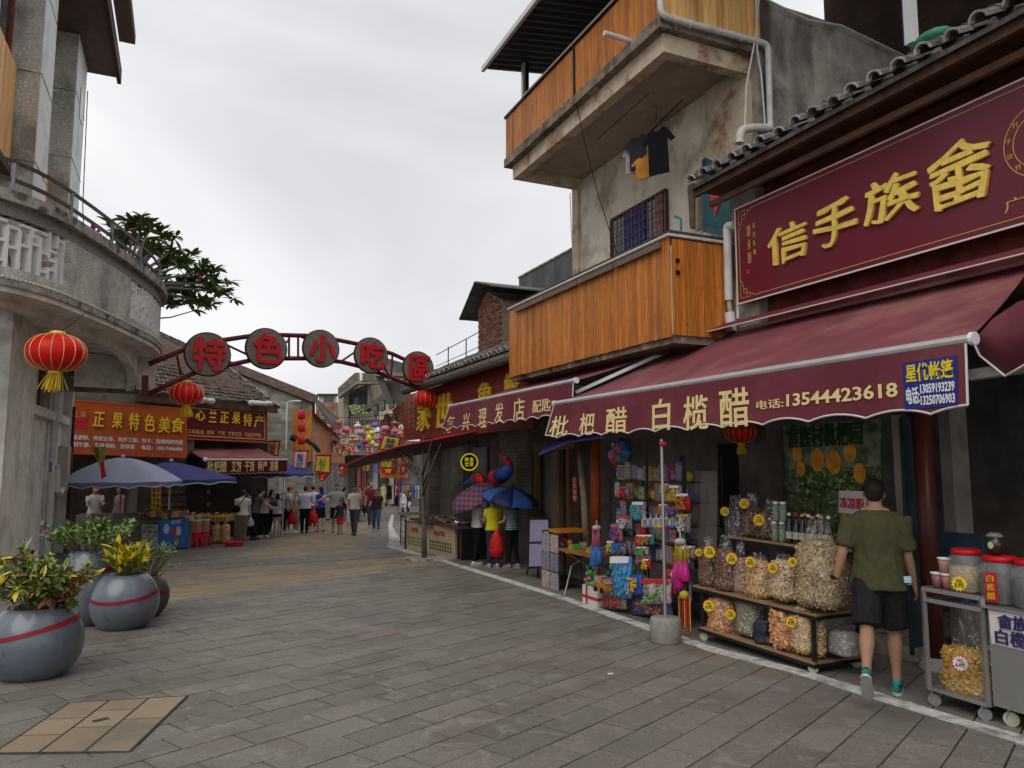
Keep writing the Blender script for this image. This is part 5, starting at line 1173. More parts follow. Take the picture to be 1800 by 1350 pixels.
# ================================================================ far street
def ypoly(parent, name, pts, Y, m, t=.3, Ys=None):
    q = [onY(x, y, (Ys[i] if Ys else Y)) for i, (x, y) in enumerate(pts)]
    return MB().prism(q, (0, t, 0)).build(name, m, parent)
FC = mat('far_concrete', (.22, .195, .16), rough=.9, var=.2, scale=1.5, stain=(.14, .11, .09), sc2=.9, bump=.2)
FPK = mat('far_pink_wall', (.42, .34, .27), rough=.9, var=.12, scale=1.5, stain=(.25, .20, .16), sc2=1)
FBR = brick_mat('far_brick', (.30, .13, .07), (.38, .19, .11), (.34, .24, .17), .5, .16, axis=Vector((1, 0, 0)))
FORG = mat('far_orange', (.36, .11, .025), rough=.6, var=.25, scale=2, stretch=(4, 4, .4))
FGR = mat('far_grey', (.12, .112, .10), rough=.9, var=.3, scale=1.6, stain=(.24, .22, .19), sc2=1.5)
FDK = mat('far_dark', (.05, .042, .038), rough=.9, var=.3, scale=1)
h1 = thing('white_block', onY(575, 890, 75), 'small white box room with a window on a roof far down the street', 'building')
ypoly(h1, 'wall', ((560, 694), (591, 694), (591, 712), (560, 712)), 74, mat('far_white', (.45, .47, .48), var=.1))
ypoly(h1, 'roof', ((557, 692), (593, 692), (593, 695), (557, 695)), 73.6, FDK, .8)
ypoly(h1, 'window', ((569, 697), (586, 697), (586, 708), (569, 708)), 73.9, GLASSD, .1)
h2 = thing('brick_block', onY(580, 890, 70), 'orange brick house side far down the street left of the balcony house', 'building')
ypoly(h2, 'wall', ((555, 707), (612, 707), (612, 800), (555, 800)), 70, FBR)
ypoly(h2, 'render_patch', ((560, 722), (604, 724), (606, 735), (562, 738)), 69.9, FC, .1)
h3 = thing('terrace_house', onY(645, 890, 60), 'pale two storey house with rooftop balustrade and deep balcony far down the street', 'building')
ypoly(h3, 'wall', ((594, 690), (640, 668), (700, 668), (715, 800), (594, 800)), 62, FPK)
ypoly(h3, 'balcony_recess', ((614, 688), (643, 676), (651, 676), (651, 712), (614, 730)), 61.9, FDK, .05)
ypoly(h3, 'pillar', ((604, 688), (612, 686), (612, 760), (604, 760)), 61.6, FC, .3)
ypoly(h3, 'pillar', ((646, 676), (651, 676), (651, 716), (646, 718)), 61.5, FC, .3)
ypoly(h3, 'roof_slab', ((593, 694), (625, 671), (668, 671), (668, 674), (627, 675), (594, 699)), 60.5, FC, 1.0)
ypoly(h3, 'parapet', ((594, 682), (624, 655), (666, 656), (666, 671), (625, 670), (594, 693)), 60.8, mat('mossy_stone', (.15, .135, .095), rough=.95, var=.45, scale=3), .3)
for x in range(629, 664, 5): ypoly(h3, 'baluster', ((x, 658), (x + 2, 658), (x + 2, 669), (x, 669)), 60.7, FC, .1)
ypoly(h3, 'breeze_panel', ((632, 655), (637, 655), (637, 669), (632, 669)), 60.6, WHT, .05)
ypoly(h3, 'lower_balcony', ((612, 752), (635, 738), (668, 738), (668, 745), (636, 745), (612, 760)), 58, FC, 1.2)
mb = MB()
for x in range(614, 668, 3): mb.tube([onY(x, 722 + max(0, (640 - x) * .4), 57.8), onY(x, 740 + max(0, (640 - x) * .5), 57.8)], .03, 4)
mb.tube([onY(612, 733, 57.8), onY(640, 721, 57.8), onY(668, 721, 57.8)], .04, 4); mb.build('railing', BLKM, h3)
ypoly(h3, 'washing', ((622, 700), (630, 698), (631, 714), (623, 716)), 60.9, NAVY, .1); ypoly(h3, 'washing', ((617, 712), (627, 710), (627, 722), (617, 724)), 60.8, mat('terracotta', (.4, .15, .07)), .1)
mb = MB()
for k in range(70): mb.ell(onY(rnd.uniform(615, 660), rnd.uniform(713, 728), 57.6), (.12, .1, .1), 5, 4)
c = mb.build('potted_greens', LG2, h3, kind='stuff')
h4 = thing('timber_shop', onY(690, 890, 48), 'orange timbered shop with grey bracketed eaves behind the lantern cluster', 'building')
ypoly(h4, 'upper_wall', ((668, 742), (712, 700), (716, 840), (668, 840)), 46, FORG)
for x in (675, 688, 700): ypoly(h4, 'pilaster', ((x, 730), (x + 5, 726), (x + 5, 830), (x, 830)), 45.6, FGR, .3)
ypoly(h4, 'roof_slope', ((636, 716), (672, 692), (716, 672), (716, 690), (680, 702), (640, 722)), 45, mat('far_roof', (.12, .10, .085), rough=.9, var=.35, scale=3), 1.5)
for i, (x, y) in enumerate(((652, 716), (664, 708), (680, 704), (692, 700))): ypoly(h4, 'bracket', ((x, y), (x + 11, y - 3), (x + 11, y + 12), (x + 3, y + 14)), 44.6, FGR, .6)
h5 = thing('stair_tower', onY(705, 890, 34), 'grey concrete block with a slanting dark board above the far shops', 'building')
ypoly(h5, 'wall', ((668, 626), (716, 640), (716, 700), (700, 712), (676, 690)), 34, FGR)
ypoly(h5, 'slant_board', ((661, 660), (672, 659), (690, 708), (679, 709)), 33.4, mat('slate_board', (.10, .085, .08), rough=.6, var=.15), .25)
ypoly(h5, 'ledge', ((660, 654), (716, 654), (716, 661), (660, 661)), 33.2, FC, .5)
for x in (676, 684, 695, 703): ypoly(h5, 'lamp_block', ((x, 666), (x + 4, 666), (x + 4, 668), (x, 668)), 33.3, WHT, .1)
# end wall of the street with shop openings
h6 = thing('far_shops', onY(640, 890, 57), 'row of grey shopfronts closing the far end of the street', 'building')
ypoly(h6, 'wall', ((548, 775), (790, 775), (790, 894), (548, 894)), 57, FGR)
ypoly(h6, 'tiled_eave', ((556, 805), (600, 790), (720, 792), (720, 800), (612, 800), (560, 812)), 55.5, mat('far_roof2', (.15, .135, .12), rough=.9, var=.4, scale=2), 1.5)
for a, b, c_, d_, m in ((566, 590, 818, 890, FGR), (612, 624, 822, 890, FDK), (636, 644, 826, 889, mat('far_red_door', (.16, .035, .035))), (628, 634, 818, 888, mat('far_red_column', (.22, .06, .06))), (656, 664, 830, 886, mat('far_glass', (.24, .27, .28), rough=.3)), (672, 680, 828, 886, FDK), (684, 692, 830, 886, mat('far_curtain', (.30, .31, .32))), (694, 704, 828, 886, mat('far_red_door', (.16, .035, .035)))):
    ypoly(h6, 'shop_opening', ((a, c_), (b, c_), (b, d_), (a, d_)), 56.7, m, .2)
# ================================================================ entrance arch
AN = Vector((3.3, -4.8, 0)).normalized(); AP = Vector((-7.3, 16.3, 0))
def ar(px, py, d=0.0): return onP(px, py, AP + AN * d, AN)
AR = thing('entrance_arch', ar(258, 694), 'dark red steel truss arch carrying five round character discs across the street', 'arch')
ORG[AR] = Vector(AR.location)
topc = [(262, 640), (293, 627), (327, 613), (391, 598), (438, 591), (496, 589), (537, 590), (595, 598), (640, 607), (690, 622), (722, 637), (775, 664), (800, 676)]
lowc = [(256, 695), (300, 674), (345, 654), (400, 642), (443, 633), (498, 630), (537, 630), (600, 636), (648, 648), (685, 663), (735, 683), (780, 702), (808, 715)]
MB().tube([ar(*p) for p in topc], .055, 8).build('top_chord', REDD, AR, True); MB().tube([ar(*p) for p in lowc], .055, 8).build('bottom_chord', REDD, AR, True)
for a, b in (((508, 590), (508, 629)), ((524, 590), (524, 629)), ((400, 607), (436, 624)), ((600, 635), (625, 618)), ((499, 606), (508, 597)), ((538, 596), (524, 590)), ((690, 622), (687, 664)), ((672, 640), (686, 663)), ((783, 668), (778, 700)), ((311, 625), (318, 660))):
    MB().tube([ar(*a), ar(*b)], .028, 6).build('lattice_bar', REDD, AR)
MB().bar(ar(255, 660), ar(255, 697), .12, .12).build('fixing_plate', REDD, AR)
for ch, x, y, r_ in (('特', 365, 623, 37.5), ('色', 468, 613, 35), ('小', 564, 613, 32), ('吃', 652, 625, 30.5), ('區', 735, 648, 29)):
    c = ar(x, y, .12); rr = r_ * (c.y) / FPX
    mb = MB(); mb.lathe([(0.01, -.05), (rr, -.05), (rr, .05), (0.01, .05)], c, 40, AN); D_ = mb.build('coir_disc', STRAW, AR)
    mb = MB(); tt_ = [c + (UP.cross(AN) * math.cos(a) + UP * math.sin(a)) * rr for a in [2 * math.pi * k / 40 for k in range(41)]]; mb.tube(tt_, .035, 6); mb.build('disc_rim', REDD, D_) if False else mb.build('disc_rim', mat('rim_dark', (.05, .02, .02)), AR)
    X = UP.cross(AN); X = X if X.x > 0 else -X; q = c + AN * .055
    f = quadmap(q - X * rr + UP * rr, q + X * rr + UP * rr, q + X * rr - UP * rr, q - X * rr - UP * rr)
    text(MB(), f, ch, .17, .13, .87, .87, fat=.024, depth=.05, h=.0).build('red_character', REDP, AR)
# ================================================================ lanterns
def red_lantern(c, r, label, cord, sway=0.0, group=None):
    """c = centre of the body, cord = top end of the hanging cord"""
    L = thing('red_lantern', c, label, 'lantern', group or 'red silk lanterns on the street')
    n = 48; prof = []
    vs, fs = [], []
    m_ = 13
    for i in range(m_ + 1):
        t = math.pi * (i / m_ * .84 + .08)
        for k in range(n):
            a = 2 * math.pi * k / n; b = 1 - .035 * (1 - abs(math.cos(a * 8))) ; q = math.sin(t) ** .85
            vs.append(c + Vector((r * q * b * math.cos(a), r * q * b * math.sin(a), -r * .70 * math.cos(t))))
    fs = [(i * n + k, i * n + (k + 1) % n, (i + 1) * n + (k + 1) % n, (i + 1) * n + k) for i in range(m_) for k in range(n)]
    MB().add(vs, fs).build('silk_body', RED, L, True)
    rb = MB()
    for k in range(16):
        a = 2 * math.pi * k / 16; rb.tube([c + Vector((r * 1.004 * math.sin(t) ** .85 * math.cos(a), r * 1.004 * math.sin(t) ** .85 * math.sin(a), -r * .70 * math.cos(t))) for t in [math.pi * (i / 12 * .84 + .08) for i in range(13)]], r * .012, 4)
    rb.build('gold_rib', GOLD, L)
    MB().lathe([(r * .24, 0), (r * .26, .01), (r * .26, r * .12), (r * .22, r * .13)], c + UP * r * .66, 20).build('top_collar', GOLD, L, True)
    MB().lathe([(r * .22, 0), (r * .24, .01), (r * .24, r * .10), (r * .22, r * .11)], c - UP * r * .78, 20).build('bottom_collar', GOLD, L, True)
    tt = MB()
    for k in range(70):
        a = rnd.uniform(0, 6.28); q = r * .22 * math.sqrt(rnd.random()); p = c - UP * r * .74 + Vector((q * math.cos(a), q * math.sin(a), 0))
        e = p - UP * r * rnd.uniform(.5, .72) + Vector((rnd.gauss(0, .08) * r + sway * r + q * math.cos(a) * .5, rnd.gauss(0, .06) * r, 0)); tt.tube([p, p.lerp(e, .5) + UP * .02 * r, e], r * .012, 3)
    tt.build('tassel', TASS, L, kind='stuff')
    MB().tube([c + UP * r * .74, c.lerp(cord, .5) + UP * r * .3 if (cord - c).length > r * 2 else c + UP * r * .8, cord], .008, 4).build('cord', BLKM, L)
    return L
lc = onY(99, 620, 10.6); red_lantern(lc, .395, 'largest red lantern with gold tassel, hanging under the rounded balcony', onY(152, 548, 11.3), -.12)
lc = ar(328, 692); red_lantern(lc, .365, 'red lantern hanging from the left end of the arch before the tiled roof', ar(311, 632), .08)
lc = ar(750, 701); red_lantern(lc, .36, 'red lantern hanging from the right end of the arch by the fish sign', ar(752, 690), .05)
lc = onU(1302, 760, 6.5); red_lantern(lc, .2, 'dark red lantern half hidden behind the near awning edge', lc + UP * .35)
# small barrel lanterns at left
for i, y in enumerate((729, 751, 773)):
    c = onY(530, y, 27.5); L = thing('barrel_lantern', c, ('top', 'middle', 'bottom')[i] + ' lantern of the string of three small red barrel lanterns', 'lantern', 'barrel lanterns on the orange wall')
    MB().lathe([(.10, -.17), (.14, -.14), (.145, 0), (.14, .14), (.10, .17)], c, 14).build('body', mat('red_satin', (.55, .02, .03), rough=.4), L, True); MB().tube([c + UP * .17, c + UP * .29], .01, 4).build('cord', BLKM, L)
# colourful cluster over the far street
PAL = dict(white=(.60, .60, .62), pink=(.62, .15, .25), red=(.48, .02, .04), blue=(.04, .13, .40), purple=(.18, .09, .38), yellow=(.66, .57, .03), magenta=(.45, .03, .22), orange=(.62, .17, .06), lilac=(.42, .33, .55), cream=(.62, .48, .30))
CM = {k: mat('cloth_' + k, v, rough=.6, var=.12, scale=8) for k, v in PAL.items()}
def shape(mb, kind, c, r):
    if kind == 'round': mb.lathe([(.02, -.72 * r), (.55 * r, -.62 * r), (.93 * r, -.3 * r), (r, 0), (.93 * r, .3 * r), (.55 * r, .62 * r), (.02, .72 * r)], c, 14)
    elif kind == 'cone': mb.lathe([(.02, -.5 * r), (.75 * r, -.45 * r), (r, -.05 * r), (.62 * r, .3 * r), (.02, .95 * r)], c, 12)
    elif kind == 'diamond': mb.lathe([(.02, -r), (.5 * r, -.55 * r), (.95 * r, 0), (.6 * r, .35 * r), (.02, 1.0 * r)], c, 8)
    elif kind == 'disc': mb.lathe([(.02, -.35 * r), (.8 * r, -.12 * r), (1.15 * r, .05 * r), (.3 * r, .35 * r), (.02, .6 * r)], c, 14)
spots = [(547, 748, 'round', 'white', 8.5), (560, 739, 'disc', 'red', 7.5), (570, 751, 'diamond', 'purple', 8), (577, 752, 'cone', 'pink', 8.5), (584, 761, 'round', 'magenta', 8), (593, 743, 'round', 'orange', 7.5), (600, 756, 'round', 'white', 5), (608, 755, 'round', 'pink', 8), (590, 769, 'cone', 'pink', 8), (603, 768, 'cone', 'lilac', 8), (620, 768, 'disc', 'white', 9), (629, 748, 'cone', 'white', 7.5), (634, 760, 'round', 'lilac', 7), (646, 753, 'disc', 'yellow', 8), (652, 762, 'round', 'yellow', 7), (648, 770, 'diamond', 'yellow', 8), (660, 747, 'cone', 'purple', 8), (664, 758, 'cone', 'white', 8), (668, 770, 'round', 'magenta', 5.5), (661, 771, 'round', 'pink', 5.5), (677, 753, 'round', 'pink', 7.5), (694, 744, 'disc', 'orange', 7.5), (694, 757, 'cone', 'pink', 8), (705, 752, 'diamond', 'white', 6.5), (704, 762, 'cone', 'orange', 7), (570, 776, 'diamond', 'blue', 6), (578, 772, 'round', 'red', 5.5), (626, 774, 'cone', 'orange', 7), (590, 777, 'round', 'blue', 5.5), (566, 782, 'cone', 'pink', 5), (573, 784, 'diamond', 'white', 5), (596, 784, 'diamond', 'pink', 5), (582, 782, 'disc', 'magenta', 5), (632, 783, 'diamond', 'blue', 6), (641, 779, 'disc', 'red', 6.5), (646, 785, 'cone', 'pink', 5), (655, 779, 'cone', 'yellow', 5.5), (661, 783, 'round', 'cream', 4.5), (604, 787, 'disc', 'blue', 5.5), (609, 790, 'disc', 'yellow', 5), (598, 791, 'round', 'red', 5), (620, 785, 'cone', 'orange', 4.5), (687, 726, 'round', 'cream', 4)]
for i, (x, y, kind, cn, r_) in enumerate(spots):
    Y = rnd.uniform(33, 42) - (y - 760) * .0; r = r_ * Y / FPX; c = onY(x, y, Y)
    L = thing('cloth_lantern', c, 'x', 'lantern', 'coloured cloth lanterns hung over the far street')
    nm = {'round': 'round', 'cone': 'pointed', 'diamond': 'drop-shaped', 'disc': 'wide flat'}[kind]
    L['label'] = f'{"large" if r_ > 7 else "small"} {nm} {cn} lantern over the far street, ' + ('left' if x < 590 else 'middle' if x < 650 else 'right') + ' side, ' + ('upper' if y < 756 else 'centre' if y < 775 else 'lower' if y < 788 else 'lowest') + ' tier'
    mb = MB(); shape(mb, kind, c, r); mb.build('shade', CM[cn], L, True); MB().tube([c + UP * r * .7, c + UP * (r * .8 + .35)], .012, 4).build('string', BLKM, L)
    if kind in ('round', 'disc'):
        t = MB(); t.tube([c - UP * r * .6, c - UP * r * 1.5], .03, 4); t.build('tassel', CM[cn], L)
for k in range(34):
    x, y = rnd.uniform(560, 712), rnd.uniform(752, 797); Y = rnd.uniform(36, 46); c = onY(x, y, Y); r = rnd.uniform(.09, .15); kn, cn = rnd.choice(['round', 'cone', 'diamond', 'disc']), rnd.choice(['red', 'pink', 'white', 'blue', 'magenta', 'lilac', 'orange'])
    L = thing('cloth_lantern', c, 'tiny cloth lantern packed in the depth of the far lantern cluster', 'lantern', 'tiny lanterns deep in the far cluster'); mb = MB(); shape(mb, kn, c, r); mb.build('shade', CM[cn], L, True); MB().tube([c + UP * r * .6, c + UP * (r + .25)], .012, 4).build('string', BLKM, L)
box_txt = '村民小吃特色街好运福春'; BXS = [596, 622.1, 606, 614, 583, 594, 600, 622, 615, 650, 641]
for i, (x, y, s_) in enumerate(((596, 757, 4), (622, 759, 6), (606, 775, 6), (614, 783, 5), (583, 789, 4.5), (594, 793, 4.5), (600, 797, 4), (622, 789, 4.5), (615, 796, 4), (650, 791, 4), (641, 770, 4.5))):
    Y = rnd.uniform(32, 36); c = onY(x, y, Y); h = s_ * Y / FPX
    L = thing('box_lantern', c, 'x', 'lantern', 'small square paper lanterns with characters over the far street')
    L['label'] = ['first', 'second', 'third', 'fourth', 'fifth', 'sixth', 'seventh', 'eighth', 'ninth', 'tenth', 'eleventh'][sorted(range(11), key=lambda q: BXS[q]).index(i)] + ' square paper lantern from the left in the far lantern cluster'
    MB().box(c, (2 * h, 2 * h, 2 * h)).build('paper_box', CM['cream'], L)
    f = quadmap(c + Vector((-h, -h, h)), c + Vector((h, -h, h)), c + Vector((h, -h, -h)), c + Vector((-h, -h, -h))); text(MB(), f, box_txt[i], .2, .18, .8, .82, bold=.03, h=.01).build('character', REDP, L)
    mb = MB(); mb.bar(c + Vector((-h, -h - .01, h)), c + Vector((h, -h - .01, h)), .03).bar(c + Vector((-h, -h - .01, -h)), c + Vector((h, -h - .01, -h)), .03); mb.build('frame', REDP, L)
cb = MB()
for y0_, y1_, Y in ((735, 728, 33), (742, 738, 36), (755, 748, 34), (765, 760, 38), (722, 722, 37)):
    a, b = onY(520, y0_, Y), onY(716, y1_, Y); cb.tube([a.lerp(b, t) - UP * .35 * math.sin(math.pi * t) for t in [i / 10 for i in range(11)]], .014, 4)
solo(cb, 'festoon_wires', BLKM, 'sagging wires carrying the lantern cluster over the far street', 'wires')
cb = MB(); cb.tube([onY(512, 768, 27), onY(520, 772, 27)], .12, 8); cb.tube([onY(540, 775, 27), onY(552, 782, 28), onY(560, 792, 29)], .09, 8); solo(cb, 'cable_bundle', BLKM, 'black taped cable bundle by the red barrel lanterns', 'cable')
# ================================================================ banners
def banner(pts, Y, m1, label, edge=None, txt=None, tm=None, inner=None, tongue=False, name='banner', ys=None):
    q = [onY(x, y, Y) for x, y in pts]
    B = thing(name, q[0], label, 'banner')
    TL, TR, BR, BL = q[:4]; f = quadmap(TL, TR, BR, BL)
    g = MB(); g.slab([[f(i / 8, 1, .03 * math.sin(i * 1.3)) for i in range(9)], [f(i / 8, .5, .04 * math.sin(i * 1.3 + 1)) for i in range(9)], [f(i / 8, 0 + (0.03 * (i % 2)), .03 * math.sin(i * 1.3 + 2)) for i in range(9)]], -f.n * .01); g.build('edging', edge or m1, B)
    g = MB(); g.slab([[f(.1 + .8 * i / 8, .92, .03 * math.sin(i) + .03) for i in range(9)], [f(.1 + .8 * i / 8, .1, .03 * math.sin(i + 2) + .03) for i in range(9)]], -f.n * .01); g.build('cloth', m1, B)
    if txt:
        n = len(txt); t = MB()
        for i, ch in enumerate(txt): text(t, f, ch, .25, .85 - (i + 1) * .7 / n, .75, .85 - i * .7 / n - .02, bold=.02, h=.075)
        t.build('lettering', tm or BLK, B)
    MB().tube([f(-.05, 1.01), f(1.05, 1.01)], .02, 5).build('rod', DKWOOD, B)
    return B
BY = mat('banner_yellow', (.55, .47, .05), rough=.8, var=.2, scale=3); BR_ = mat('banner_red', (.50, .02, .03), rough=.8, var=.2, scale=4); BW = mat('banner_white', (.55, .48, .50), rough=.8, var=.1); BP = mat('banner_pink', (.50, .08, .14), rough=.8)
banner(((674, 764), (706, 770), (701, 793), (665, 791)), 25, BY, 'yellow tapering banner with red edge and dark characters above the red canopy', BR_, '特産', NAVY)
b_ = banner(((667, 812), (693, 810), (690, 822), (672, 824)), 25.5, BY, 'yellow and red banner showing below the red canopy edge', BR_); 
banner(((669, 822), (697, 822), (692, 834), (672, 832)), 25.3, BR_, 'red tongue banner with yellow marks below the canopy', BR_, '吉', YEL)
banner(((556, 800), (582, 800), (582, 834), (552, 830)), 25.5, BY, 'yellow and red scalloped banner with dark leaf drawing left of the street', BR_, '竹', LG)
banner(((555, 832), (579, 832), (570, 845), (564, 845)), 25.4, BR_, 'triangular red tail banner below the leaf banner', BR_, '△', YEL)
banner(((517, 792), (543, 792), (538, 826), (516, 824)), 24, BW, 'white banner with faint blue characters and pink edge, left of the street', BP, '状元坊', NAVY)
banner(((469, 776), (493, 775), (489, 803), (469, 799)), 25.5, mat('banner_cream', (.52, .44, .16), var=.15), 'small cream banner with red head beside the specialty sign', BR_, '面', REDP)
banner(((595, 818), (608, 817), (606, 838), (597, 838)), 30, BR_, 'narrow red banner with gold centre beside the far eave', BR_, '茶', YEL)
banner(((638, 818), (650, 817), (648, 828), (638, 828)), 33, mat('banner_ochre', (.48, .33, .06)), 'small ochre banner under the red canopy', None, '酒', BLK)
banner(((656, 815), (664, 815), (664, 832), (656, 830)), 31, mat('banner_lilac', (.22, .18, .42)), 'lilac banner strip hanging behind the red tongue banner')
banner(((702, 818), (716, 816), (716, 832), (704, 834)), 24, mat('banner_magenta', (.35, .03, .12)), 'magenta banner with yellow characters beside the bare trunk', None, '汁', YEL)
banner(((584, 826), (602, 830), (602, 832), (586, 829)), 29, CM['lilac'], 'thin lilac streamer slanting over the crowd', name='streamer')
pn = thing('pennant', onY(168, 800, 15), 'small yellow pennant with red ribbon hanging over the pale umbrella', 'banner')
f = quadmap(onY(160, 786, 15.5), onY(184, 786, 15.5), onY(182, 832, 15.5), onY(172, 800, 15.5))
MB().prism([onY(159, 785, 15.5), onY(185, 785, 15.5), onY(183, 812, 15.5), onY(177, 823, 15.5)], (0, .02, 0)).build('cloth', mat('pennant_gold', (.30, .24, .06), var=.2), pn)
mb = MB()
for k in range(6): mb.tube([onY(178 + k * .8, 812, 15.5), onY(180 + k * 1.2 - 2, 830, 15.5), onY(179 + k * 1.6, 842 - k, 15.5)], .012, 4)
mb.build('red_ribbon', REDP, pn)
q = quadmap(onY(162, 787, 15.48), onY(178, 787, 15.48), onY(178, 808, 15.48), onY(166, 808, 15.48)); t = MB(); text(t, q, '正', .2, .55, .8, 1.); text(t, q, '果', .3, .05, .8, .45); t.build('lettering', BLK, pn)
# ================================================================ goods on the right
def spx(p): return p.y * CT + (p.z - CH) * ST   # depth, for sizes
def star(parent, p, r, txt, rim=True, m=None):
    n = (CAM - p); n.z *= .3; n.normalize(); X = UP.cross(n).normalized(); Y = n.cross(X)
    def fan(rr, k, h):
        v = [p + n * h]; 
        for i in range(k * 2):
            a = math.pi * i / k; q = rr if i % 2 == 0 else rr * .76; v.append(p + n * h + X * math.cos(a) * q + Y * math.sin(a) * q * 1.05)
        return MB().add(v, [(0, i + 1, (i + 1) % (k * 2) + 1) for i in range(k * 2)])
    if rim: fan(r * 1.12, 13, .0).build('star_rim', REDP, parent)
    fan(r, 13, .003).build('price_star', m or YELB, parent)
    f = quadmap(p + Y * r - X * r, p + Y * r + X * r, p - Y * r + X * r, p - Y * r - X * r)
    t = MB(); text(t, f, '特价', .32, .62, .68, .82, h=.008); t.build('price_caption', REDP, parent)
    text(MB(), f, txt, .22, .26, .78, .58, h=.008).build('price_lettering', BLK, parent)
FILM = film_mat('clear_film', (.50, .47, .45), .13, .15, True); FILM2 = film_mat('dim_film', (.42, .38, .38), .42, .2)
def nuts(name, c, sc=38, b=.9, **k): return mat('nuts_' + name, c, rough=.55, var=.45, scale=sc, bump=b, isl=.35, **k)
N_BR, N_PE, N_SL, N_LG, N_DK, N_GR, N_YE, N_CH = nuts('brown', (.24, .12, .055)), nuts('peanut', (.58, .37, .16)), nuts('slices', (.58, .28, .12), 22), nuts('light', (.50, .35, .19)), nuts('dark', (.06, .045, .045)), nuts('grey', (.23, .19, .12), 60), nuts('chips', (.62, .36, .05), 40), nuts('cashew', (.62, .42, .20), 45)
def bag(label, x0, x1, yt, yb, u, m, stars=(), piece_=(.012, .03), top=.18, n=220, dep=.75, name='snack_bag', film=None, open_=True, cat='bag', lum=.06, group=None):
    p = onU((x0 + x1) / 2, yb, u); sc = spx(p) / FPX; w = (x1 - x0) * sc * 1.26; h = (yb - yt) * sc; cx = p + NX * w * dep / 2 * .9
    B = thing(name, (cx.x, cx.y, p.z), label, cat, group)
    hb = h * (1 - top); seed = rnd.random() * 50; nr, nc = 12, 18; vs = []
    def surf(t, a, e=0.0):
        k = min(1.0, (t / .12) ** .5 if t < .12 else 1.0); k *= 1 - .10 * t - (.35 * ((t - .85) / .15) ** 2 if t > .85 else 0)
        q = abs(math.cos(a)) ** .75 * math.copysign(1, math.cos(a)), abs(math.sin(a)) ** .75 * math.copysign(1, math.sin(a))
        nz_ = 1 + lum * 2 * mnoise.noise(Vector((math.cos(a) * 1.6 + seed, math.sin(a) * 1.6, t * 4)))
        rr = k * nz_ * (w / 2 + e) * .97
        return cx + DX * (-q[0] * rr) + NX * (-q[1] * rr * dep) + UP * (t * hb)
    for i in range(nr + 1):
        for j in range(nc): vs.append(surf(i / nr, 2 * math.pi * j / nc))
    fs = [(i * nc + j, i * nc + (j + 1) % nc, (i + 1) * nc + (j + 1) % nc, (i + 1) * nc + j) for i in range(nr) for j in range(nc)] + [tuple(range(nc))[::-1], tuple(range(nr * nc, (nr + 1) * nc))]
    MB().add([v - Vector((0, 0, 0)) for v in vs], fs).build('body', m, B, True)
    if n:
        s_ = MB()
        for k in range(n):
            a = rnd.uniform(-.3, math.pi + .3); t = rnd.uniform(.03, .97); q = surf(t, a, .002)
            d = rv(1).normalized(); e = rv(1).normalized(); L_ = rnd.uniform(.6, 1.3) * piece_[1]; W_ = piece_[0] * rnd.uniform(.7, 1.3)
            e = (e - d * e.dot(d)).normalized(); g = d.cross(e); s_.para(q - d * L_ / 2 - e * W_ / 2 - g * W_ / 4, d * L_, e * W_, g * W_ / 2)
        s_.build('contents', m, B, kind='stuff')
    if film is not False:
        vs = []; nr2 = 10
        for i in range(nr2 + 1):
            t = .02 + i / nr2 * .98
            for j in range(nc): vs.append(surf(t, 2 * math.pi * j / nc, .012 + .012 * mnoise.noise(Vector((j * .9, i * .7, seed)))))
        r0 = len(vs)
        if open_:
            for i in range(1, 5):
                t = i / 4; k = 1 - .34 * t ** .8
                for j in range(nc):
                    q = surf(1, 2 * math.pi * j / nc, .01); c0 = cx + UP * hb; vs.append(c0 + (q - c0) * k * (1 + .18 * math.sin(j * 2.1 + i)) + UP * h * top * t * (1 + .15 * math.sin(j * 1.7 + seed)))
        tot = len(vs) // nc - 1
        fs = [(i * nc + j, i * nc + (j + 1) % nc, (i + 1) * nc + (j + 1) % nc, (i + 1) * nc + j) for i in range(tot) for j in range(nc)]
        MB().add(vs, fs).build('plastic', film or FILM, B, True)
    for sx, sy, r_, txt in stars:
        star(B, onU(sx, sy, u - .05), r_ * sc, txt)
    return B
# nut trolley
tr = thing('snack_trolley', P(5.5, 5.9), 'black trolley with three wooden shelves of bagged dried snacks', 'shelf')
WSH = mat('shelf_ply', (.30, .18, .10), rough=.65, var=.15, scale=6, stretch=(1, 1, 1)); S0, S1 = 5.12, 6.72
zl, zm, zt = onU(1325, 1131, 5.22).z, onU(1318, 1052, 5.22).z, onU(1348, 951, 5.55).z
for z, u0, u1, s0, s1 in ((zl, 5.22, 5.82, S0, S1), (zm, 5.22, 5.85, S0 - .05, S1 + .1), (zt, 5.55, 5.95, S0, S1 - .15)):
    MB().ubox(u0, u1, s0, s1, z - .022, z).build('shelf_board', WSH, tr); MB().ubox(u0 - .01, u1 + .01, s0 - .01, s1 + .01, z - .05, z - .024).build('shelf_frame', BLKM, tr)
for u, s_ in ((5.25, S0 + .02), (5.25, S1 - .02), (5.8, S0 + .02), (5.8, S1 - .02)):
    MB().bar(P(u, s_, zl - .06), P(u + .0, s_, zm if u < 5.5 else zt + .1), .035).build('leg', BLKM, tr)
def castor(parent, p, r=.045, m=None):
    mb = MB(); mb.lathe([(.3 * r, -.014), (r, -.012), (r, .012), (.3 * r, .014)], p + UP * r, 16, NX + DX * .5); mb.build('castor_wheel', m or mat('castor_cream', (.42, .44, .30), rough=.5), parent)
    mb = MB(); mb.bar(p + UP * (r * 2.3), p + UP * r + DX * .02, .05, .012); mb.build('castor_fork', STEEL, parent)
for u, s_ in ((5.25, S0 + .04), (5.25, S1 - .04), (5.78, S0 + .04), (5.78, S1 - .04)): castor(tr, P(u, s_))
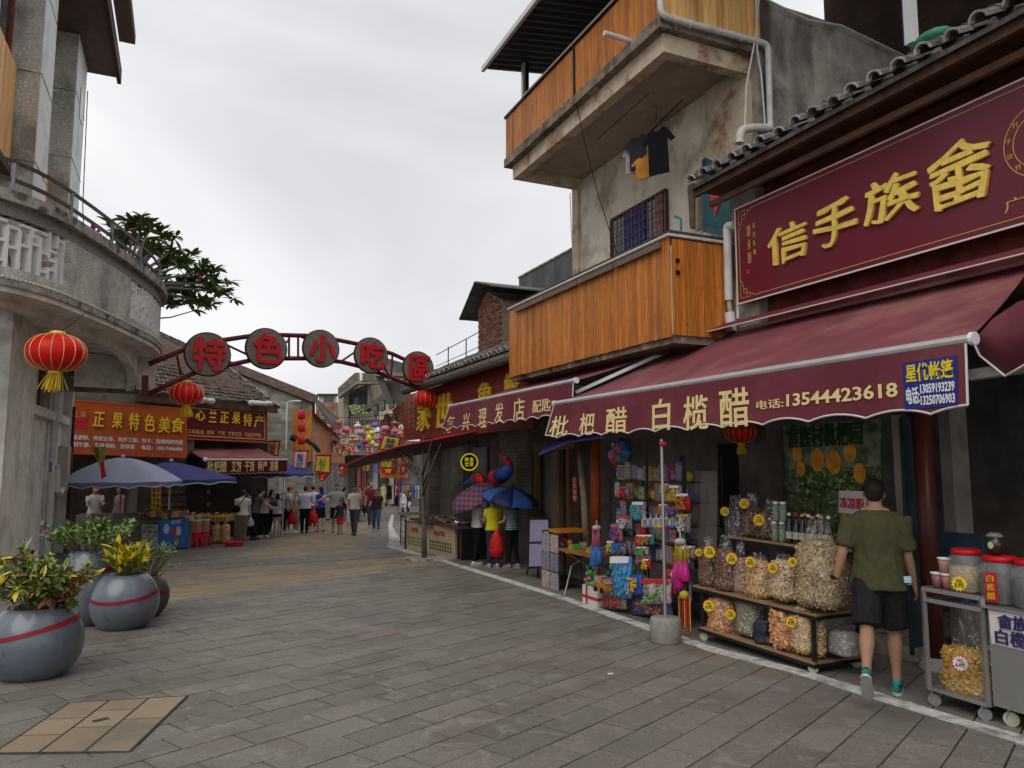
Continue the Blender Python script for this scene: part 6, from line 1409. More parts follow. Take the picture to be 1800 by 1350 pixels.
bag('bag of mixed brown dried strips at the left of the middle trolley shelf', 1222, 1252, 945, 1034, 5.25, N_BR, ((1228, 971, 7, '12元'),), top=.2)
bag('tall bag of dark brown slices, second on the middle trolley shelf', 1249, 1284, 945, 1042, 5.22, nuts('umber', (.20, .09, .045)), ((1247, 970, 11, '15元'),), top=.22)
bag('pinkish bag of dried roots, third on the middle trolley shelf', 1283, 1308, 955, 1046, 5.3, nuts('pinkish', (.40, .23, .16), 60), ((1286, 982, 10.5, '20元'),), top=.3)
bag('bag of pale peanuts in the centre of the middle trolley shelf', 1302, 1344, 975, 1053, 5.24, N_PE, ((1319, 988, 10, '8元'),), top=.16)
bag('bag of small round nuts, left of the biggest bag', 1343, 1389, 976, 1058, 5.22, N_LG, ((1358, 998, 9.5, '10元'),), top=.14)
bag('biggest open bag of chopped dried stems on the middle shelf', 1387, 1459, 915, 1074, 5.18, nuts('stems', (.42, .31, .16), 45), ((1393, 988, 8.5, '7元'),), (.012, .04), top=.24, n=420, lum=.08)
bag('dark brown bag at the right end of the middle shelf by the man', 1459, 1488, 975, 1062, 5.35, N_BR, (), top=.15)
bag('bag of curled brown peel at the left of the bottom trolley shelf', 1234, 1281, 1045, 1114, 5.24, N_SL, ((1246, 1065, 10.5, '6元'),), (.016, .045), top=.12)
bag('bag of grey-green tea leaves, second on the bottom shelf', 1280, 1330, 1044, 1122, 5.26, N_GR, ((1284, 1080, 9.5, '13元'),), (.005, .02), top=.12)
bag('small black plastic sack on the bottom trolley shelf', 1319, 1349, 1085, 1136, 5.24, mat('black_plastic', (.03, .03, .045), rough=.25, var=.2, bump=1, bscale=25), (), n=0, top=.1, film=False, lum=.25)
bag('bag of thick orange-brown slices on the bottom shelf', 1348, 1386, 1065, 1142, 5.22, N_SL, (), (.026, .055), top=.06, n=170)
bag('bag of small tan nuts next to the trolley corner post', 1385, 1421, 1065, 1152, 5.22, N_CH, ((1391, 1093, 10, '9元'),), (.012, .02), top=.08)
bag('brown bag behind the trolley corner post on the bottom shelf', 1421, 1444, 1078, 1156, 5.3, N_PE, (), top=.08)
bag('clear bags with pale packets at the end of the bottom shelf', 1446, 1494, 1105, 1156, 5.4, mat('pale_packets', (.30, .27, .26), rough=.35, var=.3, scale=20, bump=1, bscale=12), (), n=0, top=.1)
bag('dark grey plastic bag at the left of the top shelf', 1265, 1302, 872, 958, 5.6, mat('dark_bag', (.06, .05, .055), rough=.3, var=.3, bump=1, bscale=16), ((1274, 899, 8, '5元'),), n=0, top=.25)
bag('brown bag with large dried mushrooms on the top shelf', 1298, 1330, 868, 946, 5.58, nuts('mush', (.14, .085, .06), 12), ((1308, 885, 9, '30元'),), (.04, .06), n=60, top=.3)
bag('brown bag with a red-rimmed price star on the top shelf', 1328, 1362, 880, 949, 5.58, nuts('mush2', (.12, .075, .05), 18), ((1334, 914, 10.5, '31元'),), (.03, .05), n=60, top=.25)
def jar(label, p, r, h, m_body, lid, name='jar', lidm=None, group=None, cat='jar', lab=None, fill=.85):
    J = thing(name, p, label, cat, group)
    MB().lathe([(r * .9, .0), (r, h * .06), (r, h * .78), (r * .72, h * .88), (r * .72, h * .9)], p, 18).build('glass', film_mat('jar_glass', (.5, .5, .5), .25, .08), J, True)
    MB().lathe([(r * .85, .004), (r * .95, h * .06), (r * .95, h * .7 * fill), (.01, h * .72 * fill)], p, 18).build('contents', m_body, J, True)
    MB().lathe([(r * .78, h * .88), (r * .82, h * .89), (r * .82, h * .99), (r * .7, h)], p, 18).build('lid', lidm or lid, J, True)
    return J
GT = mat('green_tin', (.14, .22, .10), rough=.5, var=.2, scale=30)
for i, (x, y) in enumerate(((1363, 951), (1376, 952), (1365, 916), (1377, 917))):
    p = onU(x, y, 5.62); jar(f'{["left lower", "right lower", "left upper", "right upper"][i]} green-labelled tube of the stack of four on the top shelf', p, .036, .20, GT, WHT, group='green-labelled tubes')
for i, (x, y) in enumerate(((1389, 954), (1401, 954), (1412, 951), (1423, 950), (1434, 951), (1446, 952), (1458, 953), (1400, 944), (1417, 941), (1440, 942))):
    p = onU(x, y, 5.60 + (.12 if i > 6 else 0)); z0 = zt; p.z = zt
    Bt = thing('vinegar_bottle', p, 'x', 'bottle', 'dark bottles on the top shelf'); Bt['label'] = ['first', 'second', 'third', 'fourth', 'fifth', 'sixth', 'seventh', 'eighth', 'ninth', 'tenth'][sorted(range(10), key=lambda q: (1389, 1401, 1412, 1423, 1434, 1446, 1458, 1400.5, 1417, 1440)[q]).index(i)] + ' dark vinegar bottle from the left on the top trolley shelf'
    MB().lathe([(.033, 0), (.036, .01), (.036, .17), (.014, .22), (.013, .28)], p, 14).build('glass', mat('bottle_dark', (.018, .012, .012), rough=.15, spec=.7), Bt, True)
    MB().lathe([(.016, .275), (.017, .28), (.017, .30), (.012, .302)], p, 12).build('cap', [WHT, REDP, GOLDP][i % 3], Bt)
    MB().lathe([(.0372, .05), (.0372, .12)], p, 14).build('paper_label', mat('bottle_label', (.45, .40, .30), var=.3, scale=60), Bt)
# umbrella stand post
ps = thing('post_stand', P(4.82, 6.78), 'grey metal post standing in a round concrete base on the kerb', 'post')
MB().lathe([(.155, 0), (.165, .02), (.165, .235), (.150, .26), (.02, .26)], P(4.82, 6.78), 32).build('concrete_base', mat('cast_concrete', (.25, .235, .20), rough=.9, var=.15, scale=20, bump=.4, stain=(.16, .15, .13), sc2=4), ps, True)
MB().tube([P(4.82, 6.78) + UP * .2, onU(1163, 772, 4.85)], .018, 10).build('pole', STEEL, ps)
MB().ell(onU(1166, 780, 4.83), (.05, .04, .03), 8, 5).build('red_rag', REDP, ps)
# poster, sheets, column
pf = quadmap(onU(1376, 748, 6.75), onU(1548, 735, 6.75), onU(1548, 960, 6.75), onU(1388, 952, 6.75))
pm = mat('poster_leaves', (.06, .09, .035), rough=.45, var=.8, scale=16, stain=(.22, .26, .20), sc2=7, amt=.8, detail=8)
po = thing('fruit_poster', pf(0, 0), 'large poster of orange loquats over green leaves behind the trolley', 'poster')
board(pf, .02).build('print', pm, po); mb = MB(); mb.slab([[pf(0, 1, .002), pf(1, 1, .002)], [pf(0, .62, .002), pf(1, .62, .002)]], pf.n * .001); mb.build('pale_top', mat('poster_pale', (.17, .22, .12), rough=.45, var=.7, scale=7, stain=(.30, .33, .30), sc2=3, amt=1), po)
LQ = mat('loquat_print', (.92, .33, .03), rough=.45, var=.35, scale=9)
for x, y, a, b in ((1402, 796, 11, 16), (1437, 808, 15, 21), (1408, 824, 10, 13), (1466, 812, 16, 22), (1494, 795, 14, 18), (1512, 832, 13, 18)):
    mb = MB(); c = onU(x, y, 6.745); sc = spx(c) / FPX; h_ = .004 + rnd.random() * .004
    mb.add([c - NX * h_] + [c - NX * h_ - DX * a * sc * math.cos(t) + UP * b * sc * math.sin(t) for t in [2 * math.pi * k / 20 for k in range(20)]], [(0, k + 1, (k + 1) % 20 + 1) for k in range(20)]); mb.build('printed_fruit', LQ, po)
lv = MB()
for k in range(420):
    u_, v_ = rnd.random(), rnd.random() * .62; a = rnd.uniform(0, 6.28); c = pf(u_, v_, .003 + rnd.random() * .004); d = DX * math.cos(a) + UP * math.sin(a); e = DX * -math.sin(a) + UP * math.cos(a); L_ = rnd.uniform(.03, .09)
    lv.add([c, c + d * L_ * .5 + e * L_ * .16, c + d * L_, c + d * L_ * .5 - e * L_ * .16], [(0, 1, 2, 3)])
lv.build('printed_leaves', mat('print_leaf', (.24, .32, .08), rough=.45, var=.5, scale=5, isl=.6), po, kind='stuff')
text(MB(), pf, '畲族村枇杷园', .06, .80, .84, .99, fat=.003, h=.008).build('lettering', mat('print_green', (.02, .07, .02)), po)
qf = quadmap(onU(1475, 862, 6.2), onU(1523, 864, 6.2), onU(1522, 907, 6.2), onU(1474, 901, 6.2))
pp = thing('paper_sign', qf(0, 0), 'white paper sheet with red jelly lettering by the man in green', 'sign'); board(qf, .004).build('sheet', PAPER, pp); text(MB(), qf, '冻凉粉', .05, .22, .95, .72, bold=.02).build('lettering', REDI, pp)
sh = MB(); q = quadmap(onU(1566, 730, 6.6), onU(1581, 730, 6.6), onU(1591, 922, 6.6), onU(1577, 912, 6.6)); sh.slab([[q(0, 1), q(1, 1)], [q(0, 0), q(1, 0)]], -q.n * .01); solo(sh, 'paper_strip', mat('grey_paper', (.38, .35, .34)), 'tall blank grey-white strip hanging beside the red column', 'banner')
cl = thing('red_column', P(6.35, 4.98), 'round dark red column carrying the near shop front', 'column')
MB().tube([onU(1645, 1175, 6.35), onU(1618, 720, 6.35)], .085, 16).build('shaft', mat('lacquer_red', (.075, .020, .013), rough=.35, var=.3, scale=4, stretch=(1, 1, .3)), cl, True); MB().lathe([(.13, 0), (.14, .02), (.12, .1), (.09, .12)], onU(1645, 1178, 6.35), 20).build('plinth', CONC, cl)
pn = MB(); pn.bar(onU(1592, 735, 6.5), onU(1612, 1150, 6.5), .16, .03); solo(pn, 'teal_panel', mat('dark_teal', (.03, .055, .065), rough=.6, var=.3), 'narrow dark teal folded door leaf beside the red column', 'door')
pn = MB(); pn.para(onU(1650, 1050, 6.6), DX * -.45, NX * .04, UP * .62); solo(pn, 'blue_crate_board', mat('navy_board', (.025, .04, .07), rough=.6, var=.3), 'dark blue board leaning inside behind the jars', 'board')
sh = MB(); rows = [[onU(1198 + 62 * j / 12, 828 + i * 14 + (5 if i else 0) * math.sin(j), 5.75 + .04 * math.sin(j * 2.3 + i * .4)) for j in range(13)] for i in range(12)]
sh.slab(rows, NX * .003); solo(sh, 'plastic_sheet', film_mat('milky_film', (.36, .31, .29), .3, .3), 'milky plastic sheet hanging between the toys and the bagged snacks', 'plastic sheet', smooth=True)
bk = MB(); MB_ = None
bw = MB(); bw.ubox(7.37, 7.40, 8.3, 8.95, .7, 1.95); c = solo(bw, 'barred_window', mat('black_window', (.015, .014, .014)), 'dark barred window in the wall behind the hanging film', 'window')
cl = MB(); cl.ubox(7.2, 7.38, 7.98, 8.22, -.4, 2.6); solo(cl, 'grey_pillar', mat('pillar_lime', (.22, .19, .165), var=.15, scale=5), 'pale limewashed pillar behind the bagged snacks', 'column')
cl = MB(); cl.tube([onU(1326, 760, 7.2), onU(1333, 865, 7.2)], .022, 6); solo(cl, 'wall_pipe', PVC, 'thin pale pipe on the dim wall left of the fruit poster', 'pipe')
cl = MB(); q = quadmap(onU(1340, 846, 7.3), onU(1372, 846, 7.3), onU(1373, 876, 7.3), onU(1342, 876, 7.3)); cl.slab([[q(0, 1), q(1, 1)], [q(0, 0), q(1, 0)]], -q.n * .01); solo(cl, 'notice', mat('blue_notice', (.10, .15, .17)), 'bluish notice sheet on the dim wall left of the fruit poster', 'notice')
# stainless cart and frame at the right edge
ct = thing('steel_cart', P(5.6, 2.9), 'stainless steel vendor cart with jars on top at the right edge', 'cart')
zc = onU(1725, 1066, 5.32).z; MB().ubox(5.32, 5.95, 1.6, 3.58, -.03, zc).build('cabinet', STEEL, ct); MB().ubox(5.29, 5.98, 1.57, 3.61, zc, zc + .015).build('top_plate', STEEL, ct)
for u, s_ in ((5.38, 3.5), (5.38, 2.2), (5.85, 3.5)): castor(ct, P(u, s_), .05)
qf = quadmap(onU(1738, 1073, 5.31), onU(1840, 1083, 5.31), onU(1846, 1155, 5.31), onU(1743, 1131, 5.31)); o = board(qf, .003).build('paper_notice', PAPER, ct)
t = MB(); text(t, qf, '畲族', .17, .52, .68, .92, fat=.004); text(t, qf, '白榄醋', .10, .06, .93, .48, fat=.004); t.build('notice_lettering', NAVY, ct)
fr = thing('steel_frame_trolley', P(5.5, 3.85), 'open stainless steel frame trolley beside the steel cart', 'trolley')
fz = [onU(1628, 1052, 5.30), onU(1712, 1062, 5.30)]
s0, s1 = 3.62, 4.08
for u in (5.32, 5.8):
    for s_ in (s0, s1): MB().bar(P(u, s_, -.05), P(u, s_, .70), .03).build('leg', STEEL, fr)
for z in (.70, .62, -.04):
    mb = MB(); mb.bar(P(5.32, s0, z), P(5.32, s1, z), .03).bar(P(5.8, s0, z), P(5.8, s1, z), .03).bar(P(5.32, s0, z), P(5.8, s0, z), .03).bar(P(5.32, s1, z), P(5.8, s1, z), .03)
    mb.build('rail', STEEL, fr)
MB().ubox(5.32, 5.8, s0, s1, -.05, -.035).build('base_shelf', STEEL, fr)
MB().ubox(5.32, 5.8, s0, s1, .69, .70).build('top_shelf', STEEL, fr)
for u, s_ in ((5.34, 3.66), (5.34, 4.05), (5.78, 4.05)): castor(fr, P(u, s_), .045, mat('castor_grey', (.2, .2, .2)))
B = bag('bag of yellow chips with red-rimmed price star inside the steel frame', 1652, 1726, 1075, 1236, 5.42, N_YE, ((1686, 1163, 0.1, '4元'),), (.012, .03), top=.42, n=320)
star(B, onU(1688, 1166, 5.33), .055, '6.4元', True, PAPER)
def top_jar(lab, x, yb, r, h, m, u=5.5, lid=REDP): return jar(lab, onU(x, yb, u), r, h, m, lid)
RL = mat('red_lid', (.50, .01, .015), rough=.35)
for lab, x, yb, r, h, m, u in (('wide jar of cashews with red lid and yellow price star', 1703, 1062, .125, .32, N_CH, 5.5), ('jar of dark vinegar olives with red lid and red label', 1762, 1070, .135, .34, nuts('olive', (.035, .02, .02), 20), 5.5), ('dark jar behind at the very right edge', 1818, 1062, .13, .34, nuts('olive', (.035, .02, .02), 20), 5.5)):
    p = onU(x, yb, u); p.z = zc + .015 if x > 1730 else .70; J = jar(lab, p, r, h, m, RL)
    if 'cashews' in lab: star(J, onU(1686, 1026, 5.34), .055, '5元', False)
    if 'olives' in lab:
        q = quadmap(onU(1730, 1006, 5.35), onU(1750, 1006, 5.35), onU(1756, 1058, 5.35), onU(1733, 1058, 5.35)); board(q, .003).build('red_label', REDP, J); t = MB()
        for i, ch in enumerate('白榄醋'): text(t, q, ch, .2, .68 - i * .3, .8, .92 - i * .3)
        t.build('label_lettering', YEL, J)
for i, (x, y, c_) in enumerate(((1650, 1053, (.25, .12, .14)), (1668, 1056, (.4, .15, .1)), (1662, 1022, (.35, .2, .15)))):
    p = onU(x, y, 5.45); p.z = .70 + (.12 if i == 2 else 0); J = thing('dessert_cup', p, ['leftmost small plastic cup of pink pudding on the steel frame', 'plastic cup with orange picture on the steel frame', 'plastic cup stacked on the other two on the steel frame'][i], 'cup')
    MB().lathe([(.035, 0), (.045, .11)], p, 14).build('cup', mat(f'pud{i}', c_, rough=.3, var=.2, scale=30), J, True); MB().lathe([(.049, .108), (.049, .122), (.01, .124)], p, 14).build('lid', WHT, J, True)
p = onU(1750, 975, 5.5); p.z = zc + .36; J = thing('drink_cup', p, 'dark herbal drink cup with pale oval label standing on the jar lids', 'cup'); MB().lathe([(.038, 0), (.052, .13)], p, 16).build('cup', mat('dark_drink', (.03, .02, .018), rough=.2, spec=.6), J, True); MB().lathe([(.056, .128), (.056, .14), (.03, .16)], p, 16).build('lid', film_mat('jar_glass', (.5, .5, .5), .25, .08), J, True)
mb = MB(); c = p + UP * .07 - NX * .05; mb.add([c] + [c - DX * .022 * math.cos(t) + UP * .026 * math.sin(t) for t in [2 * math.pi * k / 14 for k in range(14)]], [(0, k + 1, (k + 1) % 14 + 1) for k in range(14)]); mb.build('oval_label', mat('lime_label', (.5, .6, .3)), J)
# ---------------------------------------------------------------- toy stand
TP = [(.45, .02, .03), (.03, .13, .36), (.5, .34, .03), (.08, .27, .06), (.38, .10, .19), (.06, .28, .30), (.42, .15, .02), (.45, .42, .40), (.16, .07, .22)]
TM = [mat(f'toy_plastic{i}', c, rough=.35, var=.2, scale=25, isl=.2) for i, c in enumerate(TP)]
PK = [mat(f'toy_packet{i}', c, rough=.3, var=.9, scale=55 + i * 10, bump=.5, bscale=20, stain=TP[(i * 4 + 1) % 9], sc2=26, amt=1) for i, c in enumerate([(.30, .26, .25), (.22, .16, .18), (.36, .33, .30), (.14, .18, .24)])]
rk = thing('toy_rack', P(5.75, 8.6), 'black wire rack of colourful toys under the near awning', 'rack')
U0, U1, Sa, Sb = 5.55, 6.1, 7.35, 9.05
for u in (U0, U1):
    for s_ in (Sa, 8.15, Sb): MB().bar(P(u, s_, -.2), P(u, s_, 1.75 if s_ < 9 else 1.45), .022).build('post', BLKM, rk)
ZS = [onU(1140, y, U0).z for y in (1040, 985, 948, 918, 880, 845)]
for z in ZS:
    mb = MB(); mb.ubox(U0, U1, Sa, Sb, z - .012, z); mb.build('wire_shelf', mat('wire_black', (.03, .03, .035), rough=.5), rk)
for s_ in (Sa, 8.15, Sb): castor(rk, P(U0, s_), .035, BLKM)
toy_words = ['boxed toy', 'toy packet', 'toy ball', 'toy box']
k_ = 0
def toy(kind, p, w, h, m, label, group='small toys on the rack shelves'):
    T = thing({'box': 'toy_box', 'ball': 'toy_ball', 'packet': 'toy_packet', 'tube': 'bubble_tube'}[kind], p, label, 'toy', group)
    if kind == 'box':
        MB().para(p - DX * w / 2, DX * w, NX * .1, UP * h).build('carton', m, T); q = quadmap(p + DX * w * .42 + UP * h * .9 - NX * .002, p - DX * w * .42 + UP * h * .9 - NX * .002, p - DX * w * .42 + UP * h * .1 - NX * .002, p + DX * w * .42 + UP * h * .1 - NX * .002)
        MB().slab([[q(0, 1), q(1, 1)], [q(0, 0), q(1, 0)]], q.n * .002).build('window_print', PK[k_ % 4], T)
    elif kind == 'ball': MB().ell(p + UP * h / 2 + NX * .05, (w / 2, w / 2, h / 2), 14, 9).build('ball', m, T, True); MB().lathe([(w * .1, 0), (w * .12, .01)], p + UP * h, 8).build('cap', WHT, T)
    elif kind == 'packet':
        mb = MB(); rows = [[p - DX * w * (j / 5 - .5) + UP * h * i / 5 - NX * (.03 * math.sin(math.pi * i / 5) * math.sin(math.pi * j / 5) + .004 * math.sin(i * 3 + j * 2)) for j in range(6)] for i in range(6)]
        mb.slab(rows, NX * .02); mb.build('packet', PK[k_ % 4], T, True); MB().para(p + UP * h * .92 - DX * w / 2 - NX * .004, DX * w, NX * .006, UP * h * .14).build('header_card', m, T)
    elif kind == 'tube': MB().lathe([(w / 2, 0), (w / 2, h * .85), (w * .3, h * .9)], p + NX * .04, 12).build('tube', m, T, True); MB().lathe([(w * .42, h * .88), (w * .42, h), (.01, h)], p + NX * .04, 12).build('cap', TM[(k_ + 3) % 9], T, True)
    return T
ordn = ['first', 'second', 'third', 'fourth', 'fifth', 'sixth', 'seventh', 'eighth', 'ninth', 'tenth', 'eleventh', 'twelfth', 'thirteenth']
shelf_words = ['lowest', 'second', 'third', 'fourth', 'fifth', 'top']
CN = ['red', 'blue', 'yellow', 'green', 'pink', 'teal', 'orange', 'off-white', 'purple']
for zi, z in enumerate(ZS):
    s_ = Sb - .05; n = 0
    while s_ > Sa + .03 and n < 13:
        kind = rnd.choice(['box', 'packet', 'packet', 'ball', 'tube'] if zi in (1, 2, 3) else ['ball', 'packet', 'box', 'ball'] if zi > 3 else ['box', 'packet', 'ball']); w = {'box': .16, 'packet': .14, 'ball': .12, 'tube': .06}[kind] * rnd.uniform(.8, 1.2); h = min(.23, {'box': .19, 'packet': .21, 'ball': .14, 'tube': .19}[kind] * rnd.uniform(.8, 1.2))
        k_ += 1; mi = rnd.randrange(9); toy(kind, P(U0 + rnd.uniform(.01, .06), s_ - w / 2, z), w, h, TM[mi], f'{ordn[n]} toy from the left on the {shelf_words[zi]} rack shelf, {CN[mi]} {kind}'); s_ -= w + rnd.uniform(.0, .02); n += 1
def hammer(label, x, y, h, c1, c2, u=5.3, n=4, spread=.05):
    p = onU(x, y, u); T = thing('inflatable_hammers', p, label, 'toy')
    for k in range(n):
        q = p - DX * spread * (k - n / 2) + NX * rnd.uniform(-.03, .03); L_ = h * rnd.uniform(.85, 1.1)
        MB().lathe([(.008, 0), (.012, -.1 * L_), (.03, -.5 * L_)], q, 10).build('upper_cone', c1, T, True); MB().lathe([(.03, -.5 * L_), (.06, -.97 * L_), (.05, -L_), (.01, -L_)], q, 12).build('lower_cone', c2, T, True)
    mb = MB(); mb.tube([p, p + UP * .12], .01, 5); mb.ell(p + UP * .02, (.07, .05, .04), 8, 6); mb.build('tied_tops', TM[7], T, True)
hammer('bunch of pink and blue inflatable cones hanging left of the toy rack', 1049, 930, .48, TM[4], TM[1], 5.35)
hammer('bunch of yellow and magenta inflatable cones hanging right of the metal post', 1196, 955, .45, TM[2], mat('magenta_toy', (.45, .02, .18), rough=.3), 5.15, 4, .045)
T = thing('toy_sticks', onU(1203, 1050, 5.15), 'bundle of red and yellow toy sticks hanging above the concrete base', 'toy')
for k in range(7): q = onU(1193 + k * 3.2, 1048, 5.15); MB().bar(q, q - UP * rnd.uniform(.30, .42), .014, .01).build('stick', TM[0] if k % 3 else TM[2], T)
MB().ell(onU(1203, 1046, 5.15), (.06, .04, .05), 10, 6).build('flower_top', TM[2], T, True)
def hung(label, x0, x1, y0, y1, u, m, head=None, name='toy_bag'):
    q = quadmap(onU(x0, y0, u), onU(x1, y0, u), onU(x1, y1, u), onU(x0, y1, u)); T = thing(name, q(.5, 0), label, 'toy'); n = 7
    rows = [[q(j / n, 1 - i / n, (.05 * math.sin(math.pi * i / n) * math.sin(math.pi * j / n)) + .012 * math.sin(i * 2.7 + j * 1.9)) for j in range(n + 1)] for i in range(n + 1)]
    MB().slab(rows, -q.n * .03).build('packet', m, T, True)
    if head: MB().slab([[q(0, 1.0, .02), q(1, 1.0, .02)], [q(0, .84, .03), q(1, .84, .03)]], q.n * .003).build('header_card', head, T)
    s_ = MB()
    for k in range(26): c = q(rnd.uniform(.12, .88), rnd.uniform(.1, .8), .05); s_.ell(c, (rnd.uniform(.01, .03), .012, rnd.uniform(.01, .03)), 6, 4)
    s_.build('toy_pieces', rnd.choice(TM), T, True, kind='stuff')
    return T
BTOY = mat('blue_toys', (.04, .20, .50), rough=.3, var=.6, scale=20, stain=(.3, .5, .5), sc2=14, bump=.6, bscale=15)
hung('clear bag of blue and aqua plastic toys hanging in front of the rack', 1075, 1108, 978, 1052, 5.3, BTOY, WHT)
hung('deep blue toy packet right of the aqua toy bag', 1105, 1127, 1010, 1046, 5.32, mat('deep_blue_toy', (.03, .08, .40), rough=.3, var=.5, scale=22), None)
hung('packet with red lettering hanging low on the rack', 1130, 1178, 1018, 1062, 5.32, mat('red_text_pack', (.45, .38, .40), rough=.35, var=.3, scale=10, stain=(.45, .02, .05), sc2=18, amt=1), REDP)
hung('silver net bag low beside the styrofoam box', 1058, 1100, 1040, 1072, 5.34, mat('tinsel', (.22, .20, .16), rough=.25, metal=.4, var=.8, scale=60, bump=1, bscale=30), None)
hung('purple bag sagging at the foot of the rack', 1110, 1180, 1052, 1082, 5.42, mat('purple_bag', (.10, .08, .20), rough=.25, var=.5, scale=12, bump=.8, bscale=10), None)
hung('mint green toy carton on the rack beside yellow tubes', 1126, 1148, 940, 958, 5.45, TM[5], WHT, 'toy_box')
for i, (x, m) in enumerate(((1134, TM[6]), (1144, TM[1]), (1154, TM[2]), (1162, TM[2]), (1172, TM[0]), (1183, TM[1]))):
    p = onU(x, 928, 5.42); T = thing('toy_birdcage', p, f'{ordn[i]} hanging toy birdcage from the left on the rack, ' + ['orange', 'blue', 'yellow', 'yellow', 'red', 'blue'][i], 'toy', 'toy birdcages')
    MB().lathe([(.045, 0), (.05, .01), (.05, .03), (.04, .035)], p, 12).build('tray', m, T, True); mb = MB()
    for k in range(10): a = k * .628; mb.tube([p + Vector((.042 * math.cos(a), .042 * math.sin(a), .03)), p + Vector((.042 * math.cos(a), .042 * math.sin(a), .10)), p + UP * .13], .003, 4)
    mb.tube([p + UP * .12, p + UP * .18], .004, 4); mb.build('bars', WHT, T)
# loose packets and cards hooked all over the front of the rack
SEEN = set()
for k in range(27):
    x = rnd.uniform(1056, 1200); y = rnd.uniform(850, 1035); w = rnd.uniform(9, 22); h = rnd.uniform(14, 34); mi = rnd.randrange(9)
    lb_ = lambda: f'{CN[mi]}-headed toy card hooked on the rack front, ' + f'{ordn[min(12, int((x - 1056) / 11.2))]} column, ' + ['top', 'upper', 'middle', 'lower', 'bottom'][int((y - 850) / 37.1)] + ' height'
    while lb_() in SEEN: x = rnd.uniform(1056, 1200); mi = rnd.randrange(9)
    SEEN.add(lb_())
    hung(f'{CN[mi]}-headed toy card hooked on the rack front, ' + f'{ordn[min(12, int((x - 1056) / 11.2))]} column, ' + ['top', 'upper', 'middle', 'lower', 'bottom'][int((y - 850) / 37.1)] + ' height', x, x + w, y, y + h, 5.5 - rnd.random() * .08, PK[k % 4] if k % 3 else TM[rnd.randrange(9)], TM[mi] if k % 2 else WHT, 'toy_card')
# foam box of balloons, toy truck, folding table, wire cart
fb = thing('foam_box', P(5.3, 8.75), 'white foam box with red tape full of green balloons', 'box'); p = onU(1024, 1068, 5.3); p = Vector((p.x, p.y, gz(p.x, p.y)))
MB().para(p, -DX * .42, NX * .32, UP * .26).build('box', mat('styrofoam', (.55, .53, .50), rough=.8, var=.05), fb)
mb = MB(); mb.para(p - DX * .10 - NX * .004 - UP * 0, -DX * .05, NX * .33, UP * .265).para(p - NX * .006 + UP * .09 + DX * .003, -DX * .426, NX * .33, UP * .04); mb.build('red_tape', REDP, fb)
for k in range(20):
    c = p - DX * rnd.uniform(-.02, .34) + NX * rnd.uniform(.02, .25) + UP * (.27 + rnd.random() * .22); mb = MB(); d = rv(1); mb.ell(c, (.035, .035, .035), 8, 6).ell(c + d.normalized() * .055, (.028, .028, .03), 8, 6); mb.build('balloon', TM[3] if k % 5 else TM[rnd.choice([0, 4])], fb, True)
tk = thing('toy_truck', onU(1058, 1040, 5.15), 'orange toy truck in a box above the foam box', 'toy'); p = onU(1045, 1038, 5.15)
MB().para(p + UP * .03, -DX * .26, NX * .12, UP * .09).build('bed', TM[6], tk); MB().para(p - DX * .17 + UP * .12, -DX * .08, NX * .11, UP * .07).build('cab', TM[6], tk); MB().para(p + UP * .12, -DX * .27, NX * .13, UP * .07).build('carton', PK[2], tk)
for s_ in (.04, .2): MB().lathe([(.01, -.01), (.035, -.01), (.035, .015), (.01, .015)], p - DX * s_ + UP * .03 - NX * .01, 14, NX).build('wheel', BLKM, tk)
ft = thing('folding_table', P(5.75, 9.9), 'folding table with orange-brown top and crossed silver legs, covered in small toys', 'table')
zt2 = onU(1005, 968, 5.5).z; MB().ubox(5.45, 6.0, 9.35, 10.5, zt2 - .03, zt2).build('table_top', mat('table_orange', (.33, .13, .04), rough=.5, var=.2, scale=5), ft)
CHR = mat('chrome', (.6, .6, .6), rough=.2, metal=.9)
for s_ in (9.45, 10.2):
    for a, b in (((5.42, 5.95)), ((5.95, 5.45))):
        MB().tube([P(a, s_, None), P(a + (b - a) * .25, s_ + .02, gz(0, 10) + .18 + .2), P(b, s_, zt2 - .03)], .015, 8).build('leg', CHR, ft)
for k in range(16):
    mi = rnd.randrange(9); p = P(rnd.uniform(5.5, 5.9), 9.45 + k * .062, zt2); MB().para(p, DX * rnd.uniform(.08, .16) + NX * .03, NX * .12, UP * rnd.uniform(.02, .09)).build('toy_carton', TM[mi] if k % 2 else PK[k % 4], ft)
wc = thing('wire_cart', P(5.75, 11.0), 'black wire display cart hung with toy cards, left of the folding table', 'rack')
for u in (5.6, 6.0):
    for s_ in (10.7, 11.3): MB().bar(P(u, s_, -.28), P(u, s_, onU(985, 935, 5.7).z), .02).build('post', BLKM, wc)
zz = onU(985, 935, 5.7).z
for z in (-.22, .25, zz): MB().ubox(5.6, 6.0, 10.7, 11.3, z - .012, z).build('tray', BLKM, wc)
MB().ubox(5.55, 6.05, 10.65, 11.0, zz, zz + .05).build('orange_lid', TM[6], wc)
for i, z in enumerate((zz - .32, zz - .62, zz - .92)): 
    for s_, w in ((11.02, .28), (10.72, .26)): 
        q = quadmap(P(5.57, s_ + w, z + .28), P(5.57, s_, z + .28), P(5.57, s_, z), P(5.57, s_ + w, z)); MB().slab([[q(j / 4, 1, .02 * (j % 2)) for j in range(5)], [q(j / 4, 0, .02 * (j % 2)) for j in range(5)]], -q.n * .02).build('toy_card', PK[(i + int(w * 100)) % 4], wc)
for k in range(12): MB().ell(P(rnd.uniform(5.65, 5.95), rnd.uniform(10.75, 11.25), .25 + .05 + rnd.random() * .15), .05, 8, 6).build('plastic_ball', TM[k % 9], wc, True)
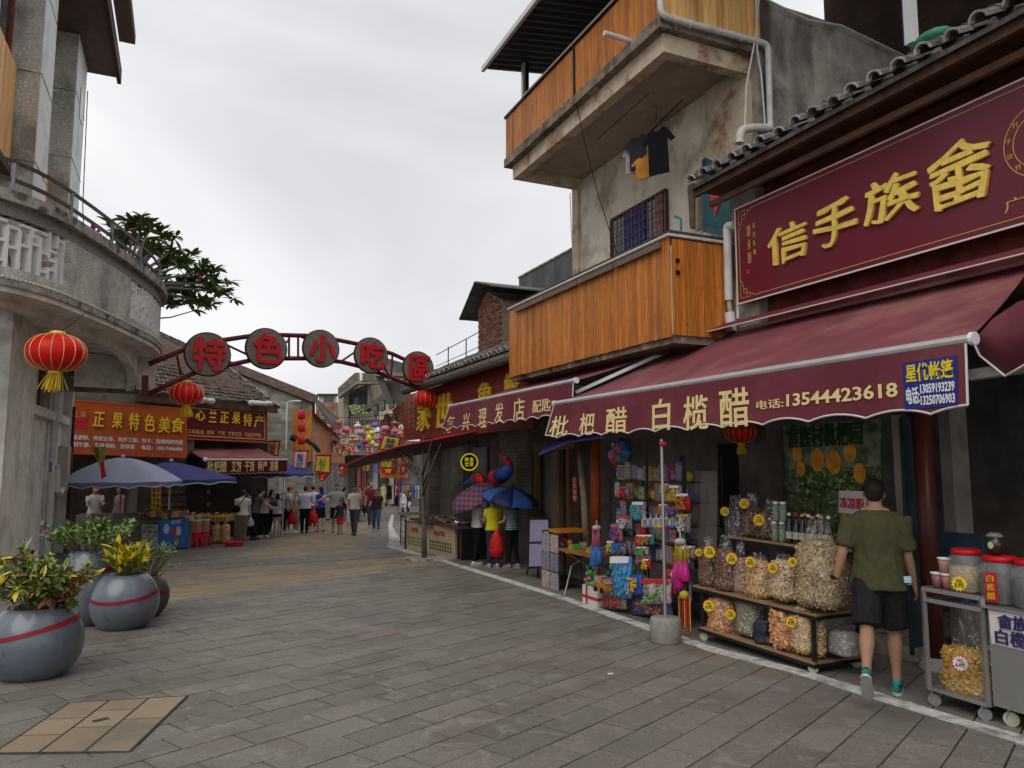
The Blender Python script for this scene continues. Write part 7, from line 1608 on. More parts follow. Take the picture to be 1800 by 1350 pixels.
for s_ in (10.72, 11.28): castor(wc, P(5.6, s_), .03, BLKM)
bl = thing('foil_balloon', onU(1093, 800, 5.7), 'blue star-shaped foil balloon with pink faces hanging under the awning', 'balloon')
c = onU(1093, 797, 5.7); R_ = 30 * spx(c) / FPX; vs = []; n = 16
for i in range(7):
    t = i / 6 * math.pi
    for k in range(n):
        a = 2 * math.pi * k / n; r_ = R_ * (1 if k % 2 == 0 else .84) * math.sin(t) ** .6; vs.append(c - DX * r_ * math.cos(a) + UP * r_ * math.sin(a) * .95 - NX * .09 * math.cos(t))
MB().add(vs, [(i * n + k, i * n + (k + 1) % n, (i + 1) * n + (k + 1) % n, (i + 1) * n + k) for i in range(6) for k in range(n)]).build('foil', mat('foil_blue', (.02, .10, .22), rough=.25, var=.3, scale=8), bl, True)
for a, b, m, r_ in ((-.3, -.1, TM[4], .09), (.35, .25, TM[4], .07), (-.35, .5, TM[2], .035), (-.05, -.45, TM[0], .07), (.25, -.3, TM[3], .05)): MB().ell(c - DX * R_ * a + UP * R_ * b - NX * .085, (r_, r_ * .5, r_), 12, 6).build('print_spot', m, bl, True)
MB().tube([c - UP * R_, onU(1097, 930, 5.6)], .005, 4).build('string', WHT, bl)
# orange column, pale post, small blue canopy, door frames
cl = MB(); cl.tube([onU(1047, 960, 6.6), onU(1046, 765, 6.6)], .085, 14); solo(cl, 'orange_column', ORPAINT, 'flaking orange-red column at the back of the toy stall', 'column', smooth=True)
cl = MB(); cl.tube([onU(1032, 965, 6.3), onU(1027, 880, 6.3), onU(1017, 780, 6.3)], [.07, .06, .05], 8); solo(cl, 'timber_post', mat('raw_timber', (.28, .21, .14), rough=.8, var=.25, scale=10, bump=.4), 'crooked raw timber post left of the orange column', 'post', smooth=True)
cn = MB(); cn.slab([[onU(946, 801, 5.4), onU(1000, 778, 5.6), onU(1060, 770, 5.8)], [onU(960, 780, 6.2), onU(1000, 770, 6.3), onU(1060, 762, 6.4)]], (0, 0, .02)); solo(cn, 'blue_canopy', mat('violet_canvas', (.07, .05, .20), rough=.7), 'small violet-blue canopy corner below the maroon awnings', 'awning')
vw = mat('shop_wood', (.15, .075, .03), rough=.6, var=.3, scale=4, stretch=(1, 1, .2))
cf_ = thing('wooden_shop_front', P(6.9, 12.6), 'old wooden shop front with open dark doorway below the barber awning', 'shop front')
for x in (905, 945, 985, 1003): q = onU(x, 1000, 6.9); MB().bar(onU(x, 990, 6.9), onU(x - 2, 780, 6.9), .10, .12).build('door_post', vw, cf_)
MB().bar(onU(900, 792, 6.9), onU(1015, 778, 6.9), .12, .2).build('lintel', vw, cf_)
q = quadmap(onU(948, 795, 7.3), onU(1000, 790, 7.3), onU(1000, 985, 7.3), onU(948, 985, 7.3)); board(q, .02).build('dark_leaf', mat('inner_wood', (.05, .03, .022), rough=.7, var=.3, scale=3), cf_)
q = quadmap(onU(974, 880, 7.2), onU(1002, 880, 7.2), onU(1002, 915, 7.2), onU(974, 915, 7.2)); board(q, .2).build('brown_carton', mat('carton', (.17, .11, .07), var=.2), cf_)
q = quadmap(onU(909, 795, 6.85), onU(938, 795, 6.85), onU(938, 878, 6.85), onU(909, 880, 6.85)); po = thing('dark_poster', q(0, 0), 'black poster with pale bowls and brush strokes beside the blue umbrella', 'poster'); board(q, .02).build('print', mat('poster_dark', (.03, .025, .03), rough=.5), po)
for a, b, r_ in ((.3, .82, .2), (.7, .80, .2), (.5, .93, .12)): mb = MB(); c = q(a, b, .003); mb.add([c] + [q(a + r_ * math.cos(t), b + r_ * .55 * math.sin(t), .004) for t in [2 * math.pi * k / 18 for k in range(18)]], [(0, k + 1, (k + 1) % 18 + 1) for k in range(18)]); mb.build('printed_bowl', mat('pale_blue_print', (.25, .30, .34)), po)
mb = MB()
for k in range(9): mb.add([q(.2 + k * .07, .02, .004), q(.24 + k * .07, .02, .004), q(.30 + k * .06, .3 + .1 * math.sin(k * 2), .004)], [(0, 1, 2)])
mb.build('printed_strokes', PAPER, po); q = quadmap(onU(908, 838, 6.8), onU(913, 838, 6.8), onU(913, 868, 6.8), onU(908, 868, 6.8)); board(q, .003).build('red_strip', REDP, po)
q = quadmap(onU(1006, 838, 6.5), onU(1014, 838, 6.5), onU(1015, 882, 6.5), onU(1007, 882, 6.5)); o = solo(board(q, .006), 'red_plaque', REDI, 'narrow red plaque with pale characters on the timber post', 'sign'); t = MB()
for i, ch in enumerate('正果老街'): text(t, q, ch, .15, .78 - i * .24, .85, .96 - i * .24)
t.build('lettering', PAPER, o)
# A-frame board
ab = thing('a_board', P(6.0, 12.55), 'blank lavender A-frame board on thin black legs by the doorway', 'sign')
q = quadmap(onU(931, 912, 6.05), onU(965, 912, 6.05), onU(968, 996, 5.75), onU(929, 998, 5.85)); board(q, .02).build('panel', mat('lavender', (.30, .25, .38), rough=.5, var=.06), ab)
mb = MB(); strip(mb, q, [(0, 0), (1, 0), (1, 1), (0, 1), (0, 0)], .035, .002, .02); strip(mb, q, [(0, .5), (1, .5)], .03, .002, .02); mb.bar(q(0, 0), G(925, 1010), .025).bar(q(.5, .5), G(945, 1016), .025).bar(q(1, 0), G(968, 1008), .025); mb.build('legs', BLKM, ab)
# ---------------------------------------------------------------- fish stall
fs_ = thing('fish_stall', P(5.9, 16.9), 'long fish stall with cream printed front panels at the kerb', 'stall')
CP = mat('cream_panel', (.42, .34, .21), rough=.6, var=.08, scale=3)
qa = quadmap(onU(714, 916, 5.42), onU(746, 920, 5.58), onU(747, 974, 5.58), onU(714, 966, 5.42)); qb = quadmap(onU(748, 920, 5.6), onU(801, 926, 5.72), onU(802, 987, 5.72), onU(749, 974, 5.6))
for q, words in ((qa, '鲮鱼'), (qb, '鲮鱼世家')):
    board(q, .03).build('front_panel', CP, fs_); mb = MB(); strip(mb, q, [(0, 0), (1, 0), (1, 1), (0, 1), (0, 0)], .03, .002, .01); mb.build('panel_edge', mat('edge_rust', (.25, .07, .04)), fs_)
    text(MB(), q, words, .3, .66, .66, .82, bold=.02).build('red_lettering', REDI, fs_); t = MB(); n = 9 if words[2:] else 6
    for i in range(n): text(t, q, rnd.choice(['煎酿', '鱼饼', '鱼腐', '鱼丸', '鱼皮'])[0], .14 + i * .76 / n, .42, .20 + i * .76 / n, .5); text(t, q, '鱼', .14 + i * .76 / n, .31, .20 + i * .76 / n, .39); text(t, q, '味', .14 + i * .76 / n, .20, .20 + i * .76 / n, .28)
    t.build('menu_lettering', mat('brown_ink', (.10, .07, .05)), fs_)
zf = qb(1, 1).z; MB().ubox(5.62, 6.5, 15.66, 17.2, zf - .03, zf + .01).build('counter_top', mat('counter_maroon', (.12, .05, .05)), fs_); MB().ubox(5.46, 6.4, 17.2, 18.8, zf - .03, zf + .01).build('counter_top', mat('counter_maroon', (.12, .05, .05)), fs_)
MB().ubox(5.75, 6.5, 15.64, 15.7, -.5, zf - .03).build('end_post', BLKM, fs_); MB().ubox(5.8, 6.4, 15.72, 15.9, -.45, 0.1).build('under_box', mat('carton2', (.2, .08, .04)), fs_)
pn = thing('steel_pan', P(5.95, 15.95, zf + .01), 'wide stainless pan on the fish stall counter', 'pan'); MB().lathe([(.16, 0), (.22, .09), (.24, .10), (.21, .09), (.15, .02)], P(5.95, 15.95, zf + .01), 20).build('bowl', CHR, pn, True); MB().tube([P(5.75, 15.95, zf + .10), P(5.68, 15.9, zf + .13), P(5.75, 15.85, zf + .10)], .01, 5).build('handle', CHR, pn)
for i in range(26):
    p = P(5.7 + rnd.random() * .5, 16.3 + rnd.random() * 2.0, zf + .02 + rnd.random() * .08); T = thing('dried_fish', p, 'dried fish lying in the heap on the fish stall counter', 'fish', 'dried fish heaped on the stall')
    d = (DX * rnd.uniform(.5, 1) + NX * rnd.uniform(-.5, .5) + UP * rnd.uniform(-.1, .5)).normalized(); mb = MB(); mb.tube([p - d * .12, p - d * .06, p + d * .04, p + d * .1], [.008, .03, .028, .006], 7); mb.add([p + d * .09, p + d * .15 + UP * .03, p + d * .15 - UP * .03], [(0, 1, 2)]); mb.build('body', rnd.choice([mat('fish_silver', (.28, .26, .24), rough=.4, var=.5, scale=40), mat('fish_brown', (.17, .09, .05), rough=.5, var=.4, scale=40)]), T, True)
st = thing('iron_stand', G(708, 968), 'small black iron stand with wooden top at the end of the fish stall', 'stand'); 
for x, y in ((704, 958), (712, 966)): p = G(x, y); MB().tube([p, p + UP * .86], .015, 5).build('leg', BLKM, st)
mb = MB(); a, b = G(704, 958), G(712, 966)
for k in range(5): mb.tube([a + UP * (.12 + k * .15), b + UP * (.12 + k * .15)], .01, 4)
mb.build('rungs', BLKM, st); MB().box((a + b) / 2 + UP * .88 + NX * .25, (.7, .5, .05), SA).build('top', mat('board_tan', (.35, .27, .17)), st)
bs = MB(); p = G(745, 985); bs.box(p + UP * .03 + NX * .1, (.95, .5, .06), SA); solo(bs, 'kerb_board', CONC, 'grey board lying on the ground at the foot of the trimmed trunk', 'board')
# round sign and fish kites
rs_ = thing('round_sign', onU(825, 812, 6.1), 'round black sign with glowing yellow ring and four yellow characters', 'sign'); c = onU(825, 812, 6.1); r_ = 15.5 * spx(c) / FPX; n = (CAM - c).normalized(); X = UP.cross(n); X = X if X.x > 0 else -X
MB().lathe([(.01, -.04), (r_, -.04), (r_, .03), (.01, .03)], c, 32, n).build('disc', BLK, rs_)
NEON = mat('lit_yellow', (.75, .62, .03), emit=(.75, .62, .03), es=.35); Y_ = n.cross(X); Y_ = Y_ if Y_.z > 0 else -Y_
MB().tube([c + n * .035 + (X * math.cos(a) + Y_ * math.sin(a)) * r_ * .92 for a in [2 * math.pi * k / 36 for k in range(37)]], .018, 5).build('ring', NEON, rs_)
f = quadmap(c + (Y_ - X) * r_ + n * .03, c + (Y_ + X) * r_ + n * .03, c + (X - Y_) * r_ + n * .03, c - (X + Y_) * r_ + n * .03); t = MB()
for i, ch in enumerate('鲮鱼世家'): text(t, f, ch, .24 + (i % 2) * .27, .52 - (i // 2) * .27, .48 + (i % 2) * .27, .76 - (i // 2) * .27, bold=.02)
t.build('lettering', NEON, rs_); MB().tube([c + Y_ * r_, c + Y_ * r_ + UP * .3], .01, 4).build('hanger', BLKM, rs_)
def fishkite(label, pts, cols, u):
    F = thing('fish_lantern', onU(*pts[len(pts) // 2][:2], u), label, 'lantern'); pp_ = [onU(x, y, u) for x, y, r in pts]; rr = [r * spx(p) / FPX for p, (x, y, r) in zip(pp_, pts)]; k = len(pts) // len(cols) + 1
    for i, m in enumerate(cols):
        a, b = i * (len(pts) - 1) // len(cols), (i + 1) * (len(pts) - 1) // len(cols) + 1; MB().tube(pp_[a:b], rr[a:b], 12).build(['tail', 'body', 'head', 'fin'][i % 4], m, F, True)
    return F
KB = mat('kite_blue', (.04, .08, .35), rough=.4, var=.4, scale=9); KR = mat('kite_red', (.50, .015, .03), rough=.35, var=.2); KW = mat('kite_white', (.50, .50, .52), rough=.4, var=.2)
F1 = fishkite('large blue, white and red fish lantern hanging on the brick pier', [(880, 800, 2), (889, 806, 5), (896, 816, 6), (893, 828, 11), (880, 836, 15), (872, 840, 16), (870, 846, 13), (872, 852, 4)], [KR, KB, KR], 6.2)
F2 = fishkite('red and white fish lantern lying low above the plaid umbrella', [(816, 850, 2), (826, 846, 5), (838, 840, 9), (846, 843, 9), (850, 848, 4)], [KB, KR], 6.1)
# ---------------------------------------------------------------- left stalls
def parasol(label, apex, rim_r, drop, m, m_val, base_px, n=10, square=False, name='parasol', rot=0.0, Y=18.5, pole_m=None):
    a = Vector(apex); g = Vector((a.x, a.y, gz(a.x, a.y))); U = thing(name, g, label, 'umbrella')
    seg = 8 if not square else 4; vs = []; n2 = seg * 4; R_ = 7
    def rim(t, k):
        an = 2 * math.pi * k / n2 + rot; fr = (k % 4) / 4; sag = math.cos(math.pi / seg) / math.cos(((k % 4) / 4 - .5) * 2 * math.pi / seg); r_ = rim_r * t * sag
        return a + Vector((r_ * math.cos(an), r_ * math.sin(an), -drop * t ** (1.7 if not square else 1.15) - .02 * math.sin(fr * math.pi)))
    rows = [[rim(max(i / R_, .01), k) for k in range(n2 + 1)] for i in range(R_ + 1)]
    MB().sheet(rows).build('canopy', m, U, True)
    low = [rim(1, k) * 1 - UP * (.13 - .05 * abs(math.sin(k * math.pi / 2))) for k in range(n2 + 1)]
    MB().sheet([rows[-1], low]).build('valance', m_val, U, True); MB().tube(low, .012, 4).build('white_piping', WHTF, U)
    MB().tube([g, a + UP * .05], .022, 8).build('pole', pole_m or STEEL, U); MB().ell(a + UP * .03, (.05, .05, .04), 8, 6).build('finial', WHT, U, True)
    rb = MB()
    for k in range(seg): rb.tube([a - UP * .06, rim(.98, k * 4) - UP * .02], .008, 4)
    rb.build('ribs', STEEL, U); return U
parasol('large pale blue-grey parasol over the left food stall', onY(216, 804, 18.0), 1.38, .56, mat('parasol_pale', (.44, .48, .62), rough=.75, var=.05), mat('parasol_valance', (.18, .19, .38)), None, rot=.2, pole_m=mat('blue_pole', (.15, .22, .32)))
parasol('wide deep blue square parasol behind the pale one', onY(301, 811, 20.0), 1.7, .46, mat('parasol_blue', (.05, .052, .19), rough=.75, var=.08), mat('parasol_blue', (.045, .05, .25)), None, square=True, rot=.55)
parasol('second deep blue square parasol showing right of the left awning', onY(500, 812, 24.0), .95, .36, mat('parasol_blue', (.045, .05, .25)), mat('parasol_blue', (.045, .05, .25)), None, square=True, rot=.4)
ctr = thing('stall_counter', G(290, 962), 'dark counter with posters across the left food stall', 'counter')
def gb(x0, x1, yb, yt, dep, m, nm, par, Ydeep=None):   # box whose front-bottom edge runs between two ground pixels
    a, b = G(x0, yb[0] if isinstance(yb, tuple) else yb), G(x1, yb[1] if isinstance(yb, tuple) else yb); h = onY(x0, yt, a.y).z - a.z; d = (b - a); nn = Vector((-d.y, d.x, 0)).normalized(); nn = nn if nn.y > 0 else -nn
    return MB().para(a, d, nn * dep, UP * h).build(nm, m, par)
gb(130, 245, (968, 966), 905, .7, DARKW, 'counter_body', ctr); gb(245, 336, (967, 964), 914, .7, DARKW, 'counter_body', ctr); gb(128, 338, (968, 964), 903, .75, mat('counter_top_grey', (.22, .20, .18), var=.2), 'top_hint', ctr) if False else None
q = quadmap(onY(249, 922, 19.0), onY(277, 922, 19.0), onY(277, 966, 19.0), onY(248, 967, 19.0)); o = thing('menu_board', q(0, 0), 'pale green illustrated menu board leaning on the left counter', 'sign'); board(q, .03).build('panel', mat('menu_green', (.30, .42, .32), var=.2), o); MB().slab([[q(.08, .80, .003), q(.92, .80, .003)], [q(.08, .05, .003), q(.92, .05, .003)]], q.n * .002).build('pictures', mat('menu_pics', (.32, .30, .26), var=.8, scale=9, stain=(.05, .18, .12), sc2=5, amt=1), o); text(MB(), q, '正果特色', .1, .84, .9, .95).build('lettering', mat('deep_green', (.02, .12, .05)), o)
q = quadmap(onY(279, 916, 19.2), onY(332, 911, 19.5), onY(329, 963, 19.5), onY(280, 965, 19.2)); o = thing('ice_cream_chest', q(0, 0), 'bright blue ice cream chest poster front beside the red stools', 'freezer'); board(q, .5).build('chest', mat('ice_blue', (.02, .14, .42), rough=.35, var=.25, scale=3), o)
for a, b, r_, m in ((.52, .55, .12, TM[0]), (.66, .6, .13, mat('icecream_white', (.6, .5, .5))), (.8, .3, .14, TM[1]), (.25, .7, .14, mat('logo_white', (.6, .62, .65))), (.62, .22, .1, TM[2])): mb = MB(); c = q(a, b, .006); mb.add([c] + [q(a + r_ * .7 * math.cos(t), b + r_ * 1.3 * math.sin(t), .006) for t in [2 * math.pi * k / 16 for k in range(16)]], [(0, k + 1, (k + 1) % 16 + 1) for k in range(16)]); mb.build('printed_shape', m, o)
text(MB(), q, '雪糕', .42, .84, .74, .97, h=.008).build('lettering', WHT, o)
def stool(label, x, y, group='red plastic stools'):
    p = G(x, y); S_ = thing('plastic_stool', p, label, 'stool', group); MB().box(p + UP * .40, (.28, .28, .04)).build('seat', REDP, S_)
    for a, b in ((-1, -1), (1, -1), (1, 1), (-1, 1)): MB().bar(p + Vector((a * .15, b * .15, 0)), p + Vector((a * .11, b * .11, .39)), .07, .035).build('leg', REDP, S_)
    mb = MB()
    for a, b, c_, d_ in ((-1, -1, 1, -1), (1, -1, 1, 1), (-1, 1, 1, 1), (-1, -1, -1, 1)): mb.bar(p + Vector((a * .13, b * .13, .30)), p + Vector((c_ * .13, d_ * .13, .30)), .02, .12)
    mb.build('apron', REDP, S_); return p
for i, (x, y) in enumerate(((340, 963), (355, 961))):
    p = stool(['left red plastic stool carrying a striped tub', 'right red plastic stool carrying a striped tub'][i], x, y)
    T = thing('snack_tub', p + UP * .42, ['striped orange and grey tub on the left red stool', 'striped orange and grey tub on the right red stool'][i], 'tub'); MB().box(p + UP * .56, (.27, .27, .28)).build('tub', mat('tub_grey', (.25, .21, .2)), T); MB().box(p + UP * .56, (.275, .275, .13)).build('orange_band', mat('tub_orange', (.42, .13, .06)), T); MB().box(p + UP * .71, (.29, .29, .03)).build('lid', mat('tub_lid', (.5, .5, .5), var=.3), T)
def gbag(label, x0, x1, yt, yb, m, Y=None, star_=None, **k):
    p = G((x0 + x1) / 2, yb); uu = p.dot(NX); b = bag(label, x0, x1, yt, yb, uu, m, **k); return b
gbag('sack of brown snacks right of the red stools', 363, 381, 917, 955, N_PE, n=80, piece_=(.03, .06)); gbag('sack with yellow label standing by the red stools', 381, 397, 915, 955, N_SL, n=80, piece_=(.03, .06)); gbag('tall sack of pale shells on a red tray in the left stall', 401, 423, 903, 953, nuts('shell', (.32, .27, .2), 30), n=120, piece_=(.03, .06))
p = G(412, 960); tr_ = MB(); tr_.lathe([(.22, 0), (.27, .12), (.25, .12)], p, 14); solo(tr_, 'red_tray', REDP, 'red plastic tub under the tall sack in the left stall', 'tub')
yc = thing('yellow_crate', G(375, 945), 'yellow slatted crate with jars in the left stall', 'crate'); a = onY(353, 917, 21.5); MB().para(a, (.75, .1, 0), (0, .5, 0), (0, 0, .14)).build('crate_body', mat('crate_yellow', (.45, .28, .04)), yc)
for k in range(9): MB().para(a + Vector((.02 + k * .083, -.012, .01)), (.03, 0, 0), (0, .01, 0), (0, 0, .12)).build('slat', mat('crate_dark', (.20, .12, .02)), yc)
sv = thing('wall_shelves', onY(330, 940, 24), 'dark shelves with rows of small yellow-labelled jars at the back of the left stall', 'shelf')
for y in (868, 890): MB().bar(onY(283, y + 2, 23.4), onY(372, y + 2, 23.8), .3, .04).build('shelf_board', DKWOOD, sv)
for r_, y in enumerate((868, 890)):
    for k in range(11):
        x = 286 + k * 8; p = onY(x, y, 23.2 + k * .035); T = thing('snack_jar', p, f'{ordn[k]} small yellow jar from the left on the {["upper", "lower"][r_]} dark shelf of the left stall', 'jar', 'small yellow jars in the left stall'); MB().lathe([(.045, 0), (.06, .02), (.055, .11), (.04, .12)], p, 8).build('jar', mat('jar_yellow', (.30, .20, .05), rough=.4, var=.4, scale=20), T, True); MB().lathe([(.05, .12), (.05, .14), (.01, .14)], p, 8).build('lid', mat('jar_red', (.12, .05, .03)), T)
ONE = [a + b for a in ('', ) for b in ordn] + ['fourteenth', 'fifteenth', 'sixteenth', 'seventeenth', 'eighteenth', 'nineteenth', 'twentieth', 'twenty-first', 'twenty-second', 'twenty-third', 'twenty-fourth', 'twenty-fifth', 'last']
for i in range(26):
    x = 250 + i * 6.9; y = 912 - (3 if i % 2 else 0) + (4 if x > 330 else 0); p = onY(x, y, 19.6 if x < 335 else 22.2); k = i % 3
    T = thing('goods_packet', p, f'{ONE[i]} packet or jar from the left along the left stall counters', 'packet', 'small packets on the left stall counters')
    mb = MB(); mb.lathe([(.07, 0), (.085, .03), (.08, .16), (.05, .20)], p, 9) if k else mb.box(p + UP * .08, (.17, .14, .16)); mb.build('packet', [N_PE, N_BR, mat('packet_mix', (.25, .18, .13), var=.7, scale=14, rough=.35)][k], T, bool(k)); 
    MB().box(p + UP * .19, (.09, .09, .03)).build('top', [REDP, WHTF, BLK][i % 3], T)
# ================================================================ planters
POTM = mat('slate_glaze', (.105, .122, .150), rough=.28, var=.14, scale=3, bump=.04, stain=(.13, .14, .155), sc2=2.5, amt=.6, coat=.25, spec=.5)
POTD = mat('dark_glaze', (.06, .062, .07), rough=.35, var=.14, scale=3)
overlay(POTM, (.20, .195, .18), .4, 2.6, .54, .70, (1, 1, .5)); overlay(POTM, (.05, .055, .065), .5, 14, .60, .68)
STR_ = mat('maroon_stripe', (.20, .012, .02), rough=.4, var=.1)
def planter(label, p, R_, H_, rt, zmax, tilt, az, z0, m=POTM):
    T = thing('planter', p, label, 'planter')
    prof = []; rb = R_ * .62
    def rad(z):
        if z < zmax: k = 1 - z / zmax; return R_ * math.sqrt(1 - (k ** 2) * (1 - (rb / R_) ** 2))
        k = (z - zmax) / (H_ - zmax); return R_ * math.sqrt(1 - (k ** 2) * (1 - (rt / R_) ** 2))
    zs = [H_ * i / 22 for i in range(23)]
    prof = [(rb * .95, 0)] + [(rad(z), z + .004) for z in zs] + [(rt - .03, H_ - .005), (rt - .035, H_ - .07), (.01, H_ - .07)]
    MB().lathe(prof, p, 56).build('pot', m, T, True)
    MB().lathe([(.01, H_ - .068), (rt - .036, H_ - .068), (rt - .036, H_ - .05), (.01, H_ - .04)], p, 20).build('soil', mat('potting_soil', (.05, .035, .025), rough=.95, var=.4, scale=30), T)
    up, lo = [], []
    for k in range(73):
        a = 2 * math.pi * k / 72; zc = z0
        for _ in range(6): zc = z0 + tilt * rad(zc) * math.cos(a - az)
        zc = min(max(zc, .03), H_ - .03)
        for lst, dz in ((up, .020), (lo, -.020)):
            q = rad(zc + dz) + .004; lst.append(p + Vector((q * math.cos(a), q * math.sin(a), zc + dz + .004)))
    MB().sheet([up, lo]).build('painted_stripe', STR_, T, True)
    return T
def bush(name, label, p, rx, h, cols, n, size, nobj, flowers=(), cat='plant', spread=.7, up_=.6, stems=14, blade=.36, zlo=0.05):
    T = thing(name, p, label, cat); st_ = MB(); sp_ = []; ends = []
    for k in range(stems):
        a = rnd.uniform(0, 6.28); r_ = rx * math.sqrt(rnd.random()); e = p + Vector((r_ * math.cos(a), r_ * math.sin(a), h * rnd.uniform(.45, 1.0) * (1 - .35 * (r_ / rx) ** 2)))
        b = p + Vector((r_ * .25 * math.cos(a), r_ * .25 * math.sin(a), -.04)); mid = b.lerp(e, .55) + UP * .04; st_.tube([b, mid, e], [.007, .005, .003], 4); ends.append(e)
        for j in range(n // stems):
            t = rnd.uniform(.25, 1.0) ** .8; q = b.lerp(mid, t * 2) if t < .5 else mid.lerp(e, t * 2 - 1); d = rv(1).normalized() * spread + Vector((math.cos(a), math.sin(a), 0)) * .35 + UP * up_
            sp_.append((q + rv(.015), d, size * rnd.uniform(.55, 1.25), rnd.choice(range(len(cols)))))
    st_.build('stems', mat('stem_green', (.10, .10, .04), rough=.7, var=.3), T)
    leaf_set(T, sp_, [leaf_mesh(f'{name}_leaf_{i}', m, 1, blade * rnd.uniform(.85, 1.1)) for i, m in enumerate(cols)], nobj)
    for m, cnt, r_, zz in flowers:
        for k in range(cnt):
            e = rnd.choice(ends) + rv(.03) + UP * zz; mb = MB()
            for j in range(7): mb.ell(e + rv(r_ * .5), (r_ * .5, r_ * .5, r_ * .35), 6, 4)
            mb.build('flower', m, T, True)
    return T
FM = mat('flower_magenta', (.38, .07, .32)); FP = mat('flower_pink', (.40, .14, .18)); FO = mat('flower_orange', (.60, .12, .03)); FRD = mat('flower_red', (.55, .05, .03))
p1_, p2_, p3_, p4_ = G(60, 1188), G(217, 1103), G(152, 1097), G(252, 1082)
planter('big round slate planter with maroon stripe, nearest at the left edge', p1_, .375, .60, .24, .27, .22, R(20), .42)
planter('round slate planter with sagging maroon stripe, holding yellow croton', p2_, .375, .62, .22, .28, .18, R(85), .40)
planter('tall egg-shaped slate planter behind the two round ones', p3_, .345, .88, .20, .34, .75, R(0), .45)
planter('small dark round planter half hidden behind the croton planter', p4_, .30, .50, .16, .24, .02, 0, .30, POTD)
bush('mixed_shrub', 'mixed red, green and yellow leaved shrub in the nearest planter', p1_ + UP * .55, .44, .62, [LG2, LL, LR, LL, LY, LL], 1100, .10, 70, ((FO, 2, .03, .02), (FM, 2, .025, .05)), stems=40)
bush('broad_leaf_shrub', 'low broad-leaved greenery overhanging the rim of the nearest planter', p1_ + UP * .58 + Vector((.16, .02, 0)), .22, .26, [LL, LG2, LR], 200, .12, 30, (), stems=16, up_=.2, blade=.42)
bush('flowering_bush', 'leafy green bush with magenta and pink flowers in the tall planter', p3_ + UP * .84, .54, .52, [LG, LG2, LG2, LL], 1300, .075, 40, ((FM, 3, .03, .03), (FP, 2, .035, .01), (FRD, 1, .035, .03)), stems=44, blade=.45)
bush('croton_plant', 'bright yellow croton with speckled leaves in the round planter', p2_ + UP * .58, .22, .42, [LY, LY, leafm('leaf_croton', (.42, .36, .03), (.14, .16, .03)), LG2], 330, .16, 90, (), stems=20, up_=.9, spread=.55)
bush('pink_shrub', 'airy light green shrub with small pink flowers behind the croton', p4_ + UP * .46, .40, .62, [LG2, LL], 950, .06, 10, ((FP, 5, .018, .02),), stems=42, blade=.28)
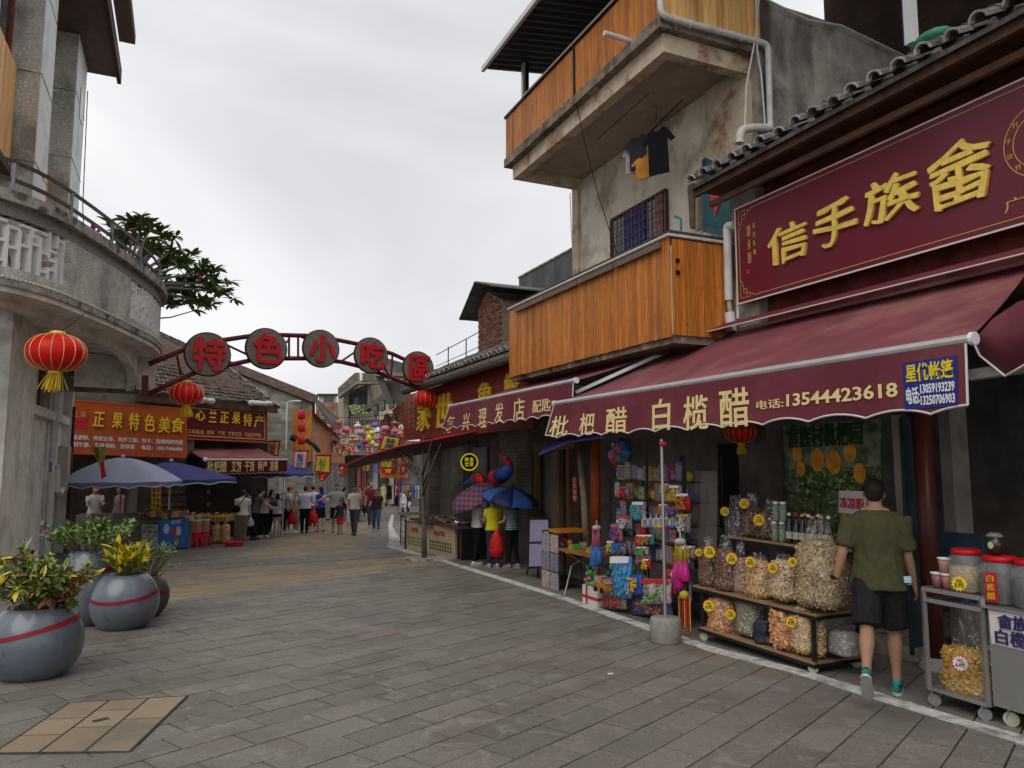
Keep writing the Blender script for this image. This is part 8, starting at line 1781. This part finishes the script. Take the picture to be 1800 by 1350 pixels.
# ================================================================ people
SKN = [mat(f'skin{i}', c, rough=.55, var=.06, scale=8) for i, c in enumerate([(.42, .24, .16), (.34, .185, .115), (.48, .30, .21)])]
HAIR = mat('black_hair', (.016, .013, .012), rough=.5, var=.3, scale=40, stretch=(4, 4, .5), bump=.5)
def cloth(name, c, **k): return mat('wear_' + name, c, rough=.9, spec=.08, bump=.35, bscale=14, **({'var': .12, 'scale': 5} | k))
def person(label, pos, h, yaw, top, bottom, skin_=0, vx=.02, arms=((5, 6, 10), (5, 6, 10)), legs=((4, 4), (-4, 6)), sleeve=.55, pants='long', hair='short', shoe=None, bulk=1.0, hat=None, head_pitch=0, lean=0, shirt_len=.90, group=None, skirt=False, feet=True, fingers=True, nm='person'):
    T = bpy.data.objects.new(nm, None); link(T); T.location = pos; T.rotation_euler = (0, 0, R(yaw)); tag(T, label, 'person', group); ORG[T] = Vector()
    s = h / 1.70; V_ = lambda x, y, z: Vector((x * s, y * s, z * s)); B, S_, Q = MB(), MB(), MB(); b_ = bulk
    ln_ = math.tan(R(lean)); lx = lambda z: ln_ * max(0, z - .95)
    tor = [(.90, .15, .105), (1.0, .148, .10), (1.12, .138, .095), (1.25, .155, .105), (1.36, .165, .10), (1.43, .12, .075)]
    chain(B, [(V_(0, lx(z), z), a * s * b_, c * s * b_) for z, a, c in tor], 14)
    hp = R(head_pitch); nk = V_(0, lx(1.46), 1.44); hc = nk + V_(0, .03 + .14 * math.sin(hp), .165 * math.cos(hp) + .005)
    chain(B, [(nk - V_(0, 0, .03), .058 * s * b_, .056 * s * b_), (nk.lerp(hc, .6), .052 * s, .054 * s)], 10)
    rot = Matrix.Rotation(-hp, 3, 'X')
    B.ell(hc, (.072 * s, .090 * s, .105 * s), 14, 10, rot); B.ell(hc + rot @ V_(0, .022, -.055), (.055 * s, .062 * s, .060 * s), 12, 8, rot)
    B.ell(hc + rot @ V_(0, .092, -.015), (.013 * s, .018 * s, .024 * s), 8, 6, rot)
    for sx in (-1, 1): B.ell(hc + rot @ V_(sx * .074, -.005, -.015), (.012 * s, .022 * s, .03 * s), 8, 6, rot)
    for sx, (pt, ou, be) in zip((-1, 1), arms):
        sh = V_(sx * .165 * b_, lx(1.40), 1.385); a, o = R(pt), R(ou); e = sh + V_(sx * math.sin(o), math.sin(a) * math.cos(o), -math.cos(a) * math.cos(o)) * .285
        a2 = R(pt + be); o2 = R(ou * .4 if be > 40 else ou); w = e + V_(sx * math.sin(o2), math.sin(a2) * math.cos(o2), -math.cos(a2) * math.cos(o2)) * .25; dr = (w - e).normalized()
        chain(B, [(sh - V_(0, 0, .02), .044 * s * b_, .046 * s * b_), (sh.lerp(e, .5), .045 * s * b_, .047 * s * b_), (e, .037 * s, .037 * s), (e.lerp(w, .35), .038 * s, .036 * s), (w, .024 * s, .028 * s)], 10)
        side = Vector((sx, 0, 0)) - dr * dr.x * sx; side = side.normalized() if side.length > .2 else Vector((0, 1, 0)); fw = dr.cross(side)
        chain(B, [(w, .022 * s, .026 * s), (w + dr * .05 * s, .018 * s, .040 * s, side), (w + dr * .085 * s, .016 * s, .040 * s, side)], 8)
        if fingers:
            for k, L_ in enumerate((.062, .072, .068, .052)):
                q = w + dr * .085 * s + fw * (k - 1.5) * .019 * s; cur = -side * .35 * sx * (1 if sx > 0 else -1)
                d2 = (dr - side * .25).normalized(); d3 = (dr - side * .7).normalized(); r_ = .0085 * s
                chain(B, [(q, r_, r_), (q + d2 * L_ * .5 * s, r_, r_), (q + d2 * L_ * .5 * s + d3 * L_ * .5 * s, r_ * .85, r_ * .85)], 6)
            q = w + dr * .03 * s - fw * .034 * s; d2 = (dr * .75 - fw * .6).normalized(); chain(B, [(q, .011 * s, .011 * s), (q + d2 * .035 * s, .010 * s, .010 * s), (q + (d2 + dr).normalized() * .06 * s, .008 * s, .008 * s)], 6)
        if sleeve: 
            k = min(sleeve, 1); pts = [(sh + V_(-sx * .05, 0, .004), .060 * s * b_, .066 * s * b_), (sh + V_(sx * .01, 0, .0), .072 * s * b_, .072 * s * b_), (sh.lerp(e, .4 * k), .064 * s * b_, .066 * s * b_), (sh.lerp(e, k * .97), .063 * s * b_, .066 * s * b_), (sh.lerp(e, k), .063 * s * b_, .066 * s * b_)]
            if sleeve > 1: pts += [(e.lerp(w, sleeve - 1), .042 * s, .042 * s)]
            chain(S_, pts, 12, True)
        if sx < 0: T['wl'] = 0; wl = (w, dr)
        else: wr = (w, dr)
    ft_ = []
    for sx, (hp_, kn) in zip((-1, 1), legs):
        hj = V_(sx * .085 * b_, 0, .92); a = R(hp_); k_ = hj + V_(0, math.sin(a), -math.cos(a)) * .42; a2 = R(hp_ - kn); an = k_ + V_(0, math.sin(a2), -math.cos(a2)) * .42
        chain(B, [(hj, .088 * s * b_, .09 * s * b_), (hj.lerp(k_, .5), .074 * s * b_, .078 * s * b_), (k_, .052 * s, .056 * s), (k_.lerp(an, .32), .052 * s * b_, .058 * s * b_), (k_.lerp(an, .75), .036 * s, .038 * s), (an, .034 * s, .036 * s)], 12)
        fp = R(min(0, hp_ - kn) * .9 if kn > 15 else 0); fd = Vector((0, math.cos(fp), math.sin(fp))); up2 = Vector((0, -math.sin(fp), math.cos(fp)))
        h0 = an - up2 * .045 * s - fd * .045 * s
        chain(B, [(h0, .030 * s, .030 * s), (h0 + fd * .10 * s, .036 * s, .030 * s), (h0 + fd * .19 * s - up2 * .008 * s, .040 * s, .020 * s)], 10); ft_.append((h0, fd, up2, an))
        if pants == 'long': pp_ = [(hj, .105, .108), (hj.lerp(k_, .5), .088, .094), (k_, .070, .074), (k_.lerp(an, .6), .060, .064), (an + up2 * .02 * s, .058, .062)]
        elif pants == 'shorts': pp_ = [(hj, .098, .106), (hj.lerp(k_, .5), .098, .102), (hj.lerp(k_, .93), .096, .102)]
        elif pants == 'mini': pp_ = [(hj, .104, .106), (hj.lerp(k_, .35), .094, .096)]
        else: pp_ = None
        if pp_ and not skirt: chain(Q, [(p_, a_ * s * b_, c_ * s * b_) for p_, a_, c_ in pp_], 12, True)
    chain(Q, [(V_(0, 0, .88), .158 * s * b_, .115 * s * b_), (V_(0, lx(1.02), 1.02), .152 * s * b_, .110 * s * b_)], 14)
    if skirt: chain(Q, [(V_(0, 0, z), a_ * s * b_, a_ * .8 * s * b_) for z, a_ in ((1.0, .145), (.85, .165), (.6, .185), (skirt, .20))], 16, True)
    if top: chain(S_, [(V_(0, lx(z), z), a * s * b_, c * s * b_) for z, a, c in ((shirt_len, .202, .142), (shirt_len + .03, .199, .138), (1.0, .176, .126), (1.12, .160, .118), (1.25, .176, .125), (1.36, .192, .122), (1.41, .172, .104), (1.445, .125, .088), (1.468, .080, .072))], 16, True)
    skin(B, 'body', SKN[skin_], T, vx * .55 if vx < .012 else vx * .8)
    if top: skin(S_, 'shirt', top, T, vx, 3, fold=.010 if vx < .015 else 0)
    skin(Q, 'skirt' if skirt else 'shorts' if pants in ('shorts', 'mini') else 'trousers', bottom, T, vx, 3, fold=.008 if vx < .015 else 0)
    if shoe:
        for h0, fd, up2, an in ft_:
            M_ = MB(); chain(M_, [(h0 - fd * .005 * s, .038 * s, .036 * s), (h0 + fd * .09 * s, .044 * s, .034 * s), (h0 + fd * .20 * s - up2 * .008 * s, .045 * s, .026 * s)], 12); chain(M_, [(h0 + fd * .01 * s, .036 * s, .04 * s), (h0 + fd * .03 * s + up2 * .04 * s, .038 * s, .042 * s)], 10)
            skin(M_, 'shoe', shoe, T, vx * .7)
            M_ = MB(); x = Vector((1, 0, 0)); l_ = [h0 + fd * (q * s) - up2 * .030 * s for q in (-.05, -.02, .06, .14, .21, .245)]; ws = [.018, .036, .040, .046, .040, .012]
            M_.slab([[p_ - x * w_ * s for p_, w_ in zip(l_, ws)], [p_ + x * w_ * s for p_, w_ in zip(l_, ws)]], -up2 * .018 * s); M_.build('sole', mat('shoe_sole', (.45, .46, .42), rough=.6), T)
    if hair:
        M_ = MB()
        if hair != 'bald':
            M_.ell(hc + rot @ V_(0, -.018, .022), (.080 * s, .090 * s, .098 * s), 14, 9, rot); M_.ell(hc + rot @ V_(0, .035, .075), (.062 * s, .055 * s, .038 * s), 10, 6, rot)
            M_.ell(hc + rot @ V_(0, -.045, -.01), (.070 * s, .055 * s, .075 * s), 12, 8, rot)
        if hair == 'long': chain(M_, [(hc + rot @ V_(0, -.05, .0), .078 * s, .05 * s), (hc + V_(0, -.075, -.14), .085 * s, .04 * s), (hc + V_(0, -.08, -.25), .06 * s, .03 * s)], 12)
        if hair == 'bob': chain(M_, [(hc + rot @ V_(0, -.04, .0), .088 * s, .062 * s), (hc + V_(0, -.045, -.10), .092 * s, .06 * s)], 12)
        if hair == 'pony': chain(M_, [(hc + rot @ V_(0, -.095, .03), .03 * s, .03 * s), (hc + V_(0, -.14, -.08), .032 * s, .03 * s), (hc + V_(0, -.13, -.2), .015 * s, .015 * s)], 8)
        if M_.v: skin(M_, 'hair', HAIR, T, vx * .8, 1)
    fm_ = MB()
    for sx in (-1, 1): fm_.ell(hc + rot @ V_(sx * .030, .080, .012), (.011 * s, .008 * s, .006 * s), 6, 4, rot).ell(hc + rot @ V_(sx * .030, .083, .032), (.016 * s, .006 * s, .004 * s), 6, 4, rot)
    fm_.ell(hc + rot @ V_(0, .080, -.062), (.022 * s, .008 * s, .005 * s), 6, 4, rot); fm_.build('facial_features', HAIR, T)
    if hat:
        M_ = MB(); M_.ell(hc + rot @ V_(0, -.01, .055), (.086 * s, .10 * s, .062 * s), 14, 8, rot); M_.slab([[hc + rot @ V_(-.06, .05, .045), hc + rot @ V_(.06, .05, .045)], [hc + rot @ V_(-.05, .16, .03), hc + rot @ V_(.05, .16, .03)]], V_(0, 0, .008)); M_.build('cap', hat, T, True)
    W = Matrix.Translation(Vector(pos)) @ Matrix.Rotation(R(yaw), 4, 'Z')
    return T, W @ wl[0], W @ wr[0], W @ hc, W
def carry(label, p, w, h, m, name='carrier_bag', cat='bag', hand=None):
    T = thing(name, p - UP * h, label, cat); vs = []; n = 12; sd_ = rnd.random() * 9
    prof = [(.25, -h), (.85, -h * .97), (1.0, -h * .75), (.92, -h * .45), (.55, -h * .22), (.16, -h * .06), (.10, 0)]
    for r_, z in prof:
        for k in range(n): a = 2 * math.pi * k / n; q = w / 2 * r_ * (1 + .13 * math.sin(a * 3 + z * 20 + sd_)); vs.append(p + Vector((q * math.cos(a), q * .6 * math.sin(a), z)))
    MB().add(vs, [(i * n + k, i * n + (k + 1) % n, (i + 1) * n + (k + 1) % n, (i + 1) * n + k) for i in range(len(prof) - 1) for k in range(n)] + [tuple(range(n))[::-1]]).build('sack', m, T, True)
    MB().tube([p - UP * .01, p + Vector((.02, 0, .05)), p + UP * .07, p + Vector((-.02, 0, .05)), p - UP * .01], .006, 4).build('handles', m, T); return T
RB = mat('red_plastic_bag', (.50, .015, .015), rough=.35, var=.2, scale=8, bump=.8, bscale=14)
BLKC = cloth('black', (.010, .010, .012)); WHC = cloth('white', (.52, .51, .50)); NAVC = cloth('navy', (.025, .03, .06)); KHK = cloth('khaki', (.13, .11, .075))
def at_(px, yf): return G(px, yf)
def hpx(px, yh, yf): p = G(px, yf); return (yf - yh) * spx(p) / FPX * 1.0
def mk(label, px, yh, yf, yaw, top, bottom, **k):
    h = k.pop('h', None) or hpx(px, yh, yf); return person(label, at_(px, yf), h, yaw, top, bottom, **k)
def sling(T, a, b, m, bagc=None, s=1):   # crossbody strap and bag in local space
    mb = MB(); mb.tube([Vector(q) for q in a], .012, 5); o = mb.build('strap', m, T)
    if b: mb = MB(); mb.ell(b, (.13, .07, .10), 12, 8); mb.build('shoulder_bag', bagc or m, T, True)
T, wl, wr, hc, W = mk('man in white T-shirt with black shoulder bag, back turned, at the left stall', 424, 863, 956, 8, WHC, KHK, shoe=mat('tan_shoe', (.25, .2, .15)), bulk=1.12)
sling(T, [(.15, -.10, 1.40), (.02, -.165, 1.2), (-.12, -.16, 1.05)], (-.15, -.14, .98), BLK); carry('clear bag carried low by the man in the white T-shirt', wr, .2, .28, film_mat('bag_clear', (.5, .5, .5), .6))
mk('man in dark grey shirt bending over the stall behind the white T-shirt', 447, 860, 950, -60, cloth('dkgrey', (.07, .065, .075)), BLKC, arms=((40, 5, 25), (45, 5, 20)), lean=14, head_pitch=20, shoe=BLK)
mk('vendor in pale blue shirt with crossbody strap standing behind the left stall', 464, 846, 938, 185, cloth('paleblue', (.28, .31, .38)), BLKC, h=1.66, arms=((30, 8, 60), (30, 8, 60)))[0]
mk('woman in black hat, patterned blouse and long black trousers at the left stall', 463, 865, 945, 60, cloth('pattern', (.42, .40, .37), stain=(.08, .08, .09), sc2=26, amt=1), BLKC, hair='long', hat=BLK, arms=((25, 5, 50), (25, 5, 40)), shoe=mat('cream_shoe', (.5, .47, .4)), sleeve=1.4)
T, wl, wr, hc, W = mk('woman in printed white T-shirt and black shorts with red and navy sling bag', 486, 869, 943, 10, cloth('white_print', (.50, .50, .52), stain=(.30, .33, .12), sc2=3.5), BLKC, pants='mini', hair='bob', arms=((35, 10, 60), (35, 10, 60))); sling(T, [(.12, -.12, 1.36), (-.02, -.16, 1.2), (-.12, -.15, 1.08)], (-.10, -.13, 1.02), mat('sling_red', (.12, .03, .06)))
T, wl, wr, hc, W = mk('woman in red cap and white top carrying a red bag, facing right', 506, 857, 938, -70, WHC, BLKC, skirt=.55, hair='short', hat=REDP, arms=((10, 4, 15), (10, 6, 10)), shoe=WHT); carry('red plastic bag held by the woman in the red cap', wr, .32, .48, RB)
mk('woman in beige top and trousers between the red caps', 519, 865, 936, 170, cloth('beige', (.36, .28, .21)), cloth('beige', (.36, .28, .21)), skin_=2, hair='pony', arms=((30, 8, 60), (20, 8, 40)), shoe=WHT)
mk('man in pale lavender T-shirt and black trousers seen from behind', 535, 856, 938, 5, cloth('lavender', (.44, .44, .54)), BLKC, bulk=1.12, arms=((15, 8, 30), (20, 10, 60)), shoe=BLK)
mk('person in red cap and white top hidden behind the lavender T-shirt man', 549, 858, 930, 15, WHC, cloth('maroon', (.15, .03, .04)), hat=REDP, h=1.6)
T, wl, wr, hc, W = mk('woman in bright blue top and black shorts with red bag and pale backpack', 563, 857, 935, 50, cloth('blue', (.02, .07, .34)), BLKC, pants='shorts', hair='long', arms=((5, 10, 15), (20, 8, 50)), shoe=mat('tan_shoe', (.25, .2, .15))); carry('large red plastic bag held by the woman in blue', wl, .34, .50, RB)
q = W @ Vector((.05, -.17, 1.12)); mb = MB(); mb.ell(q, (.13, .11, .17), 10, 8); solo(mb, 'small_backpack', mat('pink_pack', (.5, .36, .4), var=.5, scale=12), 'pale pink patterned pack on the back of the woman in blue', 'bag', smooth=True)
mk('woman in black top and shorts walking away beyond the crowd', 576, 858, 915, 0, BLKC, BLKC, pants='mini', hair='bob', skin_=2, shoe=BLK)
mk('man in grey T-shirt and black shorts with arm stretched out, facing the camera', 590, 853, 938, 190, cloth('grey', (.22, .235, .25)), BLKC, pants='shorts', bulk=1.15, arms=((10, 25, 30), (30, 55, 20)), skin_=1, shoe=mat('sandal', (.08, .06, .05)))
mk('boy in navy T-shirt and red shorts walking toward the camera', 597, 880, 940, 180, NAVC, cloth('red', (.42, .02, .03)), pants='shorts', skin_=1, arms=((5, 12, 10), (5, 12, 10)), shoe=mat('sandal', (.08, .06, .05)))
mk('small child in pale clothes half hidden beside the white polo man', 613, 893, 932, 180, WHC, WHC, pants='shorts')
T, wl, wr, hc, W = mk('older man in white polo shirt and grey trousers walking with a green bag', 622, 855, 942, 178, cloth('polo', (.50, .49, .45)), cloth('grey_trouser', (.06, .06, .075)), skin_=1, arms=((-12, 6, 12), (12, 6, 15)), legs=((14, 4), (-10, 10)), shoe=BLK); carry('pale green carrier bag in the hand of the white polo man', wl, .24, .38, mat('green_bag', (.30, .38, .26), rough=.35, var=.4, scale=9, bump=.7, bscale=12))
mk('bald man in maroon shirt walking just behind the woman in jeans', 652, 850, 928, 175, cloth('maroon2', (.14, .02, .03)), cloth('grey_trouser', (.06, .06, .075)), hair='bald', skin_=1, h=1.72)
mk('woman in dark maroon T-shirt and blue jeans walking toward the camera', 661, 861, 935, 185, cloth('dkmaroon', (.045, .018, .025)), cloth('jeans', (.06, .09, .15)), skin_=1, bulk=1.12, hair='short', arms=((0, 14, 20), (20, 10, 60)), legs=((10, 4), (-8, 12)), shoe=mat('pinkish_shoe', (.3, .18, .2)))
mk('man in black T-shirt and shorts raising a phone far down the street', 684, 847, 892, 180, BLKC, BLKC, pants='shorts', arms=((60, 10, 90), (60, 10, 90)), skin_=1)
mk('person in long yellow dress standing far down the street', 674, 850, 891, 160, cloth('yellow', (.36, .36, .12)), cloth('yellow', (.36, .36, .12)), skirt=.3, hair='long')
mk('woman in yellow top with hair tied up beyond the white polo man', 631, 856, 912, 180, cloth('ochre', (.35, .22, .08)), BLKC, hair='pony', skin_=2)
mk('person in dark helmet far behind the red caps', 553, 848, 902, 20, BLKC, BLKC, hat=mat('helmet', (.25, .25, .26), rough=.3))
for i, (x, yh, yf, c, lab) in enumerate(((642, 856, 905, (.10, .02, .03), 'dark red clad shopper in the far shop doorway'), (647, 850, 898, (.03, .03, .04), 'black clad shopper standing in the far shop doorway'), (622, 862, 900, (.05, .07, .10), 'navy clad shopper far behind the grey T-shirt man'), (697, 852, 893, (.40, .05, .05), 'red clad shopper at the far clothes stall'), (713, 855, 896, (.25, .33, .36), 'pale teal clad shopper beside the scooter'), (566, 850, 900, (.05, .05, .06), 'dark clad person far left beyond the crowd'), (605, 856, 902, (.16, .10, .07), 'brown clad person far behind the boy'), (719, 852, 893, (.30, .28, .26), 'pale clad shopper farthest right on the far street'), (527, 860, 925, (.30, .12, .10), 'reddish clad shopper between the white cap woman and lavender man'), (542, 862, 920, (.10, .12, .16), 'slate clad shopper behind the lavender T-shirt man'), (572, 864, 912, (.35, .33, .30), 'cream clad shopper behind the woman in blue'), (603, 860, 914, (.08, .09, .07), 'dark green clad shopper behind the boy in red shorts'), (637, 862, 916, (.20, .06, .08), 'plum clad shopper left of the bald man'), (436, 864, 948, (.04, .04, .05), 'dark clad shopper squeezed between the first two stall customers'), (474, 862, 940, (.22, .20, .18), 'taupe clad shopper between the two women at the stall'), (497, 866, 936, (.12, .14, .22), 'blue-grey clad shopper left of the red cap woman'))):
    mk(lab, x, yh, yf, [170, 30, 200, 90, 330][i % 5], cloth(f'far{i}', c), BLKC, hair=['long', 'short'][i % 2], vx=.03, fingers=False)
T, wl, wr, hc, W = mk('woman in white T-shirt and black trousers under the plaid umbrella', 838, 871, 993, -65, WHC, BLKC, hair='long', arms=((20, 5, 80), (20, 5, 70)), head_pitch=25, shoe=mat('cream_shoe', (.5, .47, .4)))
def hand_brolly(label, c, ax, r_, m, hand, m2=None, dep=.5):
    U = thing('umbrella', c, label, 'umbrella'); ax = Vector(ax).normalized(); x = ax.cross(UP).normalized(); y = ax.cross(x); rows = []
    for i in range(7):
        t = i / 6; row = []
        for k in range(33):
            a = 2 * math.pi * k / 32; sg_ = math.cos(math.pi / 8) / math.cos(((k % 4) / 4 - .5) * math.pi / 4) if k % 4 else 1; row.append(c + (x * math.cos(a) + y * math.sin(a)) * r_ * math.sin(t * 1.25) / math.sin(1.25) * sg_ - ax * r_ * dep * t * t)
        rows.append(row)
    o = MB().slab(rows, -ax * .004).build('canopy', m, U, True)
    if m2:
        for k in (0, 8, 16, 24): MB().slab([[q + ax * .006 for q in row[k:k + 5]] for row in rows], -ax * .003).build('dark_panel', m2, U, True)
    rb = MB()
    for k in range(0, 32, 4): rb.tube([c - ax * .05, rows[-1][k] - ax * .01], .004, 4)
    rb.build('ribs', STEEL, U); MB().tube([c + ax * .06, hand - ax * .06], .008, 6).build('shaft', BLKM, U); return U
PLD = mat('plaid', (.20, .06, .13), rough=.6, var=.1); t_ = PLD.node_tree; g__ = t_.nodes.new('ShaderNodeNewGeometry'); wv = [t_.nodes.new('ShaderNodeTexWave') for _ in (0, 1)]; mm = t_.nodes.new('ShaderNodeMath'); mm.operation = 'ADD'
for w_, d_ in zip(wv, ('X', 'Z')): w_.bands_direction = d_; w_.inputs['Scale'].default_value = 3.2; t_.links.new(g__.outputs['Position'], w_.inputs[0])
t_.links.new(wv[0].outputs['Fac'], mm.inputs[0]); t_.links.new(wv[1].outputs['Fac'], mm.inputs[1]); rr_ = t_.nodes.new('ShaderNodeValToRGB'); rr_.color_ramp.elements[0].color = (.06, .014, .035, 1); rr_.color_ramp.elements[1].color = (.19, .09, .14, 1); dv_ = t_.nodes.new('ShaderNodeMath'); dv_.operation = 'MULTIPLY'; dv_.inputs[1].default_value = .5
t_.links.new(mm.outputs[0], dv_.inputs[0]); t_.links.new(dv_.outputs[0], rr_.inputs[0]); t_.links.new(rr_.outputs[0], t_.nodes['Principled BSDF'].inputs['Base Color'])
hand_brolly('purple plaid umbrella tilted over the woman in the white T-shirt', hc + Vector((-.22, -.12, .22)), (-.42, -.25, .85), .58, PLD, wl, dep=.42)
T, wl, wr, hc, W = mk('boy in yellow T-shirt and navy trousers at the fish stall', 866, 876, 997, 20, cloth('bright_yellow', (.55, .50, .02)), NAVC, arms=((25, 5, 70), (5, 6, 10)), head_pitch=20, shoe=mat('blue_slides', (.2, .35, .42)))
T, wl, wr, hc, W = mk('woman in striped top and black trousers under the blue umbrella with a red bag', 900, 874, 998, 45, cloth('stripes', (.09, .10, .14)), BLKC, arms=((15, 8, 60), (15, 8, 70)), hair='bob', shoe=mat('pinkish_shoe', (.3, .18, .2)))
stp = MATS['wear_stripes']; t_ = stp.node_tree; g__ = t_.nodes.new('ShaderNodeNewGeometry'); w_ = t_.nodes.new('ShaderNodeTexWave'); w_.bands_direction = 'Z'; w_.inputs['Scale'].default_value = 9; t_.links.new(g__.outputs['Position'], w_.inputs[0]); rr_ = t_.nodes.new('ShaderNodeValToRGB'); rr_.color_ramp.elements[0].position = .55; rr_.color_ramp.elements[0].color = (.05, .055, .085, 1); rr_.color_ramp.elements[1].position = .65; rr_.color_ramp.elements[1].color = (.34, .34, .36, 1)
t_.links.new(w_.outputs['Fac'], rr_.inputs[0]); t_.links.new(rr_.outputs[0], t_.nodes['Principled BSDF'].inputs['Base Color'])
carry('long red plastic bag hanging beside the boy in yellow', wl + Vector((0, 0, -.02)), .30, .66, RB)
hand_brolly('blue dotted umbrella over the woman in the striped top', hc + Vector((.02, -.05, .24)), (.18, -.15, .95), .62, mat('brolly_blue', (.03, .09, .30), rough=.55, var=.15), wr, mat('brolly_dark', (.012, .02, .09), rough=.55, var=.15), dep=.40)
mk('food seller in yellow cap and white shirt behind the left counter', 162, 881, 962, 215, WHC, BLKC, h=1.62, hat=mat('cap_yellow', (.55, .32, .02)), skin_=0, arms=((40, 6, 60), (40, 6, 50)), head_pitch=20)
mk('person in pink top beside the yellow-capped seller', 207, 884, 960, 150, cloth('pink', (.36, .20, .19)), BLKC, h=1.6, hair='bob')
# near man
OL = mat('olive_shirt', (.068, .064, .031), rough=.9, spec=.1, var=.10, scale=30, bump=.6, bscale=9)
SH1 = mat('sport_shoe', (.015, .03, .07), rough=.6, var=.5, scale=20, stain=(.02, .28, .22), sc2=8, amt=1)
foot = G(1550, 1226); mp_ = Vector((foot.x + .05, foot.y + .06, gz(foot.x, foot.y) - .005))
T, wl, wr, hc, W = person('man in olive T-shirt and black shorts walking past the snack trolley, back turned', mp_, 1.70, -28, OL, mat('black_shorts', (.012, .012, .014), rough=.85, var=.2, bump=.6, bscale=10), skin_=1, vx=.011, arms=((-14, 15, 22), (6, 8, 16)), legs=((-24, 30), (13, 8)), sleeve=.80, pants='shorts', shoe=SH1, bulk=1.10, shirt_len=.84, head_pitch=6)
hs_ = MB(); hl = W.inverted() @ hc
for k in range(900):
    d = rv(1).normalized(); d.y = -abs(d.y) * .9 + .25; d.z = abs(d.z) * 1.2 - .35; d.normalize(); q = hl + Vector((d.x * .080, d.y * .098 - .015, d.z * .112 + .02)); e = (d + rv(.5) - UP * .6).normalized() * rnd.uniform(.008, .018); s__ = Vector((.0012, .0008, 0)); hs_.add([q - s__, q + s__, q + e + d * .004], [(0, 1, 2)])
hs_.build('hair_strands', HAIR, T, kind='stuff')
L0 = W.inverted() @ wl; mb = MB(); mb.lathe([(.034, -.012), (.036, -.01), (.036, .012), (.034, .014)], L0 + Vector((0, 0, .03)), 16); mb.build('wristband', BLK, T)
mb = MB(); q = Vector((.22, -.10, .93)); mb.tube([q + Vector((.02 * math.cos(a), .01, .035 * math.sin(a))) for a in [k * .52 for k in range(13)]], .003, 4); mb.box(q + Vector((-.01, -.01, .01)), (.05, .01, .05)); mb.build('folded_mask', mat('mask_blue', (.35, .5, .55)), T)
# scooter with rider
sp0 = G(708, 909); SC = thing('motor_scooter', sp0, 'white motor scooter parked facing the camera far down the street', 'scooter')
Wm = mat('scooter_white', (.55, .55, .54), rough=.3); 
MB().lathe([(.10, -.05), (.25, -.06), (.25, .06), (.10, .05)], sp0 + UP * .25, 20, Vector((1, .15, 0))).build('front_wheel', BLKM, SC, True); MB().lathe([(.10, -.05), (.25, -.06), (.25, .06), (.10, .05)], sp0 + UP * .25 + Vector((.1, 1.2, 0)), 20, Vector((1, .15, 0))).build('rear_wheel', BLKM, SC, True)
mb = MB(); chain(mb, [(sp0 + Vector((0, .05, .30)), .10, .12), (sp0 + Vector((0, .12, .65)), .20, .10), (sp0 + Vector((0, .10, .95)), .16, .10), (sp0 + Vector((0, .10, 1.08)), .10, .09)], 14); mb.build('front_fairing', Wm, SC, True)
mb = MB(); chain(mb, [(sp0 + Vector((0, .5, .40)), .14, .10), (sp0 + Vector((.08, 1.0, .55)), .17, .14), (sp0 + Vector((.1, 1.4, .62)), .12, .10)], 12); mb.build('rear_body', Wm, SC, True)
MB().ell(sp0 + Vector((0, -.01, .72)), (.09, .05, .08), 12, 8).build('headlight', mat('lamp_white', (.75, .75, .75), rough=.2), SC, True)
mb = MB(); mb.tube([sp0 + Vector((-.33, .15, 1.08)), sp0 + Vector((0, .12, 1.02)), sp0 + Vector((.33, .15, 1.08))], .015, 6); mb.build('handlebar', BLKM, SC)
for a in (-1, 1): mb = MB(); mb.tube([sp0 + Vector((a * .22, .14, 1.06)), sp0 + Vector((a * .3, .14, 1.25))], .008, 4); mb.ell(sp0 + Vector((a * .31, .13, 1.29)), (.06, .02, .05), 8, 6); mb.build('mirror', BLKM, SC)
MB().box(sp0 + Vector((.08, .85, .78)), (.26, .6, .08)).build('seat', BLKM, SC)
person('rider in green and red striped top sitting behind the scooter handlebar', sp0 + Vector((.05, .75, .02)), 1.62, 182, cloth('green_red', (.04, .20, .06), stain=(.4, .06, .03), sc2=4, amt=1), BLKC, legs=((70, 85), (70, 85)), arms=((50, 12, 20), (50, 12, 20)), skin_=0, vx=.025, fingers=False)
# clothes rack beyond the scooter
cr_ = thing('clothes_stall', G(722, 898), 'rack of pale teal clothes beyond the scooter', 'stall'); p = G(722, 898)
MB().tube([p + Vector((-.8, 0, 0)), p + Vector((-.8, 0, 1.6)), p + Vector((.8, 0, 1.6)), p + Vector((.8, 0, 0))], .02, 5).build('rail', BLKM, cr_)
for k in range(7): mb = MB(); tshirt(mb, p + Vector((-.65 + k * .2, -.02, 1.58)), .4, .8, Vector((.5, .8, 0))); mb.build('garment', [CM['blue'], mat('teal_cloth', (.2, .32, .32)), CM['white'], CM['red']][k % 4], cr_)
